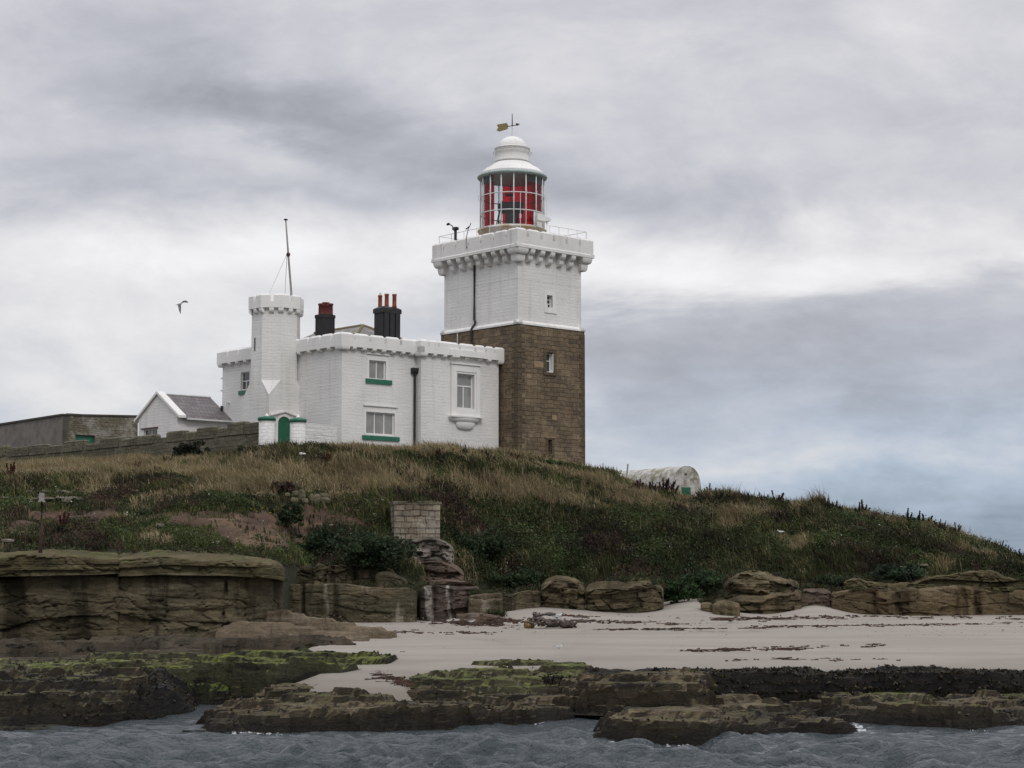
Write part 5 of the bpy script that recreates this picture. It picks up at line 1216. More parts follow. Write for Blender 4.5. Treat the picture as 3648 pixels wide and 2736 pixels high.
ledge('cliff_rock', 'dark reddish rock face with two white guano streaks under the ruined pier', 'rock', [(1488, 2204, 2098, 0, 4, 85.8), (1560, 2204, 2090, 0, 4, 85.6), (1640, 2200, 2096, 0, 4, 85.9), (1715, 2190, 2092, 0, 3.6, 86.6)], 'guanorock', .15, .55, 1.2, [(1600, .2), (1545, .15)], endr=.5, group=G1, seed=25, nf=24)
for x0, x1 in ((1512, 1532), (1588, 1600)):
    pass
ledge('rock', 'grey rectangular block with a cracked pale corner, right of the streaked face', 'rock', [(1662, 2180, 2124, 0, 1.6, 85.4), (1720, 2182, 2118, 0, 1.6, 85.2), (1797, 2180, 2116, 0, 1.4, 85.6)], 'cliffpale', .07, .9, 2.2, [(1778, .12)], endr=.25, rnd=.12, group=G1, seed=27, nf=14)
ledge('rock', 'dark purplish low rock in the sand below the grey block', 'rock', [(1620, 2206, 2186, 0, 1.2, 83.2), (1700, 2212, 2182, 0, 1.2, 82.6), (1800, 2214, 2198, 0, 1, 82.4)], 'redrock', .1, .3, 1.2, endr=.6, group=G1, seed=29, nf=10)
ledge('cliff_rock', 'shaded green low cliff between the grey block and yellow boulders', 'rock', [(1720, 2186, 2122, 0, 3, 89), (1830, 2180, 2108, 0, 3, 90), (1930, 2172, 2100, 0, 3, 91.5)], 'cliff', .16, .5, 1.8, endr=.4, group=G1, seed=31, nf=16)
ledge('rock', 'yellowish green rounded boulder, left of the pair behind the driftwood', 'rock', [(1922, 2162, 2088, 0, 3, 91.6), (1960, 2166, 2066, 0, 3, 91), (2020, 2166, 2068, 0, 3, 91), (2090, 2160, 2092, 0, 2.6, 91.6)], 'yellowrock', .26, .26, 1.6, endr=.45, rnd=.3, group=G1, seed=33, nf=22, topamp=.22, lump=.5)
ledge('rock', 'low orange sandstone outcrop with dark hollows at the foot of the hill', 'rock', [(2080, 2158, 2095, 0, 3, 91.4), (2160, 2160, 2088, 0, 3, 91), (2260, 2156, 2090, 0, 3, 91.4), (2340, 2148, 2080, 0, 3, 92), (2366, 2140, 2092, 0, 2.6, 92.8)], 'yellowrock', .26, .26, 1.6, endr=.45, rnd=.3, group=G1, seed=35, nf=22, topamp=.22, lump=.5)
ledge('rock', 'thin flat slab capping the orange outcrop', 'rock', [(2210, 2098, 2076, 0, 2.5, 92.6), (2300, 2092, 2072, 0, 2.5, 92.6), (2350, 2096, 2084, 0, 2, 93)], 'clifftop', .1, .2, 1.2, endr=.5, group=G1, seed=37, topamp=.2, nf=8, dep=.05)
ledge('rock', 'pale layered mound, topmost rock right of the sand gully', 'rock', [(2572, 2122, 2092, 0, 3.2, 93.6), (2610, 2126, 2058, 0, 3.2, 93.2), (2690, 2130, 2040, 0, 3.2, 93.0), (2780, 2124, 2064, 0, 3.2, 93.4), (2850, 2116, 2088, 0, 3, 94)], 'yellowrock', .26, .26, 1.6, endr=.45, rnd=.3, group=G1, seed=41, nf=22, topamp=.22, lump=.5)
ledge('rock', 'wide lower ledge carrying the pale layered mound', 'rock', [(2548, 2166, 2136, 0, 3.4, 92.4), (2620, 2172, 2124, 0, 3.4, 92), (2740, 2176, 2118, 0, 3.4, 91.8), (2820, 2178, 2114, 0, 3.2, 91.8), (2858, 2170, 2110, 0, 3, 92.6)], 'yellowrock', .26, .26, 1.6, endr=.45, rnd=.3, group=G1, seed=43, nf=22, topamp=.22, lump=.5)
ledge('boulder', 'small smooth orange boulder on the sand by the pale mound', 'boulder', [(2530, 2180, 2155, 0, 1.3, 89.4), (2570, 2184, 2146, 0, 1.3, 89.2), (2640, 2182, 2152, 0, 1.3, 89.6)], 'yellowrock', .07, .6, 3, endr=.7, rnd=.4, seed=45, nf=10, topamp=.05)
ledge('boulder', 'flat little rock beside the smooth orange boulder', 'boulder', [(2488, 2160, 2150, 0, 1, 90.6), (2548, 2164, 2150, 0, 1, 90.2)], 'yellowrock', .05, .3, 3, endr=.5, rnd=.15, seed=46, nf=6, topamp=.04)
ledge('rock', 'dark seamed notch of rock between the pale mound and striped cliff', 'rock', [(2838, 2150, 2108, 0, 3, 94), (2900, 2140, 2102, 0, 3, 94.6), (2965, 2146, 2108, 0, 3, 94)], 'redrock', .15, .3, .9, endr=.3, group=G1, seed=47, nf=12)
M['cliff2'] = m_rock('striped_sandstone_cliff', (.145, .108, .062), (.095, .074, .043), (.195, .150, .095), streak=1.0, green=-.6)
ledge('cliff_rock', 'long low cliff with dark vertical stripes along the right of the beach', 'rock', [(2955, 2150, 2112, 0, 5, 93), (3010, 2172, 2104, 0, 5, 92.2), (3150, 2180, 2100, 0, 5, 91.8), (3300, 2182, 2100, 0, 5, 91.6), (3450, 2178, 2106, 0, 5, 91.8), (3540, 2172, 2112, 0, 5, 92), (3700, 2164, 2116, 0, 5, 92), (4050, 2160, 2116, 0, 5, 92)], 'cliff2', .14, .6, 2.4, [(3120, .2), (3200, .3, .2), (3480, .15)], endr=.3, rnd=.16, group=G1, seed=51, nf=20, topamp=.22)
ledge('rock', 'sloping layered rock shelf on top of the striped cliff at the right', 'rock', [(3230, 2100, 2075, 0, 3, 94.2), (3330, 2100, 2048, 0, 3, 94.4), (3430, 2104, 2034, 0, 3, 94.6), (3520, 2108, 2042, 0, 3, 94.6), (3590, 2112, 2066, 0, 3, 94.4), (3680, 2120, 2100, 0, 3, 94)], 'clifftop', .2, .25, 2.6, endr=.3, rnd=.16, group=G1, seed=53, nf=20, topamp=.22, dep=.2, lump=.2)
ledge('rock', 'thin rock shelf showing through the herbs behind the striped cliff', 'rock', [(3000, 2102, 2070, 0, 2, 95), (3060, 2100, 2058, 0, 2, 95.4), (3120, 2102, 2078, 0, 2, 95.4), (3260, 2102, 2088, 0, 2, 95.2)], 'clifftop', .15, .2, 1.5, endr=.6, rnd=.16, group=G1, seed=55, topamp=.2, nf=10, dep=.1)
# smooth rock tongues running out over the sand at the foot of the left cliff
M['redsand'] = m_rock('smooth_tan_rock', (.185, .145, .10), (.115, .09, .058), (.23, .19, .14), streak=.3, green=-.7)
reef('rock_shelf', 'smooth tapering rock tongue at the base of the big left cliff', 'rock', [(940, 2215, 2172, 0, 2.6, 77), (1010, 2222, 2176, 0, 2.6, 76), (1100, 2232, 2198, 0, 2.4, 75), (1200, 2242, 2215, 0, 2, 74), (1300, 2246, 2232, 0, 1.6, 73.4), (1385, 2252, 2244, 0, 1.2, 73)], 'redsand', seed=61, group=G2, st=.16, A=.22, jag=.6)
reef('rock_shelf', 'second smooth shelf under the tapering tongue, edged by sand', 'rock', [(800, 2252, 2218, 0, 3, 74.2), (950, 2255, 2212, 0, 3, 73.6), (1060, 2256, 2226, 0, 2.6, 72.8), (1180, 2262, 2242, 0, 2.2, 72), (1290, 2268, 2258, 0, 1.6, 71.4)], 'redsand', seed=63, group=G2, st=.16, A=.22, jag=.6)
reef('rock_shelf', 'long pale edged rock band across the left at the cliff foot', 'rock', [(-300, 2350, 2300, 0, 3.4, 70), (0, 2348, 2296, 0, 3.4, 69.5), (200, 2342, 2288, 0, 3.4, 69.5), (340, 2338, 2280, 0, 3.4, 69.8), (530, 2334, 2284, 0, 3.2, 70)], 'greyledge', seed=65, group=G2, st=.16, A=.45)
reef('rock_shelf', 'dark low rocks and sand between the two left ledges', 'rock', [(460, 2318, 2284, 0, 3, 70), (600, 2316, 2282, 0, 3, 70), (760, 2314, 2278, 0, 3, 70), (930, 2306, 2276, 0, 2.6, 70), (1100, 2296, 2272, 0, 2, 69.6), (1240, 2288, 2276, 0, 1.4, 69)], 'greyledge', seed=67, group=G2, st=.16, A=.45)
# flat dark platform
reef('rock_shelf', 'broad flat dark wet platform stretching from the left edge', 'rock', [(-300, 2430, 2400, 0, 9, 60.5, .1), (200, 2425, 2392, 0, 9, 60.5, .1), (420, 2410, 2380, 0, 8.5, 61, .1), (620, 2400, 2362, 0, 8, 61, .1), (760, 2396, 2352, 0, 7, 61.5, .05)], 'greyledge', seed=69, group=G2, st=.16, A=.45)
reef('reef_rock', 'bright green algae covered sloping rock left of the sand gully', 'rock', [(540, 2418, 2362, 0, 7, 57.5, .1), (700, 2428, 2360, 0, 7.5, 57, .1), (900, 2440, 2356, 0, 8, 56.5, .1), (1100, 2456, 2360, 0, 7.6, 55.8, .1), (1230, 2452, 2368, 0, 7, 56, .1), (1340, 2424, 2364, 0, 6, 57.5, .1), (1395, 2388, 2352, 0, 4, 60, .1), (1432, 2346, 2332, 0, 2, 63, .0)], 'reefgreen2', seed=71, group=G2, st=.2, A=.8)
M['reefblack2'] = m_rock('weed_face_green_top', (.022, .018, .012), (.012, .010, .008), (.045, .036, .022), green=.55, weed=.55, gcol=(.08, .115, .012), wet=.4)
reef('reef_rock', 'ledge with dark vertical weed face and bright green top, left foreground', 'rock', [(470, 2500, 2428, 0.05, 4, None, .25), (600, 2506, 2424, 0.05, 4.5, None, .25), (760, 2506, 2420, .05, 4.5, None, .25), (900, 2492, 2420, .05, 4.5, None, .25), (1010, 2478, 2424, .1, 4, None, .25), (1180, 2466, 2434, .2, 3, None, .2)], 'reefblack2', seed=73, group=G2)
reef('reef_rock', 'grey green stepped slab above the dark pool at the left', 'rock', [(290, 2412, 2382, 0, 3.4, 58.5), (420, 2408, 2372, 0, 3.4, 58.8), (560, 2402, 2366, 0, 3.2, 59), (720, 2396, 2362, 0, 3, 59)], 'reefgreen', seed=74, group=G2)
reef('reef_rock', 'weedy boulder mass at the lower left corner of the shore', 'rock', [(-300, 2600, 2480, 0, 7, None, .4), (-60, 2594, 2474, 0, 7, None, .4), (100, 2585, 2466, 0, 7, None, .4), (195, 2580, 2482, 0, 6, None, .2)], 'reefdark', seed=75, group=G2, st=.26, A=1.1, jag=1.8, ramp=.6)
reef('reef_rock', 'dark rounded weedy rocks in the left foreground beside the corner mass', 'rock', [(120, 2584, 2510, 0, 6, None, .5), (230, 2584, 2492, 0, 6, None, .4), (400, 2574, 2476, 0, 6, None, .4), (520, 2568, 2480, 0, 6, None, .3), (560, 2566, 2510, 0, 5, None, .1)], 'reefdark', seed=77, group=G2, st=.26, A=1.1, jag=1.8, ramp=.6)
reef('reef_rock', 'black weed draped boulder nearest the water left of the channel', 'rock', [(500, 2572, 2462, 0, 5, None, .3), (580, 2562, 2450, 0, 5, None, .3), (650, 2548, 2462, 0, 4, None, .2), (690, 2536, 2492, 0, 3, None, .1)], 'reefblack', seed=79, group=G2, st=.14, A=.34, jag=.8)
reef('reef_rock', 'upper brown shelf of dark boulders behind the left corner rocks', 'rock', [(-300, 2470, 2420, 0, 5, 54.5, .2), (0, 2470, 2412, 0, 5, 54.5, .2), (170, 2465, 2405, 0, 5, 55, .2), (290, 2455, 2408, 0, 5, 55.5, .2), (420, 2450, 2420, 0, 4, 55.5, .15)], 'reefgreen', seed=81, group=G2)
# centre reef
reef('reef_rock', 'long brown reef slab in the centre foreground, nearest the sea', 'rock', [(705, 2604, 2592, 0, 2.0, None, .05), (790, 2606, 2568, 0, 4, None, .1), (900, 2610, 2540, 0, 5, None, .1), (1100, 2614, 2518, 0, 5, None, .15), (1400, 2606, 2512, 0, 5, None, .15), (1640, 2594, 2520, 0, 5, None, .15), (1800, 2582, 2512, 0, 5, None, .15), (2000, 2572, 2504, 0, 5, None, .15), (2110, 2562, 2506, 0, 4, None, .1), (2150, 2556, 2520, 0, 3, None, .05)], 'reef', seed=83, group=G2)
reef('reef_rock', 'upper brown slab lying on the centre reef', 'rock', [(948, 2528, 2492, 0, 4, 50.5, .1), (1050, 2524, 2476, 0, 4, 50.5, .1), (1300, 2520, 2482, 0, 4, 50.5, .1), (1600, 2514, 2480, 0, 4, 50.5, .1), (1850, 2510, 2476, 0, 4, 50.5, .1), (2080, 2510, 2484, 0, 4, 50.5, .1), (2240, 2526, 2504, 0, 3.5, 50, .05)], 'reef', seed=85, group=G2)
reef('reef_rock', 'green topped reef ledge at the centre with a blunt bright green left end', 'rock', [(1456, 2470, 2436, 0, 3, 52.3, .05), (1530, 2474, 2424, 0, 4, 52.2, .1), (1650, 2478, 2420, 0, 4.6, 52.2, .15), (1800, 2478, 2424, 0, 5, 52.2, .15), (2000, 2478, 2426, 0, 4.6, 52.2, .12), (2120, 2478, 2428, 0, 4, 52.2, .1)], 'reefgreen', seed=87, group=G2)
reef('reef_rock', 'low algae green step at the edge of the sand, centre', 'rock', [(1640, 2412, 2386, 0, 4, 56.2), (1740, 2412, 2374, 0, 4.5, 56.2), (1800, 2412, 2368, 0, 4.8, 56.2), (1950, 2412, 2370, 0, 4.6, 56.2), (2090, 2410, 2376, 0, 4, 56.2)], 'reefgreen', seed=89, group=G2)
reef('reef_rock', 'brown boulder row in front of the black weed bank', 'rock', [(2030, 2476, 2446, 0, 3, 50.5, .1), (2150, 2480, 2440, 0, 3, 50.5, .1), (2250, 2478, 2430, 0, 3.5, 50.5, .15), (2330, 2478, 2412, 0, 4, 50.6, .15), (2440, 2478, 2408, 0, 4, 50.6, .15), (2530, 2474, 2430, 0, 4, 50.6, .1)], 'reef', seed=91, group=G2)
WB, WBV = reef('weed_bank', 'long black seaweed covered bank along the edge of the beach', 'rock', [(1880, 2466, 2424, 0, 2.6, 53, 0), (2100, 2470, 2412, 0, 3, 53, 0), (2300, 2474, 2408, 0, 3.2, 53, 0), (2600, 2478, 2404, 0, 3.4, 53, 0), (3000, 2476, 2398, 0, 3.4, 53, 0), (3150, 2474, 2394, 0, 3.4, 53, 0), (3400, 2470, 2404, 0, 3.4, 53, 0), (3620, 2466, 2410, 0, 3.4, 53, 0), (4100, 2466, 2410, 0, 3.4, 53, 0)], 'reefblack', seed=93, group=G2, st=.14, A=.34, jag=.8)
reef('reef_rock', 'wide brown and green reef shelf at the right, in front of the black bank', 'rock', [(2420, 2520, 2486, 0, 4, None, .1), (2600, 2528, 2478, 0, 4, None, .15), (2750, 2534, 2474, 0, 4.4, None, .15), (3000, 2546, 2488, 0, 4.4, None, .15), (3300, 2552, 2490, 0, 4.6, None, .15), (3648, 2556, 2484, 0, 4.6, None, .2), (4100, 2556, 2484, 0, 4.6, None, .2)], 'reefgreen', seed=95, group=G2)
reef('reef_rock', 'dark mussel covered lower reef at the right edge, washed by the sea', 'rock', [(2960, 2572, 2530, 0, 3, None, .1), (3120, 2586, 2524, 0, 4, None, .15), (3300, 2596, 2530, 0, 4, None, .2), (3440, 2602, 2534, 0, 4.4, None, .2), (3560, 2596, 2528, 0, 4.4, None, .2), (3700, 2584, 2522, 0, 4.4, None, .2), (4100, 2584, 2522, 0, 4.4, None, .2)], 'reef', seed=97, group=G2)
reef('reef_rock', 'low brown slab behind the near right boulder', 'rock', [(2240, 2560, 2522, 0, 3, None, .1), (2400, 2566, 2516, 0, 3.4, None, .1), (2600, 2572, 2508, 0, 3.6, None, .15), (2760, 2582, 2526, 0, 3.4, None, .1), (2850, 2590, 2550, 0, 3, None, .05)], 'reef', seed=99, group=G2)
reef('boulder', 'big blunt brown boulder at the right, closest to the boat', 'boulder', [(2143, 2636, 2566, 0, 2.6, None, .05), (2230, 2648, 2562, 0, 3.2, None, .1), (2400, 2652, 2556, 0, 3.4, None, .1), (2550, 2644, 2560, 0, 3.2, None, .1), (2680, 2630, 2574, 0, 3, None, .05), (2760, 2618, 2594, 0, 2, None, .02)], 'reef', seed=101, st=.17, A=.30, jag=.7, ramp=.16, group=None)
reef('boulder', 'smooth hump of rock awash beside the big blunt boulder', 'boulder', [(2740, 2612, 2588, 0, 1.8, None, .05), (2850, 2626, 2556, 0, 2.4, None, .1), (2960, 2630, 2556, 0, 2.4, None, .05), (3050, 2622, 2590, 0, 1.8, None, .02)], 'reef', seed=103, st=.17, A=.30, jag=.7, ramp=.16, group=None)
reef('reef_flat', 'low brown reef floor filling in between the black bank and the nearest boulders', 'rock', [(880, 2590, 2560, 0, 5, None, .1), (1100, 2590, 2545, 0, 6, None, .15), (1500, 2585, 2530, 0, 6.5, None, .2), (1900, 2552, 2505, 0, 6, None, .2), (2200, 2535, 2490, 0, 5.5, None, .2), (2450, 2535, 2500, 0, 5.5, None, .2), (2800, 2550, 2515, 0, 6, None, .2), (3200, 2575, 2530, 0, 6, None, .25), (3648, 2572, 2525, 0, 6.5, None, .25), (4100, 2572, 2525, 0, 6.5, None, .25)], 'reef', seed=121, group=G2)
reef('reef_rock', 'low dark boulder in front of the left foreground rocks', 'rock', [(-200, 2602, 2560, 0, 2, None, .05), (60, 2600, 2552, 0, 2.4, None, .05), (240, 2598, 2566, 0, 2, None, .05)], 'reefdark', seed=131, group=G2, st=.26, A=1.1, jag=1.8, ramp=.6)
reef('reef_rock', 'thin dark weed line of rock closing the bottom of the sand gully', 'rock', [(1120, 2474, 2462, 0, 2, None, .0), (1300, 2478, 2460, 0, 2, None, .0), (1470, 2484, 2462, 0, 2.2, None, .0), (1700, 2486, 2460, 0, 2.4, None, .0), (2050, 2484, 2462, 0, 2.2, None, 0)], 'reefblack', seed=133, group=G2, st=.14, A=.34, jag=.8)
# ================================================================ VEGETATION
def hill_samples(n, t0, t1, p0=-120, p1=3760, jit=True, rng=RNG):
    """points spread evenly over the visible hillside area with their pixel position"""
    k = int(n*2.6); px = rng.uniform(p0, p1, k); t = rng.uniform(t0, t1, k)
    e_ = 6.0; a = hill(px, t); b = hill(px+e_, t); c_ = hill(px, t+.04)
    ar = np.linalg.norm(np.cross(b-a, c_-a), axis=1); keep = rng.random(k) < ar/np.quantile(ar, .93)
    px, t, a, b, c_ = px[keep][:n], t[keep][:n], a[keep][:n], b[keep][:n], c_[keep][:n]
    N = np.cross(b-a, c_-a); N /= np.linalg.norm(N, axis=1)[:, None]+1e-9; N[N[:, 2] < 0] *= -1
    sx, sy = project(a); return px, t, a, N, sx, sy
def inhouse(P):
    q = P[:, :2]-A0; u_ = q@U; v_ = q@V_; r = (u_ > -.1) & (v_ > -.1) & (u_ < Lb+.3) & (v_ < LVh+.2)
    q = P[:, :2]-T0; u_ = q@U; v_ = q@V_; r |= (u_ > -.1) & (v_ > -.1) & (u_ < LU+.2) & (v_ < LV+.2)
    q = P[:, :2]-ctr; u_ = np.abs(q@U); v_ = np.abs(q@V_); r |= (u_ < sT/2+.05) & (v_ < sT/2+.05)
    return r
def blades(P, H, Wd, C, per, lean, spread, rng=RNG, bend=.5):
    """tufts of tapering bent blades: each blade two quads... as a strip of 5 points"""
    n = len(P); k = n*per; base = np.repeat(P, per, 0)+np.concatenate([rng.normal(0, 1, (k, 2))*np.repeat(spread, per)[:, None], np.zeros((k, 1))], 1)
    h = np.repeat(H, per)*rng.uniform(.55, 1.2, k); ang = rng.uniform(0, 2*pi, k)
    lx = np.cos(ang)*bend*rng.uniform(.1, 1, k)+lean; ly = np.sin(ang)*bend*rng.uniform(.1, 1, k)
    w = np.repeat(Wd, per)*rng.uniform(.6, 1.3, k); fa = rng.uniform(-.9, .9, k); wx_, wy_ = np.cos(fa)*w, np.sin(fa)*w
    mid = base+np.stack([lx*h*.35, ly*h*.35, h*.6], 1); tip = base+np.stack([lx*h*1.0, ly*h*1.0, h*np.clip(1-.25*(np.abs(lx)+np.abs(ly)), .45, 1)], 1)
    o = np.stack([wx_, wy_, np.zeros(k)], 1); base = base-np.array([0, 0, .12])
    V = np.stack([base-o, base+o, mid+o*.8, mid-o*.8, tip], 1)
    c = np.repeat(C, per, 0)*rng.uniform(.72, 1.28, (k, 1)); 
    col = np.repeat(c[:, None, :], 5, 1); i5 = np.arange(k)[:, None]*5
    F4 = i5+np.array([0, 1, 2, 3]); F3 = i5+np.array([3, 2, 4, 4])
    return V.reshape(-1, 3), col.reshape(-1, 3), F4, i5+np.array([3, 2, 4])
def strips(name, sets, mat, label, cat):
    Vs = []; Cs = []; F = []; n0 = 0
    for V, C, F4, F3 in sets:
        Vs.append(V); Cs.append(C); F.append((F4+n0, F3+n0)); n0 += len(V)
    V = np.concatenate(Vs); C = np.concatenate(Cs); F4 = np.concatenate([f[0] for f in F]); F3 = np.concatenate([f[1] for f in F])
    me = bpy.data.meshes.new(name); mn = V.min(0); mx = V.max(0); org = np.array([(mn[0]+mx[0])/2, (mn[1]+mx[1])/2, mn[2]])
    me.vertices.add(len(V)); me.vertices.foreach_set('co', (V-org).astype(np.float32).ravel())
    nl = F4.size+F3.size; me.loops.add(nl); me.loops.foreach_set('vertex_index', np.concatenate([F4.ravel(), F3.ravel()]).astype(np.int32))
    st = np.concatenate([np.arange(len(F4))*4, F4.size+np.arange(len(F3))*3]); tot = np.concatenate([np.full(len(F4), 4), np.full(len(F3), 3)])
    me.polygons.add(len(st)); me.polygons.foreach_set('loop_start', st.astype(np.int32)); me.polygons.foreach_set('loop_total', tot.astype(np.int32)); me.update(calc_edges=True)
    at = me.color_attributes.new('Col', 'FLOAT_COLOR', 'POINT'); c = np.ones((len(V), 4), np.float32); c[:, :3] = np.clip(C, 0, 1); at.data.foreach_set('color', c.ravel())
    me.materials.append(mat); o = bpy.data.objects.new(name, me); COL.objects.link(o); o.location = org; return tag(o, label, cat, kind='stuff')
def leaves(P, size, C, per, rad, rng=RNG, flat=.7):
    """clumps of small leaf quads scattered in flattened balls"""
    n = len(P); k = n*per; R = np.repeat(rad, per)[:, None]; d = rng.normal(0, 1, (k, 3)); d /= np.linalg.norm(d, axis=1)[:, None]; d *= rng.uniform(.3, 1, (k, 1))
    c0_ = np.repeat(P, per, 0)+d*R*np.array([1, 1, flat])+np.array([0, 0, .35])*R
    a = rng.normal(0, 1, (k, 3)); a /= np.linalg.norm(a, axis=1)[:, None]; b = np.cross(a, rng.normal(0, 1, (k, 3))); b /= np.linalg.norm(b, axis=1)[:, None]
    s = (np.repeat(size, per)*rng.uniform(.6, 1.4, k))[:, None]
    V = np.stack([c0_-a*s, c0_+b*s*.5, c0_+a*s, c0_-b*s*.5], 1)
    c = np.repeat(C, per, 0)*rng.uniform(.65, 1.35, (k, 1)); col = np.repeat(c[:, None, :], 4, 1)
    return V.reshape(-1, 3), col.reshape(-1, 3), np.arange(k)[:, None]*4+np.arange(4), np.zeros((0, 3), int)
T_TAN = np.array([[.25, .192, .108], [.22, .168, .092], [.31, .255, .160], [.16, .140, .062]])
T_GRN = np.array([[.074, .086, .026], [.056, .070, .022], [.100, .104, .040], [.044, .056, .020]])
T_DRK = np.array([[.036, .038, .018], [.058, .040, .026], [.028, .034, .018], [.075, .050, .034]])
# ---- grass
px_, t_, P, N, sx, sy = hill_samples(118000, 1.0, 5.55)
X, Y = P[:, 0], P[:, 1]
b_ = bare(sx, sy, X, Y); tn = tan_(sx, sy, X, Y); hs = inhouse(P)
steep = np.clip((2.9-t_)/1.0, 0, 1)
keep = (RNG.random(len(P)) > b_*np.where(sx < 560, .985, .93)) & (~hs) & ~((sx < 1000) & (t_ < 1.15)) & (RNG.random(len(P)) > steep*.35)
P, sx, sy, t_, tn, X, Y = P[keep], sx[keep], sy[keep], t_[keep], tn[keep], X[keep], Y[keep]
istan = RNG.random(len(P)) < np.clip(tn*.95+.05*(t_ > 2.5), 0, 1)
pat = fbm(X*.5, Y*.5, 7, 91, 4); dark_ = (pat > .58) | (RNG.random(len(P)) < .20)
C = np.where(istan[:, None], T_TAN[RNG.integers(0, 4, len(P))], np.where(dark_[:, None], T_DRK[RNG.integers(0, 4, len(P))], T_GRN[RNG.integers(0, 4, len(P))]))
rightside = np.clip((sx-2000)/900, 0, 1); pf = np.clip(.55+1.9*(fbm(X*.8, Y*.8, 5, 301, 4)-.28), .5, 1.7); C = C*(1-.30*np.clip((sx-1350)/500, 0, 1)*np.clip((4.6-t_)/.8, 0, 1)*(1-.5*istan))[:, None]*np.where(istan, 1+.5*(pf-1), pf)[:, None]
H = np.where(istan, RNG.uniform(.36, .85, len(P)), RNG.uniform(.22, .62, len(P)))*np.where((t_ < 3.3) & (sx < 1300), .55, 1)*np.where((t_ > 4.3) & (sx > 2520), 1.5, 1)*np.where((t_ > 4.4) & (sx > 2200) & (sx < 2520), .5, 1)*np.where(fbm(X*.3, Y*.3, 1, 93, 3) > .52, 1.25, .85)
near = np.array([.20])
sets = [blades(P, H, np.where(istan, .017, .026), C, 6, -.38, np.full(len(P), .13), bend=.75)]
strips('grass', sets, M['leaf'], 'dry tan and green grass covering the hillside', 'grass')
# ---- herbs and undergrowth
px_, t_, P, N, sx, sy = hill_samples(32000, .95, 5.3)
X, Y = P[:, 0], P[:, 1]; b_ = bare(sx, sy, X, Y); tn = tan_(sx, sy, X, Y); pat = fbm(X*.42, Y*.42, 3, 55, 4)
prob = np.clip(1.15-tn*1.1-b_*1.1, 0, 1)*np.clip((pat-.33)*5, .0, 1)*np.where(t_ > 4.2, .45, 1); keep = (RNG.random(len(P)) < prob) & ~inhouse(P) & ~((sx < 1000) & (t_ < 1.2) & (RNG.random(len(P)) < .7))
P, sx, sy, t_, X, Y = P[keep], sx[keep], sy[keep], t_[keep], X[keep], Y[keep]
kind = fbm(X*.35, Y*.35, 9, 57, 3)
C = np.where((kind > .60)[:, None], np.array([.058, .036, .028]), np.where((kind < .50)[:, None], np.array([.052, .070, .024]), np.array([.034, .047, .020])))*RNG.uniform(.75, 1.3, (len(P), 1))*np.clip(.5+2.4*(fbm(X*.7, Y*.7, 4, 303, 4)-.28), .45, 1.9)[:, None]*np.where(sx > 1400, .80, 1)[:, None]
rad = (.14+RNG.gamma(1.6, .13, len(P)))*np.where(t_ < 3.6, 1.2, .85); rad = np.minimum(rad*np.where(sx > 1500, 1.25, 1), .95)
# herbs creeping over the tops of the cliffs
EX = []
for key in ('cliff', 'clifftop', 'cliffpale', 'yellowrock', 'redrock', 'cliff2', 'guanorock'):
    for V, w in ROCKFRONT.get(key, []):
        nr, nc, _ = V.shape; i0 = nr-int((nr)*.30); k = int(nc*2.4); rr = RNG.integers(i0, nr-2, k); ci = RNG.integers(1, nc-1, k); q = V[rr, ci]; nn = fbm(q[:, 0]*.5, q[:, 1]*.5, 3, 88, 3); q = q[(nn > .42) & (((q[:, 0]/q[:, 1]) > -.128) | (rr > nr-8))]; EX.append(q)
EX = np.concatenate(EX); exC = np.array([[.036, .045, .020], [.050, .058, .022], [.050, .036, .024]])[RNG.integers(0, 3, len(EX))]
strips('undergrowth', [leaves(P, np.where(sx > 1500, .068, .055), C, 34, rad), leaves(EX, np.full(len(EX), .055), exC, 30, RNG.uniform(.12, .34, len(EX)))], M['leaf'], 'dark green and purplish herbs matted over the steep bank', 'undergrowth')
# little white and yellow flower heads
px_, t_, P, N, sx, sy = hill_samples(9000, 1.2, 4.5)
fl = (soft(sx, sy, 950, 1850, 90, 22) > .5)*1.0; wf = fbm(P[:, 0]*.6, P[:, 1]*.6, 2, 58, 3) > .66
keep = (RNG.random(len(P)) < fl*.8) | (wf & (RNG.random(len(P)) < .14)); P2_ = P[keep]+np.array([0, -.15, .42]); cc_ = np.where(fl[keep][:, None] > .5, np.array([.42, .30, .03]), np.array([.50, .50, .44]))
strips('wild_flowers', [leaves(P2_, np.full(len(P2_), .035), cc_, 3, np.full(len(P2_), .12))], M['leaf'], 'scattered small white and yellow flower heads', 'flowers')
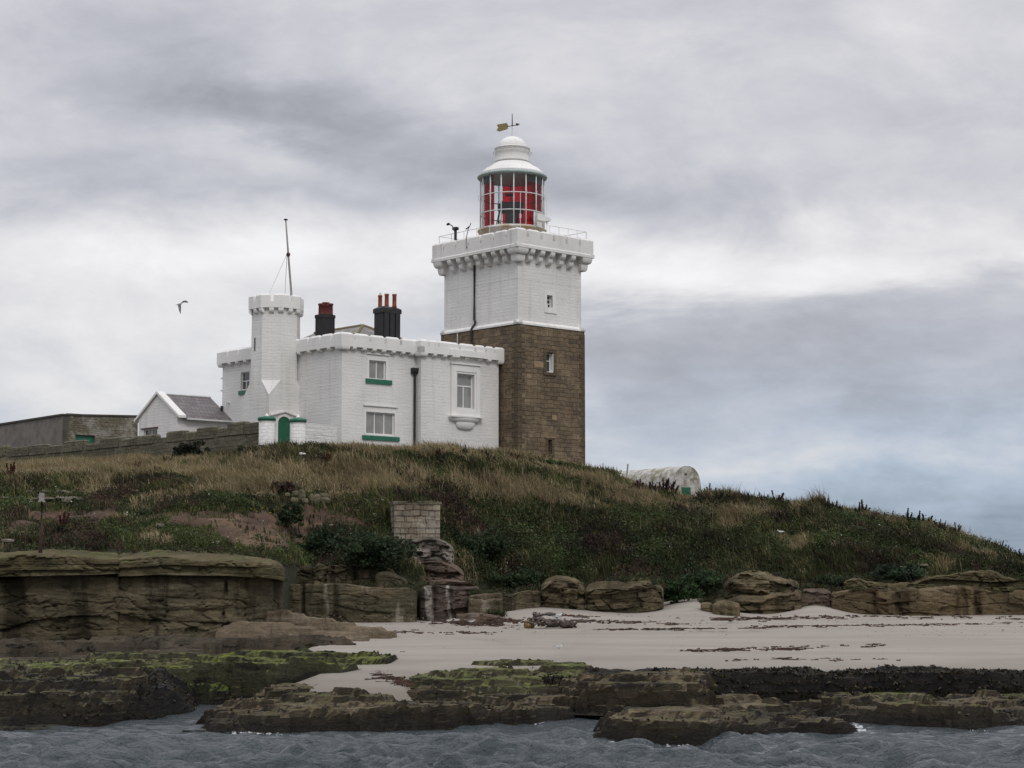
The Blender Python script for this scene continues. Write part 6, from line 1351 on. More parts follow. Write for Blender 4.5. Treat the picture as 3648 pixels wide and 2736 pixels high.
# ---- tall dead dock and dark weeds that stand apart
def make_dock(name, label, h, cols, group, cat='plant', spikes=6, seed=0):
    r = np.random.default_rng(seed); root = thing(name, label, cat, (0, 0, 0), group)
    st = MB(); LP = []; 
    for k in range(spikes):
        a = r.uniform(0, 2*pi); sp = r.uniform(.05, .42)*h; hh = h*r.uniform(.4, 1); b = (cos(a)*sp*.2, sin(a)*sp*.2, -.1); t = (cos(a)*sp, sin(a)*sp, hh); m_ = (cos(a)*sp*.5, sin(a)*sp*.5, hh*.55)
        st.tube([b, m_, t], .016, 3, .008)
        for q in np.linspace(.45, 1, 9): LP.append((m_[0]+(t[0]-m_[0])*(q-.45)/.55, m_[1]+(t[1]-m_[1])*(q-.45)/.55, m_[2]*.8+(t[2]-m_[2]*.8)*(q-.45)/.55, .055*(1.5-q)*r.uniform(.4, 1.3)*h))
    so_ = st.obj('stem', M['rust'], root); LP = np.array(LP)
    rngl = np.random.default_rng(seed+1); C = np.array(cols)[rngl.integers(0, len(cols), len(LP))]
    V, Cc, F4, _ = leaves(LP[:, :3], np.full(len(LP), .045*h+.012), C, 9, LP[:, 3], rngl, 1.3); mkobj('seed_head', V, F4, M['leaf'], root, False, Cc, False)
    LB = rngl.normal(0, 1, (14, 3))*np.array([.16, .16, .05])*h+np.array([0, 0, .12*h]); V, Cc, F4, _ = leaves(LB, np.full(14, .12*h), np.tile(np.array([.03, .042, .018]), (14, 1)), 5, np.full(14, .14*h), rngl); mkobj('leaf', V, F4, M['leaf'], root, False, Cc, False)
    return root
RED = [(.085, .030, .020), (.11, .045, .028), (.06, .025, .02)]; DK = [(.032, .034, .022), (.045, .032, .028), (.026, .032, .018)]; MIX = [(.07, .048, .034), (.05, .05, .026), (.09, .055, .038)]
protos = []
def place(proto_args, spots, n=None):
    pr_ = None
    for i, (px, py, sc, label) in enumerate(spots):
        p = hill_at(px, py)
        if pr_ is None: pr_ = make_dock(*proto_args); pr_.location = tuple(p); pr_['label'] = label; pr_.scale = (sc,)*3
        else: duptree(pr_, p, RNG.uniform(0, 6), sc, label)
place(('dock_plant', '', 1.0, RED, 'rusty red docks on the slope', 'plant', 5, 3), [(48, 1718, 1.15, 'tallest rusty red dock plant, near the left edge above the rubble line'), (555, 1716, .9, 'red dock leaning beside a twin stem below the garden wall'), (495, 1690, .8, 'red dock just left of the leaning one below the garden wall'),
    (595, 1668, .75, 'thin red dock close under the garden wall left of the dark bush'), (612, 1666, .7, 'thin red dock nearest the dark bush under the garden wall'), (292, 1700, .6, 'small red dock under the dark battlements left of middle wall'), (235, 1895, 1.0, 'dark red dock standing on the bare bank below the earth patch'),
    (1222, 1598, .7, 'red dock in grass below the upper house windows'), (1560, 1636, .7, 'red dock against the foot of the white right hand block'), (1835, 1655, .8, 'small dock at the near corner of the stone tower'), (1165, 1660, .8, 'reddish weed tuft below the white pipe vent')])
DS = []
for px in (2250, 2262, 2275, 2286, 2298, 2309, 2320, 2333, 2347, 2362, 2380, 2398): DS.append((px, 1772, RNG.uniform(.7, 1.35), 'dark purple brown dock in the clump hiding the hut foot'))
place(('dock_plant', '', 1.0, [(.05, .026, .030), (.07, .036, .036), (.035, .026, .026)], 'docks in front of the hut', 'plant', 7, 7), DS)
SKY_ = []
for px in list(RNG.uniform(2480, 2790, 20)): SKY_.append((px, 1700, RNG.uniform(.7, 1.25), 'dark weed on the skyline between hut and mid right hump'))
for px in list(RNG.uniform(2800, 3340, 34)): SKY_.append((px, 1700, RNG.uniform(.55, 1.2), 'dark weed on the gently falling skyline at right'))
for px in list(RNG.uniform(3350, 3640, 26)): SKY_.append((px, 1700, RNG.uniform(.6, 1.25), 'dark weed on the steep skyline near the right edge'))
def crest(px):
    t = np.linspace(3.2, 5.6, 200); P = hill(np.full(200, float(px)), t); _, y = project(P); return P[np.argmin(y)]
pr1 = make_dock('tall_weed', '', .95, DK, 'tall weeds along the skyline', 'plant', 6, 11); pr2 = make_dock('tall_weed', '', .95, MIX, 'tall weeds along the skyline', 'plant', 8, 12)
for i, (px, _, sc, lb) in enumerate(SKY_):
    p = crest(px)+np.array([0, RNG.uniform(-1.6, .1), -.12]); q = (pr1, pr2)[i % 2]; sc *= RNG.choice([.45, .6, .75, 1.0])
    if i < 2: q.location = tuple(p); q.scale = (sc,)*3; q['label'] = lb
    else: duptree(q, p, RNG.uniform(0, 6), sc, lb)
for q, px, py, sc, lb in ((pr2, 3065, 1830, 1.25, 'tallest spreading weed on the right skyline hump'), (pr1, 2520, 1790, 1.3, 'dark spiky weed against the right side of hut door'), (pr1, 1655, 1640, 1.0, 'spiky dark weed clump at foot of white right hand block'), (pr2, 1738, 1660, 1.0, 'dark bushy weed just left of the house right corner')):
    p = crest(px) if px > 2000 else hill_at(px, py); duptree(q, p, 1.0, sc, lb)
# dark bushes
def bush(px, py, r, label, col, flat=.85, name='bush', n=60, up=.5, fwd=0):
    p = hill_at(px, py); p = W(px, py, p[1]-fwd); root = thing(name, label, 'bush', p); rg = np.random.default_rng(int(px))
    LP = rg.normal(0, 1, (n, 3)); LP /= np.linalg.norm(LP, axis=1)[:, None]; LP = p+LP*rg.uniform(.25, .95, (n, 1))*r*np.array([1.35, .8, flat])*rg.uniform(.7, 1.25, (n, 1))+np.array([0, 0, r*up])
    V, C, F4, _ = leaves(LP, np.full(n, .085), np.tile(np.array(col)*1.35, (n, 1))*rg.uniform(.6, 1.5, (n, 1)), 46, r*rg.uniform(.12, .36, n), rg); mkobj('foliage', V, F4, M['leaf'], root, False, C, False)
    m = MB()
    for k in range(5): q = LP[k]; m.tube([tuple(p+np.array([0, 0, -.1])), tuple((p+q)/2+np.array([0, 0, .1])), tuple(q)], .03, 4, .012)
    m.obj('branch', M['wood'], root)
bush(672, 1650, .78, 'round near black bush against the garden wall', (.012, .015, .009), .9, 'bush', 70, .75)
bush(905, 1640, .7, 'low dark bush on the slope below the gate pillars', (.028, .034, .018), .55)
bush(1960, 1672, .55, 'green low shrub at the foot of the stone tower', (.035, .055, .018), .5)
bush(1010, 1762, .55, 'brown twiggy dead bush by the boulders and pale stake', (.055, .038, .030), .7, 'dead_bush')
bush(1020, 1870, .75, 'dark green bush with yellow flowers on the bare earth slope', (.024, .036, .016), .8)
bush(2175, 2132, .55, 'dark green shrub spilling over the orange outcrop', (.020, .034, .014), .5, 'bush', 60, .3, 1.5)
bush(2500, 2100, 1.2, 'low green herbs spreading between the ivy mound and pale layered rock', (.022, .038, .016), .5, 'bush', 90, .2, 1.0)
bush(1850, 2090, 1.2, 'green herbs drooping over the shaded low cliff', (.024, .036, .016), .5, 'bush', 90, .2, 2.0)
bush(2960, 2085, .9, 'herb tuft on the notch left of the striped cliff', (.026, .036, .018), .6, 'bush', 70, .2, 2.0)
bush(3200, 2065, 1.1, 'blue green shrub spilling over the striped cliff', (.022, .034, .020), .5, 'bush', 90, .2, 2.0)
bush(2400, 2128, 1.1, 'dark ivy like mound drooping onto the sand at the gully', (.018, .034, .012), .6, 'bush', 110, .2, 2.5)
bush(1330, 2010, 1.6, 'dark green bramble mass above the pale streaked cliff', (.020, .032, .015), .6, 'bush', 140, .3, 1.6)
bush(1700, 2010, 1.5, 'dark bramble mass right of the ruined pier foot', (.020, .032, .015), .7, 'bush', 140)
bush(1160, 1960, 1.0, 'dark green herbs hanging over the notch right of left cliff', (.022, .034, .016), .7, 'bush', 120, .3, 1.2)
# ---- seaweed fronds over the black bank and reef faces
SW = []
for key, dens in (('h_reefblack', 7), ('h_reefblack2', 2.2), ('h_reef', .9), ('h_reefdark', 1.6), ('h_reefgreen', .6)):
    for V, w in ROCKFRONT.get(key, []):
        nr, nc, _ = V.shape; k = int(nc*nr*dens/10); r0 = RNG.integers(2, nr-2, k); c0i = RNG.integers(1, nc-1, k); P = V[r0, c0i]; P = P[P[:, 2] > .03]
        nn = fbm(P[:, 0]*.7, P[:, 1]*1.2, P[:, 2]*2, 71, 4); P = P[nn > {'h_reefblack': .36, 'h_reefblack2': .50, 'h_reefdark': .48}.get(key, .55)]
        if len(P): SW.append(leaves(P+np.array([0, -.02, -.03]), np.full(len(P), .05), np.array([[.018, .014, .008], [.040, .028, .012], [.010, .009, .007], [.026, .022, .008]])[RNG.integers(0, 4, len(P))], 4, np.full(len(P), .085), RNG, .5))
strips('seaweed', SW, M['weed'], 'glossy black and brown seaweed hanging on the tidal rocks', 'seaweed')
# ---- pebbles and shell grit strewn on the sand
k = 2600; px = RNG.uniform(1050, 3640, k); py = 2188+RNG.gamma(1.6, 42, k); ok = (py < 2385) & (fbm(px*.004, py*.02, 0, 23, 4) > .44); px, py = px[ok], py[ok]; Vp = []; Fp = []; Cp = []
for a_, b_ in zip(px, py):
    p = Wz(a_, b_, 1.4)
    for _ in range(3): p = Wz(a_, b_, float(sandz(p[0], p[1])))
    r = RNG.gamma(1.3, .009)+.008; n0 = len(Vp); c = [(.16, .13, .10), (.07, .055, .045), (.36, .34, .30), (.22, .18, .14)][RNG.integers(0, 4)]
    for q in ((r, 0, 0), (0, r*.7, 0), (-r, 0, 0), (0, -r*.7, 0), (0, 0, r*.7)): Vp.append((p[0]+q[0]*1.3, p[1]+q[1], p[2]+q[2]-.004)); Cp.append(c)
    Fp += [(n0, n0+1, n0+4), (n0+1, n0+2, n0+4), (n0+2, n0+3, n0+4), (n0+3, n0, n0+4)]
o = mkobj('pebbles', Vp, Fp, M['leaf'], None, False, np.array(Cp), False); tag(o, 'small pebbles and shell bits strewn over the sand', 'pebbles', kind='stuff')
# ---- seaweed wrack lines on the sand
pts = []
for (x0, y0, x1, y1, n, jy) in ((1250, 2254, 1800, 2256, 110, 5), (1500, 2220, 1900, 2232, 90, 7), (2050, 2212, 2420, 2224, 110, 5), (2150, 2244, 2700, 2238, 160, 2), (2540, 2206, 2800, 2204, 150, 4), (2600, 2208, 3200, 2194, 120, 7), (2700, 2234, 3648, 2222, 230, 3), (2500, 2318, 3150, 2300, 110, 7), (2400, 2322, 2900, 2310, 70, 5), (2600, 2352, 3250, 2350, 45, 7), (1900, 2190, 2100, 2196, 50, 3), (2980, 2196, 3648, 2204, 70, 7), (1740, 2206, 1850, 2216, 90, 5), (1560, 2215, 1760, 2226, 80, 5), (1340, 2400, 1460, 2440, 90, 16)):
    for k in range(n):
        if k % 5 > 2: continue
        q = RNG.random(); q = q if fbm(q*9, y0*.1, 0, 19, 2) > .45 else RNG.random(); px = x0+(x1-x0)*q+RNG.normal(0, 12); py = y0+(y1-y0)*q+RNG.normal(0, jy)*.6
        p = Wz(px, py, np.interp(py, [2150, 2290, 2400, 2500], [1.9, 1.27, .98, .7]));
        for _ in range(3): p = Wz(px, py, float(sandz(p[0], p[1])))
        pts.append(p)
pts = np.array(pts); k = len(pts); L_ = RNG.gamma(1.0, .11, k)+.03; a = RNG.normal(0, .5, k); Vs = []; Fs = []; Cs = []
for i in range(k):
    m = 6; al = np.array([cos(a[i]), sin(a[i])]); pe = np.array([-al[1], al[0]]); ww = RNG.uniform(.02, .06); b0_ = len(Vs)
    for j in range(m):
        f = j/(m-1)-.5; c_ = pts[i, :2]+al*f*2*L_[i]+pe*RNG.normal(0, .03); z = float(pts[i, 2]); hw = ww*(1-abs(f)*1.6)+.008; hh = RNG.uniform(.01, .05)
        Vs += [(*(c_-pe*hw), z-.01), (*c_, z+hh), (*(c_+pe*hw), z-.01)]; Cs += [(.045, .026, .020)]*3 if i % 3 else [(.075, .040, .026)]*3
    for j in range(m-1):
        q = b0_+j*3; Fs += [(q, q+1, q+4, q+3), (q+1, q+2, q+5, q+4)]
o = mkobj('seaweed_wrack', Vs, Fs, M['leaf'], None, False, np.array(Cs), False); tag(o, 'broken brown strandline of dried seaweed across the sand', 'seaweed', kind='stuff')
# ================================================================ RUINED PIER of masonry on the slope
PY = 91.5
pc = W(1404, 1930, PY)[:2]; al = np.array([cos(radians(8)), sin(radians(8))]); FP = Fr(pc, al, [al[1], -al[0]])
x1 = FP.hit(1568, 1930)[0]; zp0 = W(1480, 1925, PY)[2]; zp1 = W(1480, 1785, PY)[2]
pier = thing('ruined_pier', 'square block of pale weathered masonry standing on the slope below the house', 'pier', (*FP.P(x1/2, 0, 0)[:2], zp0-.9))
m = MB(); z = zp0-.25; k = 0; rg = np.random.default_rng(5)
m.box(FP, .06, x1-.06, -2.2, -.06, zp0-1.5, zp1-.18)
nco = 7; ch = (zp1-.16-z)/nco; px0 = FP.hit(1448, 1925)[0]
for k in range(nco):
    a = 0 if k > 1 else .22*(1-k); end = x1
    while a < end-.1:
        w_ = rg.uniform(.28, .62); b = min(a+w_, end); b = end if end-b < .2 else b
        m.box(FP, a+.012, b-.012, -.35, rg.uniform(-.02, .05), z+.010, z+ch-.010); a = b
    b_ = -.36
    while b_ > -2.2:
        w_ = rg.uniform(.3, .6); m.box(FP, -.02+rg.uniform(-.02, .02), .2, max(b_-w_, -2.2)+.01, b_-.01, z+.008, z+ch-.008); m.box(FP, x1-.2, x1+rg.uniform(-.02, .02), max(b_-w_, -2.2)+.01, b_-.01, z+.008, z+ch-.008); b_ -= w_
    z += ch
m.obj('masonry', M['pier'], pier)
m = MB(); a = -.06
for w_, dz_, ds in ((.72, 0, .04), (.55, -.05, .0), (.78, .02, .07), (.6, -.03, .03)):
    m.box(FP, a+.01, min(a+w_, x1+.07), -2.25+ds, .04+ds, zp1-.17, zp1+dz_); a += w_
m.obj('coping', M['stonedark'], pier)
M['rubblew'] = m_rock('guano_stained_rubble', (.26, .23, .19), (.13, .108, .09), (.40, .37, .33), streak=.9)
ledge('rubble', 'white stained broken masonry and rubble beneath the ruined pier', 'rubble', [(1412, 1975, 1930, 0, 1.5, 90.8), (1450, 1990, 1928, 0, 1.6, 90.6), (1540, 2015, 1915, 0, 1.8, 90.2), (1600, 2010, 1935, 0, 1.6, 90.4), (1622, 2005, 1965, 0, 1.2, 90.8)], 'rubblew', .24, .28, .5, endr=.4, rnd=.15, seed=111, nf=16)
ledge('rock', 'reddish tilted rock slabs spilling down under the ruined pier', 'rock', [(1480, 2080, 2010, 0, 1.8, 89.6), (1530, 2090, 1996, 0, 1.8, 89.2), (1600, 2092, 2005, 0, 1.8, 89), (1660, 2090, 2040, 0, 1.6, 89.2)], 'redrock', .26, .3, 1.5, endr=.5, rnd=.2, group=G1, seed=113, nf=18)
ledge('rock', 'thin tilted dark slab at the foot of the reddish spill', 'rock', [(1520, 2100, 2068, 0, 1.8, 87.6), (1600, 2100, 2060, 0, 1.8, 87.6), (1680, 2104, 2072, 0, 1.6, 87.8), (1710, 2106, 2090, 0, 1.2, 88)], 'redrock', .18, .2, 1.1, endr=.5, rnd=.15, group=G1, seed=115, nf=10)
ledge('rock', 'leaning pale slab on top of the streaked cliff', 'rock', [(1330, 2082, 2050, 0, 1.2, 86.4), (1380, 2086, 2040, 0, 1.2, 86.2), (1460, 2090, 2078, 0, 1.0, 86)], 'cliff', .08, .4, 2.0, endr=.5, rnd=.15, group=G1, seed=117, nf=8)
# ================================================================ STONES of the old sea wall on the slope
def stone(px, py, w, h, label, mat='stonebit', group='loose stones on the slope', Yo=0, dep=None):
    p = hill_at(px, py); p = W(px, py+h*.35, p[1]-.7); s = p[1]/6433; rg = np.random.default_rng(int(px*7+py)); rx, rz, ry = w*s/2, h*s/2, (dep or w*s/2*.8)
    vs = []; fs = []; n, k_ = 12, 7
    for i in range(k_+1):
        t = pi*i/k_
        for j in range(n):
            a = 2*pi*j/n; d = np.array([sin(t)*cos(a), sin(t)*sin(a), cos(t)]); sg = np.sign(d)*np.abs(d)**.6; r = .8+.35*fbm(d[0]*1.5+px, d[1]*1.5, d[2]*1.5+py, 9, 3)
            vs.append((p[0]+sg[0]*rx*r, p[1]+sg[1]*ry*r-.1, p[2]+rz*.4+sg[2]*rz*r))
    for i in range(k_):
        for j in range(n): fs.append((i*n+j, i*n+(j+1) % n, (i+1)*n+(j+1) % n, (i+1)*n+j))
    o = mkobj('stone', vs, fs, M[mat], None, False); return tag(o, label, 'stone', group)
M['boulderg'] = m_rock('mossy_boulder', (.15, .135, .085), (.09, .085, .05), (.21, .19, .14), green=-.3)
for px, py, w, h, lb in ((972, 1770, 38, 34, 'rounded boulder left of the dead bush'), (1052, 1755, 26, 22, 'small stone just left of the pale stake'), (1075, 1758, 30, 38, 'mossy upright boulder beside the pale stake'), (1050, 1778, 28, 18, 'flat stone under the pale stake'), (1085, 1782, 30, 20, 'low block below the mossy upright boulder'), (1122, 1772, 42, 42, 'big pale boulder right of the pale stake'), (1155, 1768, 36, 34, 'square pale block next to the big boulder'), (1168, 1782, 22, 20, 'lichen orange stone at right end of the boulder row'), (1040, 1742, 20, 14, 'little stone topping the boulder row'), (1025, 1760, 20, 14, 'small flat stone between dead bush and stake')):
    stone(px, py, w, h, lb, 'boulderg', 'boulders by the pale stake')
for i, px in enumerate((62, 108, 118, 160, 172, 205, 212, 232, 248, 268, 300, 330)):
    stone(px, 1748+(i % 3)*3, 18+(i*7) % 10, 10+(i*5) % 5, 'upper row stone of the tumbled wall on the left slope', 'stonebit', 'upper row of the tumbled wall')
for i, px in enumerate((20, 62, 90, 118, 148, 180, 215, 240, 262, 285, 228)):
    stone(px, 1772+(i % 2)*4, 26+(i*9) % 16, 9+(i*5) % 5, 'lower row stone of the tumbled wall on the left slope', 'stonebit', 'lower row of the tumbled wall')
for px, py, w, h, lb in ((462, 1745, 14, 14, 'small upright white stone mid slope left'), (484, 1748, 26, 9, 'flat pale stone beside the small upright one'), (772, 1745, 34, 12, 'grey flat stone below the gate, left of a white chip'), (828, 1742, 16, 6, 'bright white chip of stone in the grass'), (745, 1746, 16, 7, 'small stone left of the grey flat one'), (700, 1742, 12, 6, 'tiny pale stone further left in the grass'), (238, 1783, 36, 14, 'smooth pale boulder under the tumbled wall'), (830, 1758, 90, 7, 'long thin flat slab edge in the grass'), (40, 1735, 14, 8, 'bright stone at the left end of the tumbled wall'),
    (570, 1870, 34, 14, 'yellow rock poking from the bare bank'), (640, 1888, 22, 10, 'small yellow rock in the earth bank'), (30, 1925, 46, 14, 'pale slab half buried at the left edge of the bank'), (700, 1900, 20, 10, 'small angular rock on the bare bank'), (660, 1968, 80, 14, 'flat rock lying just above the left cap boulder'), (1180, 1870, 16, 9, 'little rock on the earth left of the ruined pier'), (1340, 1900, 14, 8, 'little rock close to the ruined pier'), (3290, 2012, 30, 9, 'pale rock sliver in the herbs above the striped cliff'), (3200, 2020, 44, 6, 'long thin rock sliver in the herbs above the striped cliff'), (2740, 1890, 8, 5, 'tiny pale stone near the white gull on the slope')):
    stone(px, py, w, h, lb)
# ================================================================ POSTS
p0 = W(142, 1990, 76.5); 
rp = thing('iron_post', 'tall rusty post with a pale board on top, standing on the left cliff', 'post', tuple(p0))
pt = W(150, 1786, 76.5); MB().tube([tuple(p0+np.array([0, 0, -.3])), tuple((p0+pt)/2+np.array([.02, 0, 0])), tuple(pt)], .085, 8, .07).obj('post', M['rust'], rp, True)
MB().lathe(p0[:2], [(.26, p0[2]-.3), (.2, p0[2]+.1), (.11, p0[2]+.25)], 10).obj('post_base', M['rust'], rp, True)
Fq = Fr(pt[:2], [1, 0], [0, -1]); b1_ = W(146, 1756, 76.5)[2]; MB().box(Fq, -.13, .08, -.03, .03, pt[2]+.03, b1_).box(Fq, -.16, .12, -.05, .05, pt[2]-.04, pt[2]+.03).obj('board', M['woodpale'], rp)
p = hill_at(1064, 1752); o = MB().box(Fr(p[:2], [1, 0], [0, -1]), -.07, .07, -.05, .05, p[2]-.3, W(1064, 1712, p[1])[2]).obj('stake', M['woodpale']); tag(o, 'pale flat wooden stake among the boulders on the slope', 'stake')
p = hill_at(1078, 1640); s_ = p[1]/6433; zt = W(1078, 1616, p[1])[2]; o = MB().lathe(p[:2], [(.085, p[2]-.3), (.085, zt-.06), (.15, zt-.05), (.15, zt+.04), (.05, zt+.07)], 14).tube([(p[0], p[1]-.1, zt-.02), (p[0]+.22, p[1]-.1, zt-.02)], .05, 6).obj('vent_pipe', M['smooth'], None, False); tag(o, 'short white vent pipe sticking out of the grass below the gate', 'pipe')
# ================================================================ DRIFTWOOD root on the sand
def sand_at(px, py):
    p = Wz(px, py, 1.4)
    for _ in range(5): p = Wz(px, py, float(sandz(p[0], p[1])))
    return p
dp = sand_at(1960, 2238); s_ = dp[1]/6433
dw_ = thing('driftwood_root', 'tangled grey brown tree root washed up on the middle of the beach', 'driftwood', tuple(dp)); rg = np.random.default_rng(8)
m = MB(); X_ = lambda px: dp[0]+(px-1960)*s_
def knot(pts, r0, r1):
    P_ = np.array(pts, float); 
    out = []
    for i in range(len(P_)-1):
        for f in (0, .5): out.append(P_[i]*(1-f)+P_[i+1]*f+rg.normal(0, .05, 3)*(f > 0))
    out.append(P_[-1]); m.tube([tuple(q) for q in out], r0, 7, r1)
z0 = dp[2]
knot([(X_(2040), dp[1]+.1, z0+.16), (X_(1990), dp[1], z0+.22), (X_(1940), dp[1], z0+.22), (X_(1912), dp[1], z0+.28)], .16, .22)
knot([(X_(2052), dp[1]+.2, z0+.05), (X_(2030), dp[1]-.1, z0+.2), (X_(2000), dp[1]-.2, z0+.12)], .05, .20)
for k in range(26):
    c_ = np.array([X_(1914), dp[1], z0+.25]); a = rg.uniform(0, 2*pi); L = rg.uniform(.25, .55); d = np.array([cos(a)*1.0, rg.uniform(-1, .7), abs(sin(a))*1.05])*L
    knot([c_, c_+d*.5+rg.normal(0, .07, 3), c_+d+np.array([0, 0, -.08])], rg.uniform(.05, .10), .025)
for k in range(18):
    c_ = np.array([X_(rg.uniform(1930, 2045)), dp[1]+rg.uniform(-.2, .2), z0+.2]); d = np.array([rg.uniform(-.5, .5), rg.uniform(-.3, .2), rg.uniform(-.05, .30)]); knot([c_, c_+d*.5+rg.normal(0, .05, 3), c_+d], rg.uniform(.03, .08), .02)
m.obj('root', M['wood'], dw_, True)
m = MB(); m.lathe((X_(1886), dp[1]+.4), [(.05, z0+.38), (.22, z0+.3), (.26, z0+.12), (.2, z0-.05)], 10); o = m.obj('float', M['terracotta2'] if 'terracotta2' in M else plain('ochre_float', (.20, .12, .035), .7, .3, 8), None, True); tag(o, 'ochre brown lump of washed up foam beside the driftwood root', 'debris')
for i, (a_, b_, r) in enumerate((((1905, 2198), (1976, 2194), .03), ((1946, 2188), (1978, 2190), .022), ((2042, 2200), (2098, 2204), .025), ((1862, 2218), (1900, 2224), .03), ((2036, 2214), (2100, 2218), .035))):
    p, q = sand_at(*a_), sand_at(*b_); o = MB().tube([tuple(p+[0, 0, r]), tuple((p+q)/2+[0, 0, r*1.6]), tuple(q+[0, 0, r])], r, 5).obj('stick', M['wood']); tag(o, ('longest thin stick lying behind the driftwood root', 'short stick just behind the longest one', 'thin stick on the sand right of the driftwood gull', 'stick touching the left of the ochre lump', 'curved reddish stick at the right end of the driftwood')[i], 'stick', 'sticks round the driftwood')
# ================================================================ BIRDS
def bird_mesh(s, wings=None, cols=((.42, .43, .44), (.62, .62, .62), (.02, .02, .022))):
    """one mesh: body, neck, head, bill, tail (and wings) ; faces +x ; s = body length"""
    P = [(-.62, .06, .00, .015), (-.45, .03, .05, .03), (-.2, .0, .12, .11), (.05, .0, .15, .14), (.25, .04, .11, .12), (.36, .12, .075, .085), (.42, .22, .07, .075), (.50, .24, .062, .062), (.58, .22, .02, .025), (.68, .19, .005, .006)]
    V = []; F = []; C = []; n = 10
    for x, z, ry, rz in P:
        for k in range(n):
            a = 2*pi*k/n; V.append((x*s, cos(a)*max(ry, .004)*s, (z+sin(a)*rz)*s)); top = sin(a) > .1
            C.append(cols[2] if x > .56 or (x > .40 and sin(a) > .2) else (cols[0] if top and x < .3 else cols[1]))
    for i in range(len(P)-1):
        for k in range(n): F.append((i*n+k, i*n+(k+1) % n, (i+1)*n+(k+1) % n, (i+1)*n+k))
    F.append(tuple(range(n))[::-1]); F.append(tuple((len(P)-1)*n+k for k in range(n)))
    if wings is None:   # folded wings lie along the back
        for sg in (1, -1):
            b = len(V); V += [(.25*s, sg*.13*s, .06*s), (.0, sg*.165*s, .10*s), (-.35*s, sg*.09*s, .06*s), (-.72*s, sg*.03*s, .03*s), (-.3*s, sg*.05*s, .16*s), (.1*s, sg*.06*s, .17*s)]; C += [cols[0]]*3+[cols[2]]+[cols[0]]*2; F += [(b, b+1, b+4, b+5), (b+1, b+2, b+4), (b+2, b+3, b+4)]
        for sg in (1, -1):
            b = len(V); x, y = .02*s, sg*.04*s; V += [(x, y, -.08*s), (x+.02*s, y, -.08*s), (x+.02*s, y, -.26*s), (x, y, -.26*s), (x+.09*s, y, -.26*s)]; C += [(.1, .05, .03)]*5; F += [(b, b+1, b+2, b+3), (b+3, b+2, b+4)]
    else:
        for wg in wings:
            b = len(V); m_ = len(wg)
            for k, (le, te, th) in enumerate(wg):
                le, te = np.array(le)*s, np.array(te)*s; mid = (le*.65+te*.35); V += [tuple(le), tuple(mid+np.array([0, 0, th*s])), tuple(te), tuple(mid-np.array([0, 0, th*s*.5]))]
                cc = cols[2] if k == m_-1 else (cols[3] if len(cols) > 3 else cols[0]); C += [cols[2] if len(cols) > 3 else cc, cc, (cols[1] if k in (1, 2) and len(cols) > 3 else cc), cc]
            for k in range(m_-1):
                for j in range(4): F.append((b+k*4+j, b+k*4+(j+1) % 4, b+(k+1)*4+(j+1) % 4, b+(k+1)*4+j))
            F.append((b, b+3, b+2, b+1)); F.append((b+(m_-1)*4, b+(m_-1)*4+1, b+(m_-1)*4+2, b+(m_-1)*4+3))
    return np.array(V), F, np.array(C)
def rot(V, yaw, pitch=0, roll=0):
    V = V.copy(); c_, s_ = cos(roll), sin(roll); V = np.stack([V[:, 0], V[:, 1]*c_-V[:, 2]*s_, V[:, 1]*s_+V[:, 2]*c_], 1)
    c_, s_ = cos(pitch), sin(pitch); V = np.stack([V[:, 0]*c_-V[:, 2]*s_, V[:, 1], V[:, 0]*s_+V[:, 2]*c_], 1)
    c_, s_ = cos(yaw), sin(yaw); return np.stack([V[:, 0]*c_-V[:, 1]*s_, V[:, 0]*s_+V[:, 1]*c_, V[:, 2]], 1)
def bird(p, yaw, s, label, cols, cat='tern'):
    V, F, C = bird_mesh(s, None, cols); V = rot(V, yaw)+np.array(p)+np.array([0, 0, .26*s]); o = mkobj(cat, V, F, M['bird'], None, True, C, False); tag(o, label, cat)
tern = ((.40, .39, .38), (.66, .66, .66), (.02, .02, .022))
bird(sand_at(1990, 2312), radians(15), .32, 'pale tern alone on open sand in front of the driftwood', tern)
bird(sand_at(1984, 2206), radians(10), .36, 'white and grey tern standing behind the driftwood root', tern)
bird(sand_at(1934, 2241), radians(0), .30, 'young brownish tern with pale head in front of the driftwood root', ((.20, .16, .13), (.5, .48, .44), (.3, .28, .25)))
gullc = ((.45, .46, .47), (.72, .72, .71), (.72, .72, .71)); 
bird(hill_at(2768, 1918)+np.array([0, -.6, .25]), radians(200), .38, 'white gull sitting in brown herbs right of centre slope', gullc, 'gull'); bird(hill_at(3118, 1896)+np.array([0, -.6, .25]), radians(240), .34, 'white gull sitting high on the green slope near right', gullc, 'gull')
for px, py, yw in ((1600, 2217, 30), (1628, 2215, 200), (1680, 2220, 10)): bird(sand_at(px, py), radians(yw), .28, {1600: 'small pale wader on the wrack line, leftmost of three', 1628: 'small pale wader on the wrack line, middle of three', 1680: 'small pale wader on the wrack line, rightmost of three'}[px], ((.28, .26, .24), (.6, .6, .6), (.1, .1, .1)), 'wader')
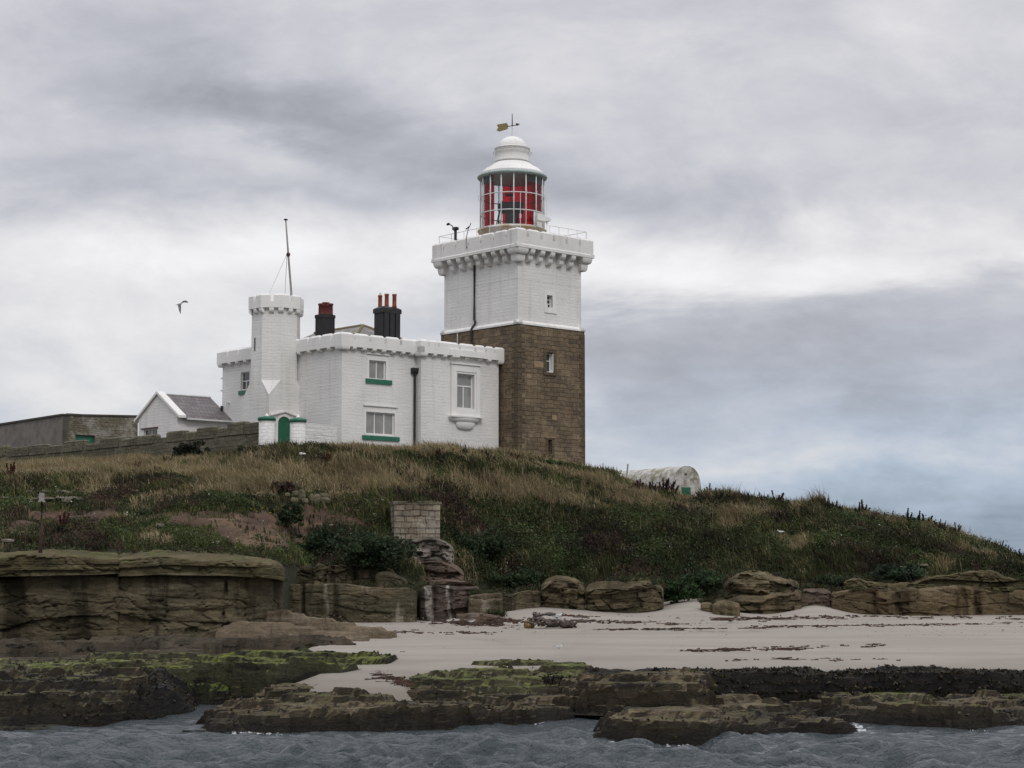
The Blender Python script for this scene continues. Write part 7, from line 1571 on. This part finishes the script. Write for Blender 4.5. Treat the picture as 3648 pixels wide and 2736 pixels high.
# flying gull: heading away to the right, near wing swept down, far wing raised
Wn = [[((.20, 0, .04), (-.20, 0, .04), .05), ((.12, -.10, -.30), (-.30, -.08, -.25), .035), ((.02, -.15, -.75), (-.30, -.12, -.75), .025), ((-.12, -.18, -1.20), (-.26, -.17, -1.16), .015), ((-.18, -.2, -1.42), (-.22, -.2, -1.40), .006)],
      [((.20, .05, .08), (-.15, .05, .02), .05), ((.55, .35, .42), (.30, .30, .08), .035), ((.95, .6, .46), (.78, .55, .18), .025), ((1.22, .75, .30), (1.10, .72, .12), .015), ((1.30, .8, .10), (1.27, .78, .05), .006)]]
V, F, C = bird_mesh(.36, None, ((.22, .22, .24), (.30, .28, .28), (.10, .10, .11)))
V, F, C = bird_mesh(.36, Wn, ((.20, .20, .22), (.40, .39, .40), (.055, .055, .06), (.16, .15, .16)))
V[:, 0] *= 1.0
fly = rot(V, radians(12), radians(14))+W(640, 1084, 92)
o = mkobj('gull', fly, F, M['bird'], None, True, C, False); tag(o, 'dark gull flying low with wings bent, in the sky left of the turret', 'gull')
# ================================================================ FOAM where the swell meets the rocks
FP_ = []
for (x0, y0, x1, y1, n, r) in ((2900, 2560, 3080, 2606, 70, .16), (3050, 2572, 3090, 2618, 60, .14), (2790, 2596, 2900, 2624, 40, .10), (2160, 2636, 2260, 2650, 40, .10), (830, 2604, 1000, 2612, 50, .08), (1900, 2572, 2100, 2560, 50, .07), (2180, 2530, 2260, 2548, 40, .07), (2300, 2646, 2480, 2656, 20, .06), (480, 2576, 620, 2568, 25, .05), (1000, 2612, 1500, 2612, 40, .05), (3100, 2590, 3600, 2602, 50, .06)):
    for k in range(int(n*1.2)):
        q = RNG.random(); p = Wz(x0+(x1-x0)*q+RNG.normal(0, 8), y0+(y1-y0)*q+RNG.normal(0, 3), .03); FP_.append((p, r*RNG.uniform(.12, .6)))
m = MB()
for p, r in FP_:
    n = 7; e = RNG.uniform(.3, .8); r *= RNG.choice([.5, .8, 1.6]); ring = [(p[0]+cos(2*pi*k/n)*r*RNG.uniform(.6, 1.3), p[1]+sin(2*pi*k/n)*r*e*RNG.uniform(.6, 1.3), .0) for k in range(n)]
    m.add(ring+[(p[0], p[1], .02+r*.12*RNG.random())], [(k, (k+1) % n, n) for k in range(n)])
o = m.obj('foam', M['foam']); tag(o, 'small white patches of foam where swell breaks on the reef', 'foam', kind='stuff')
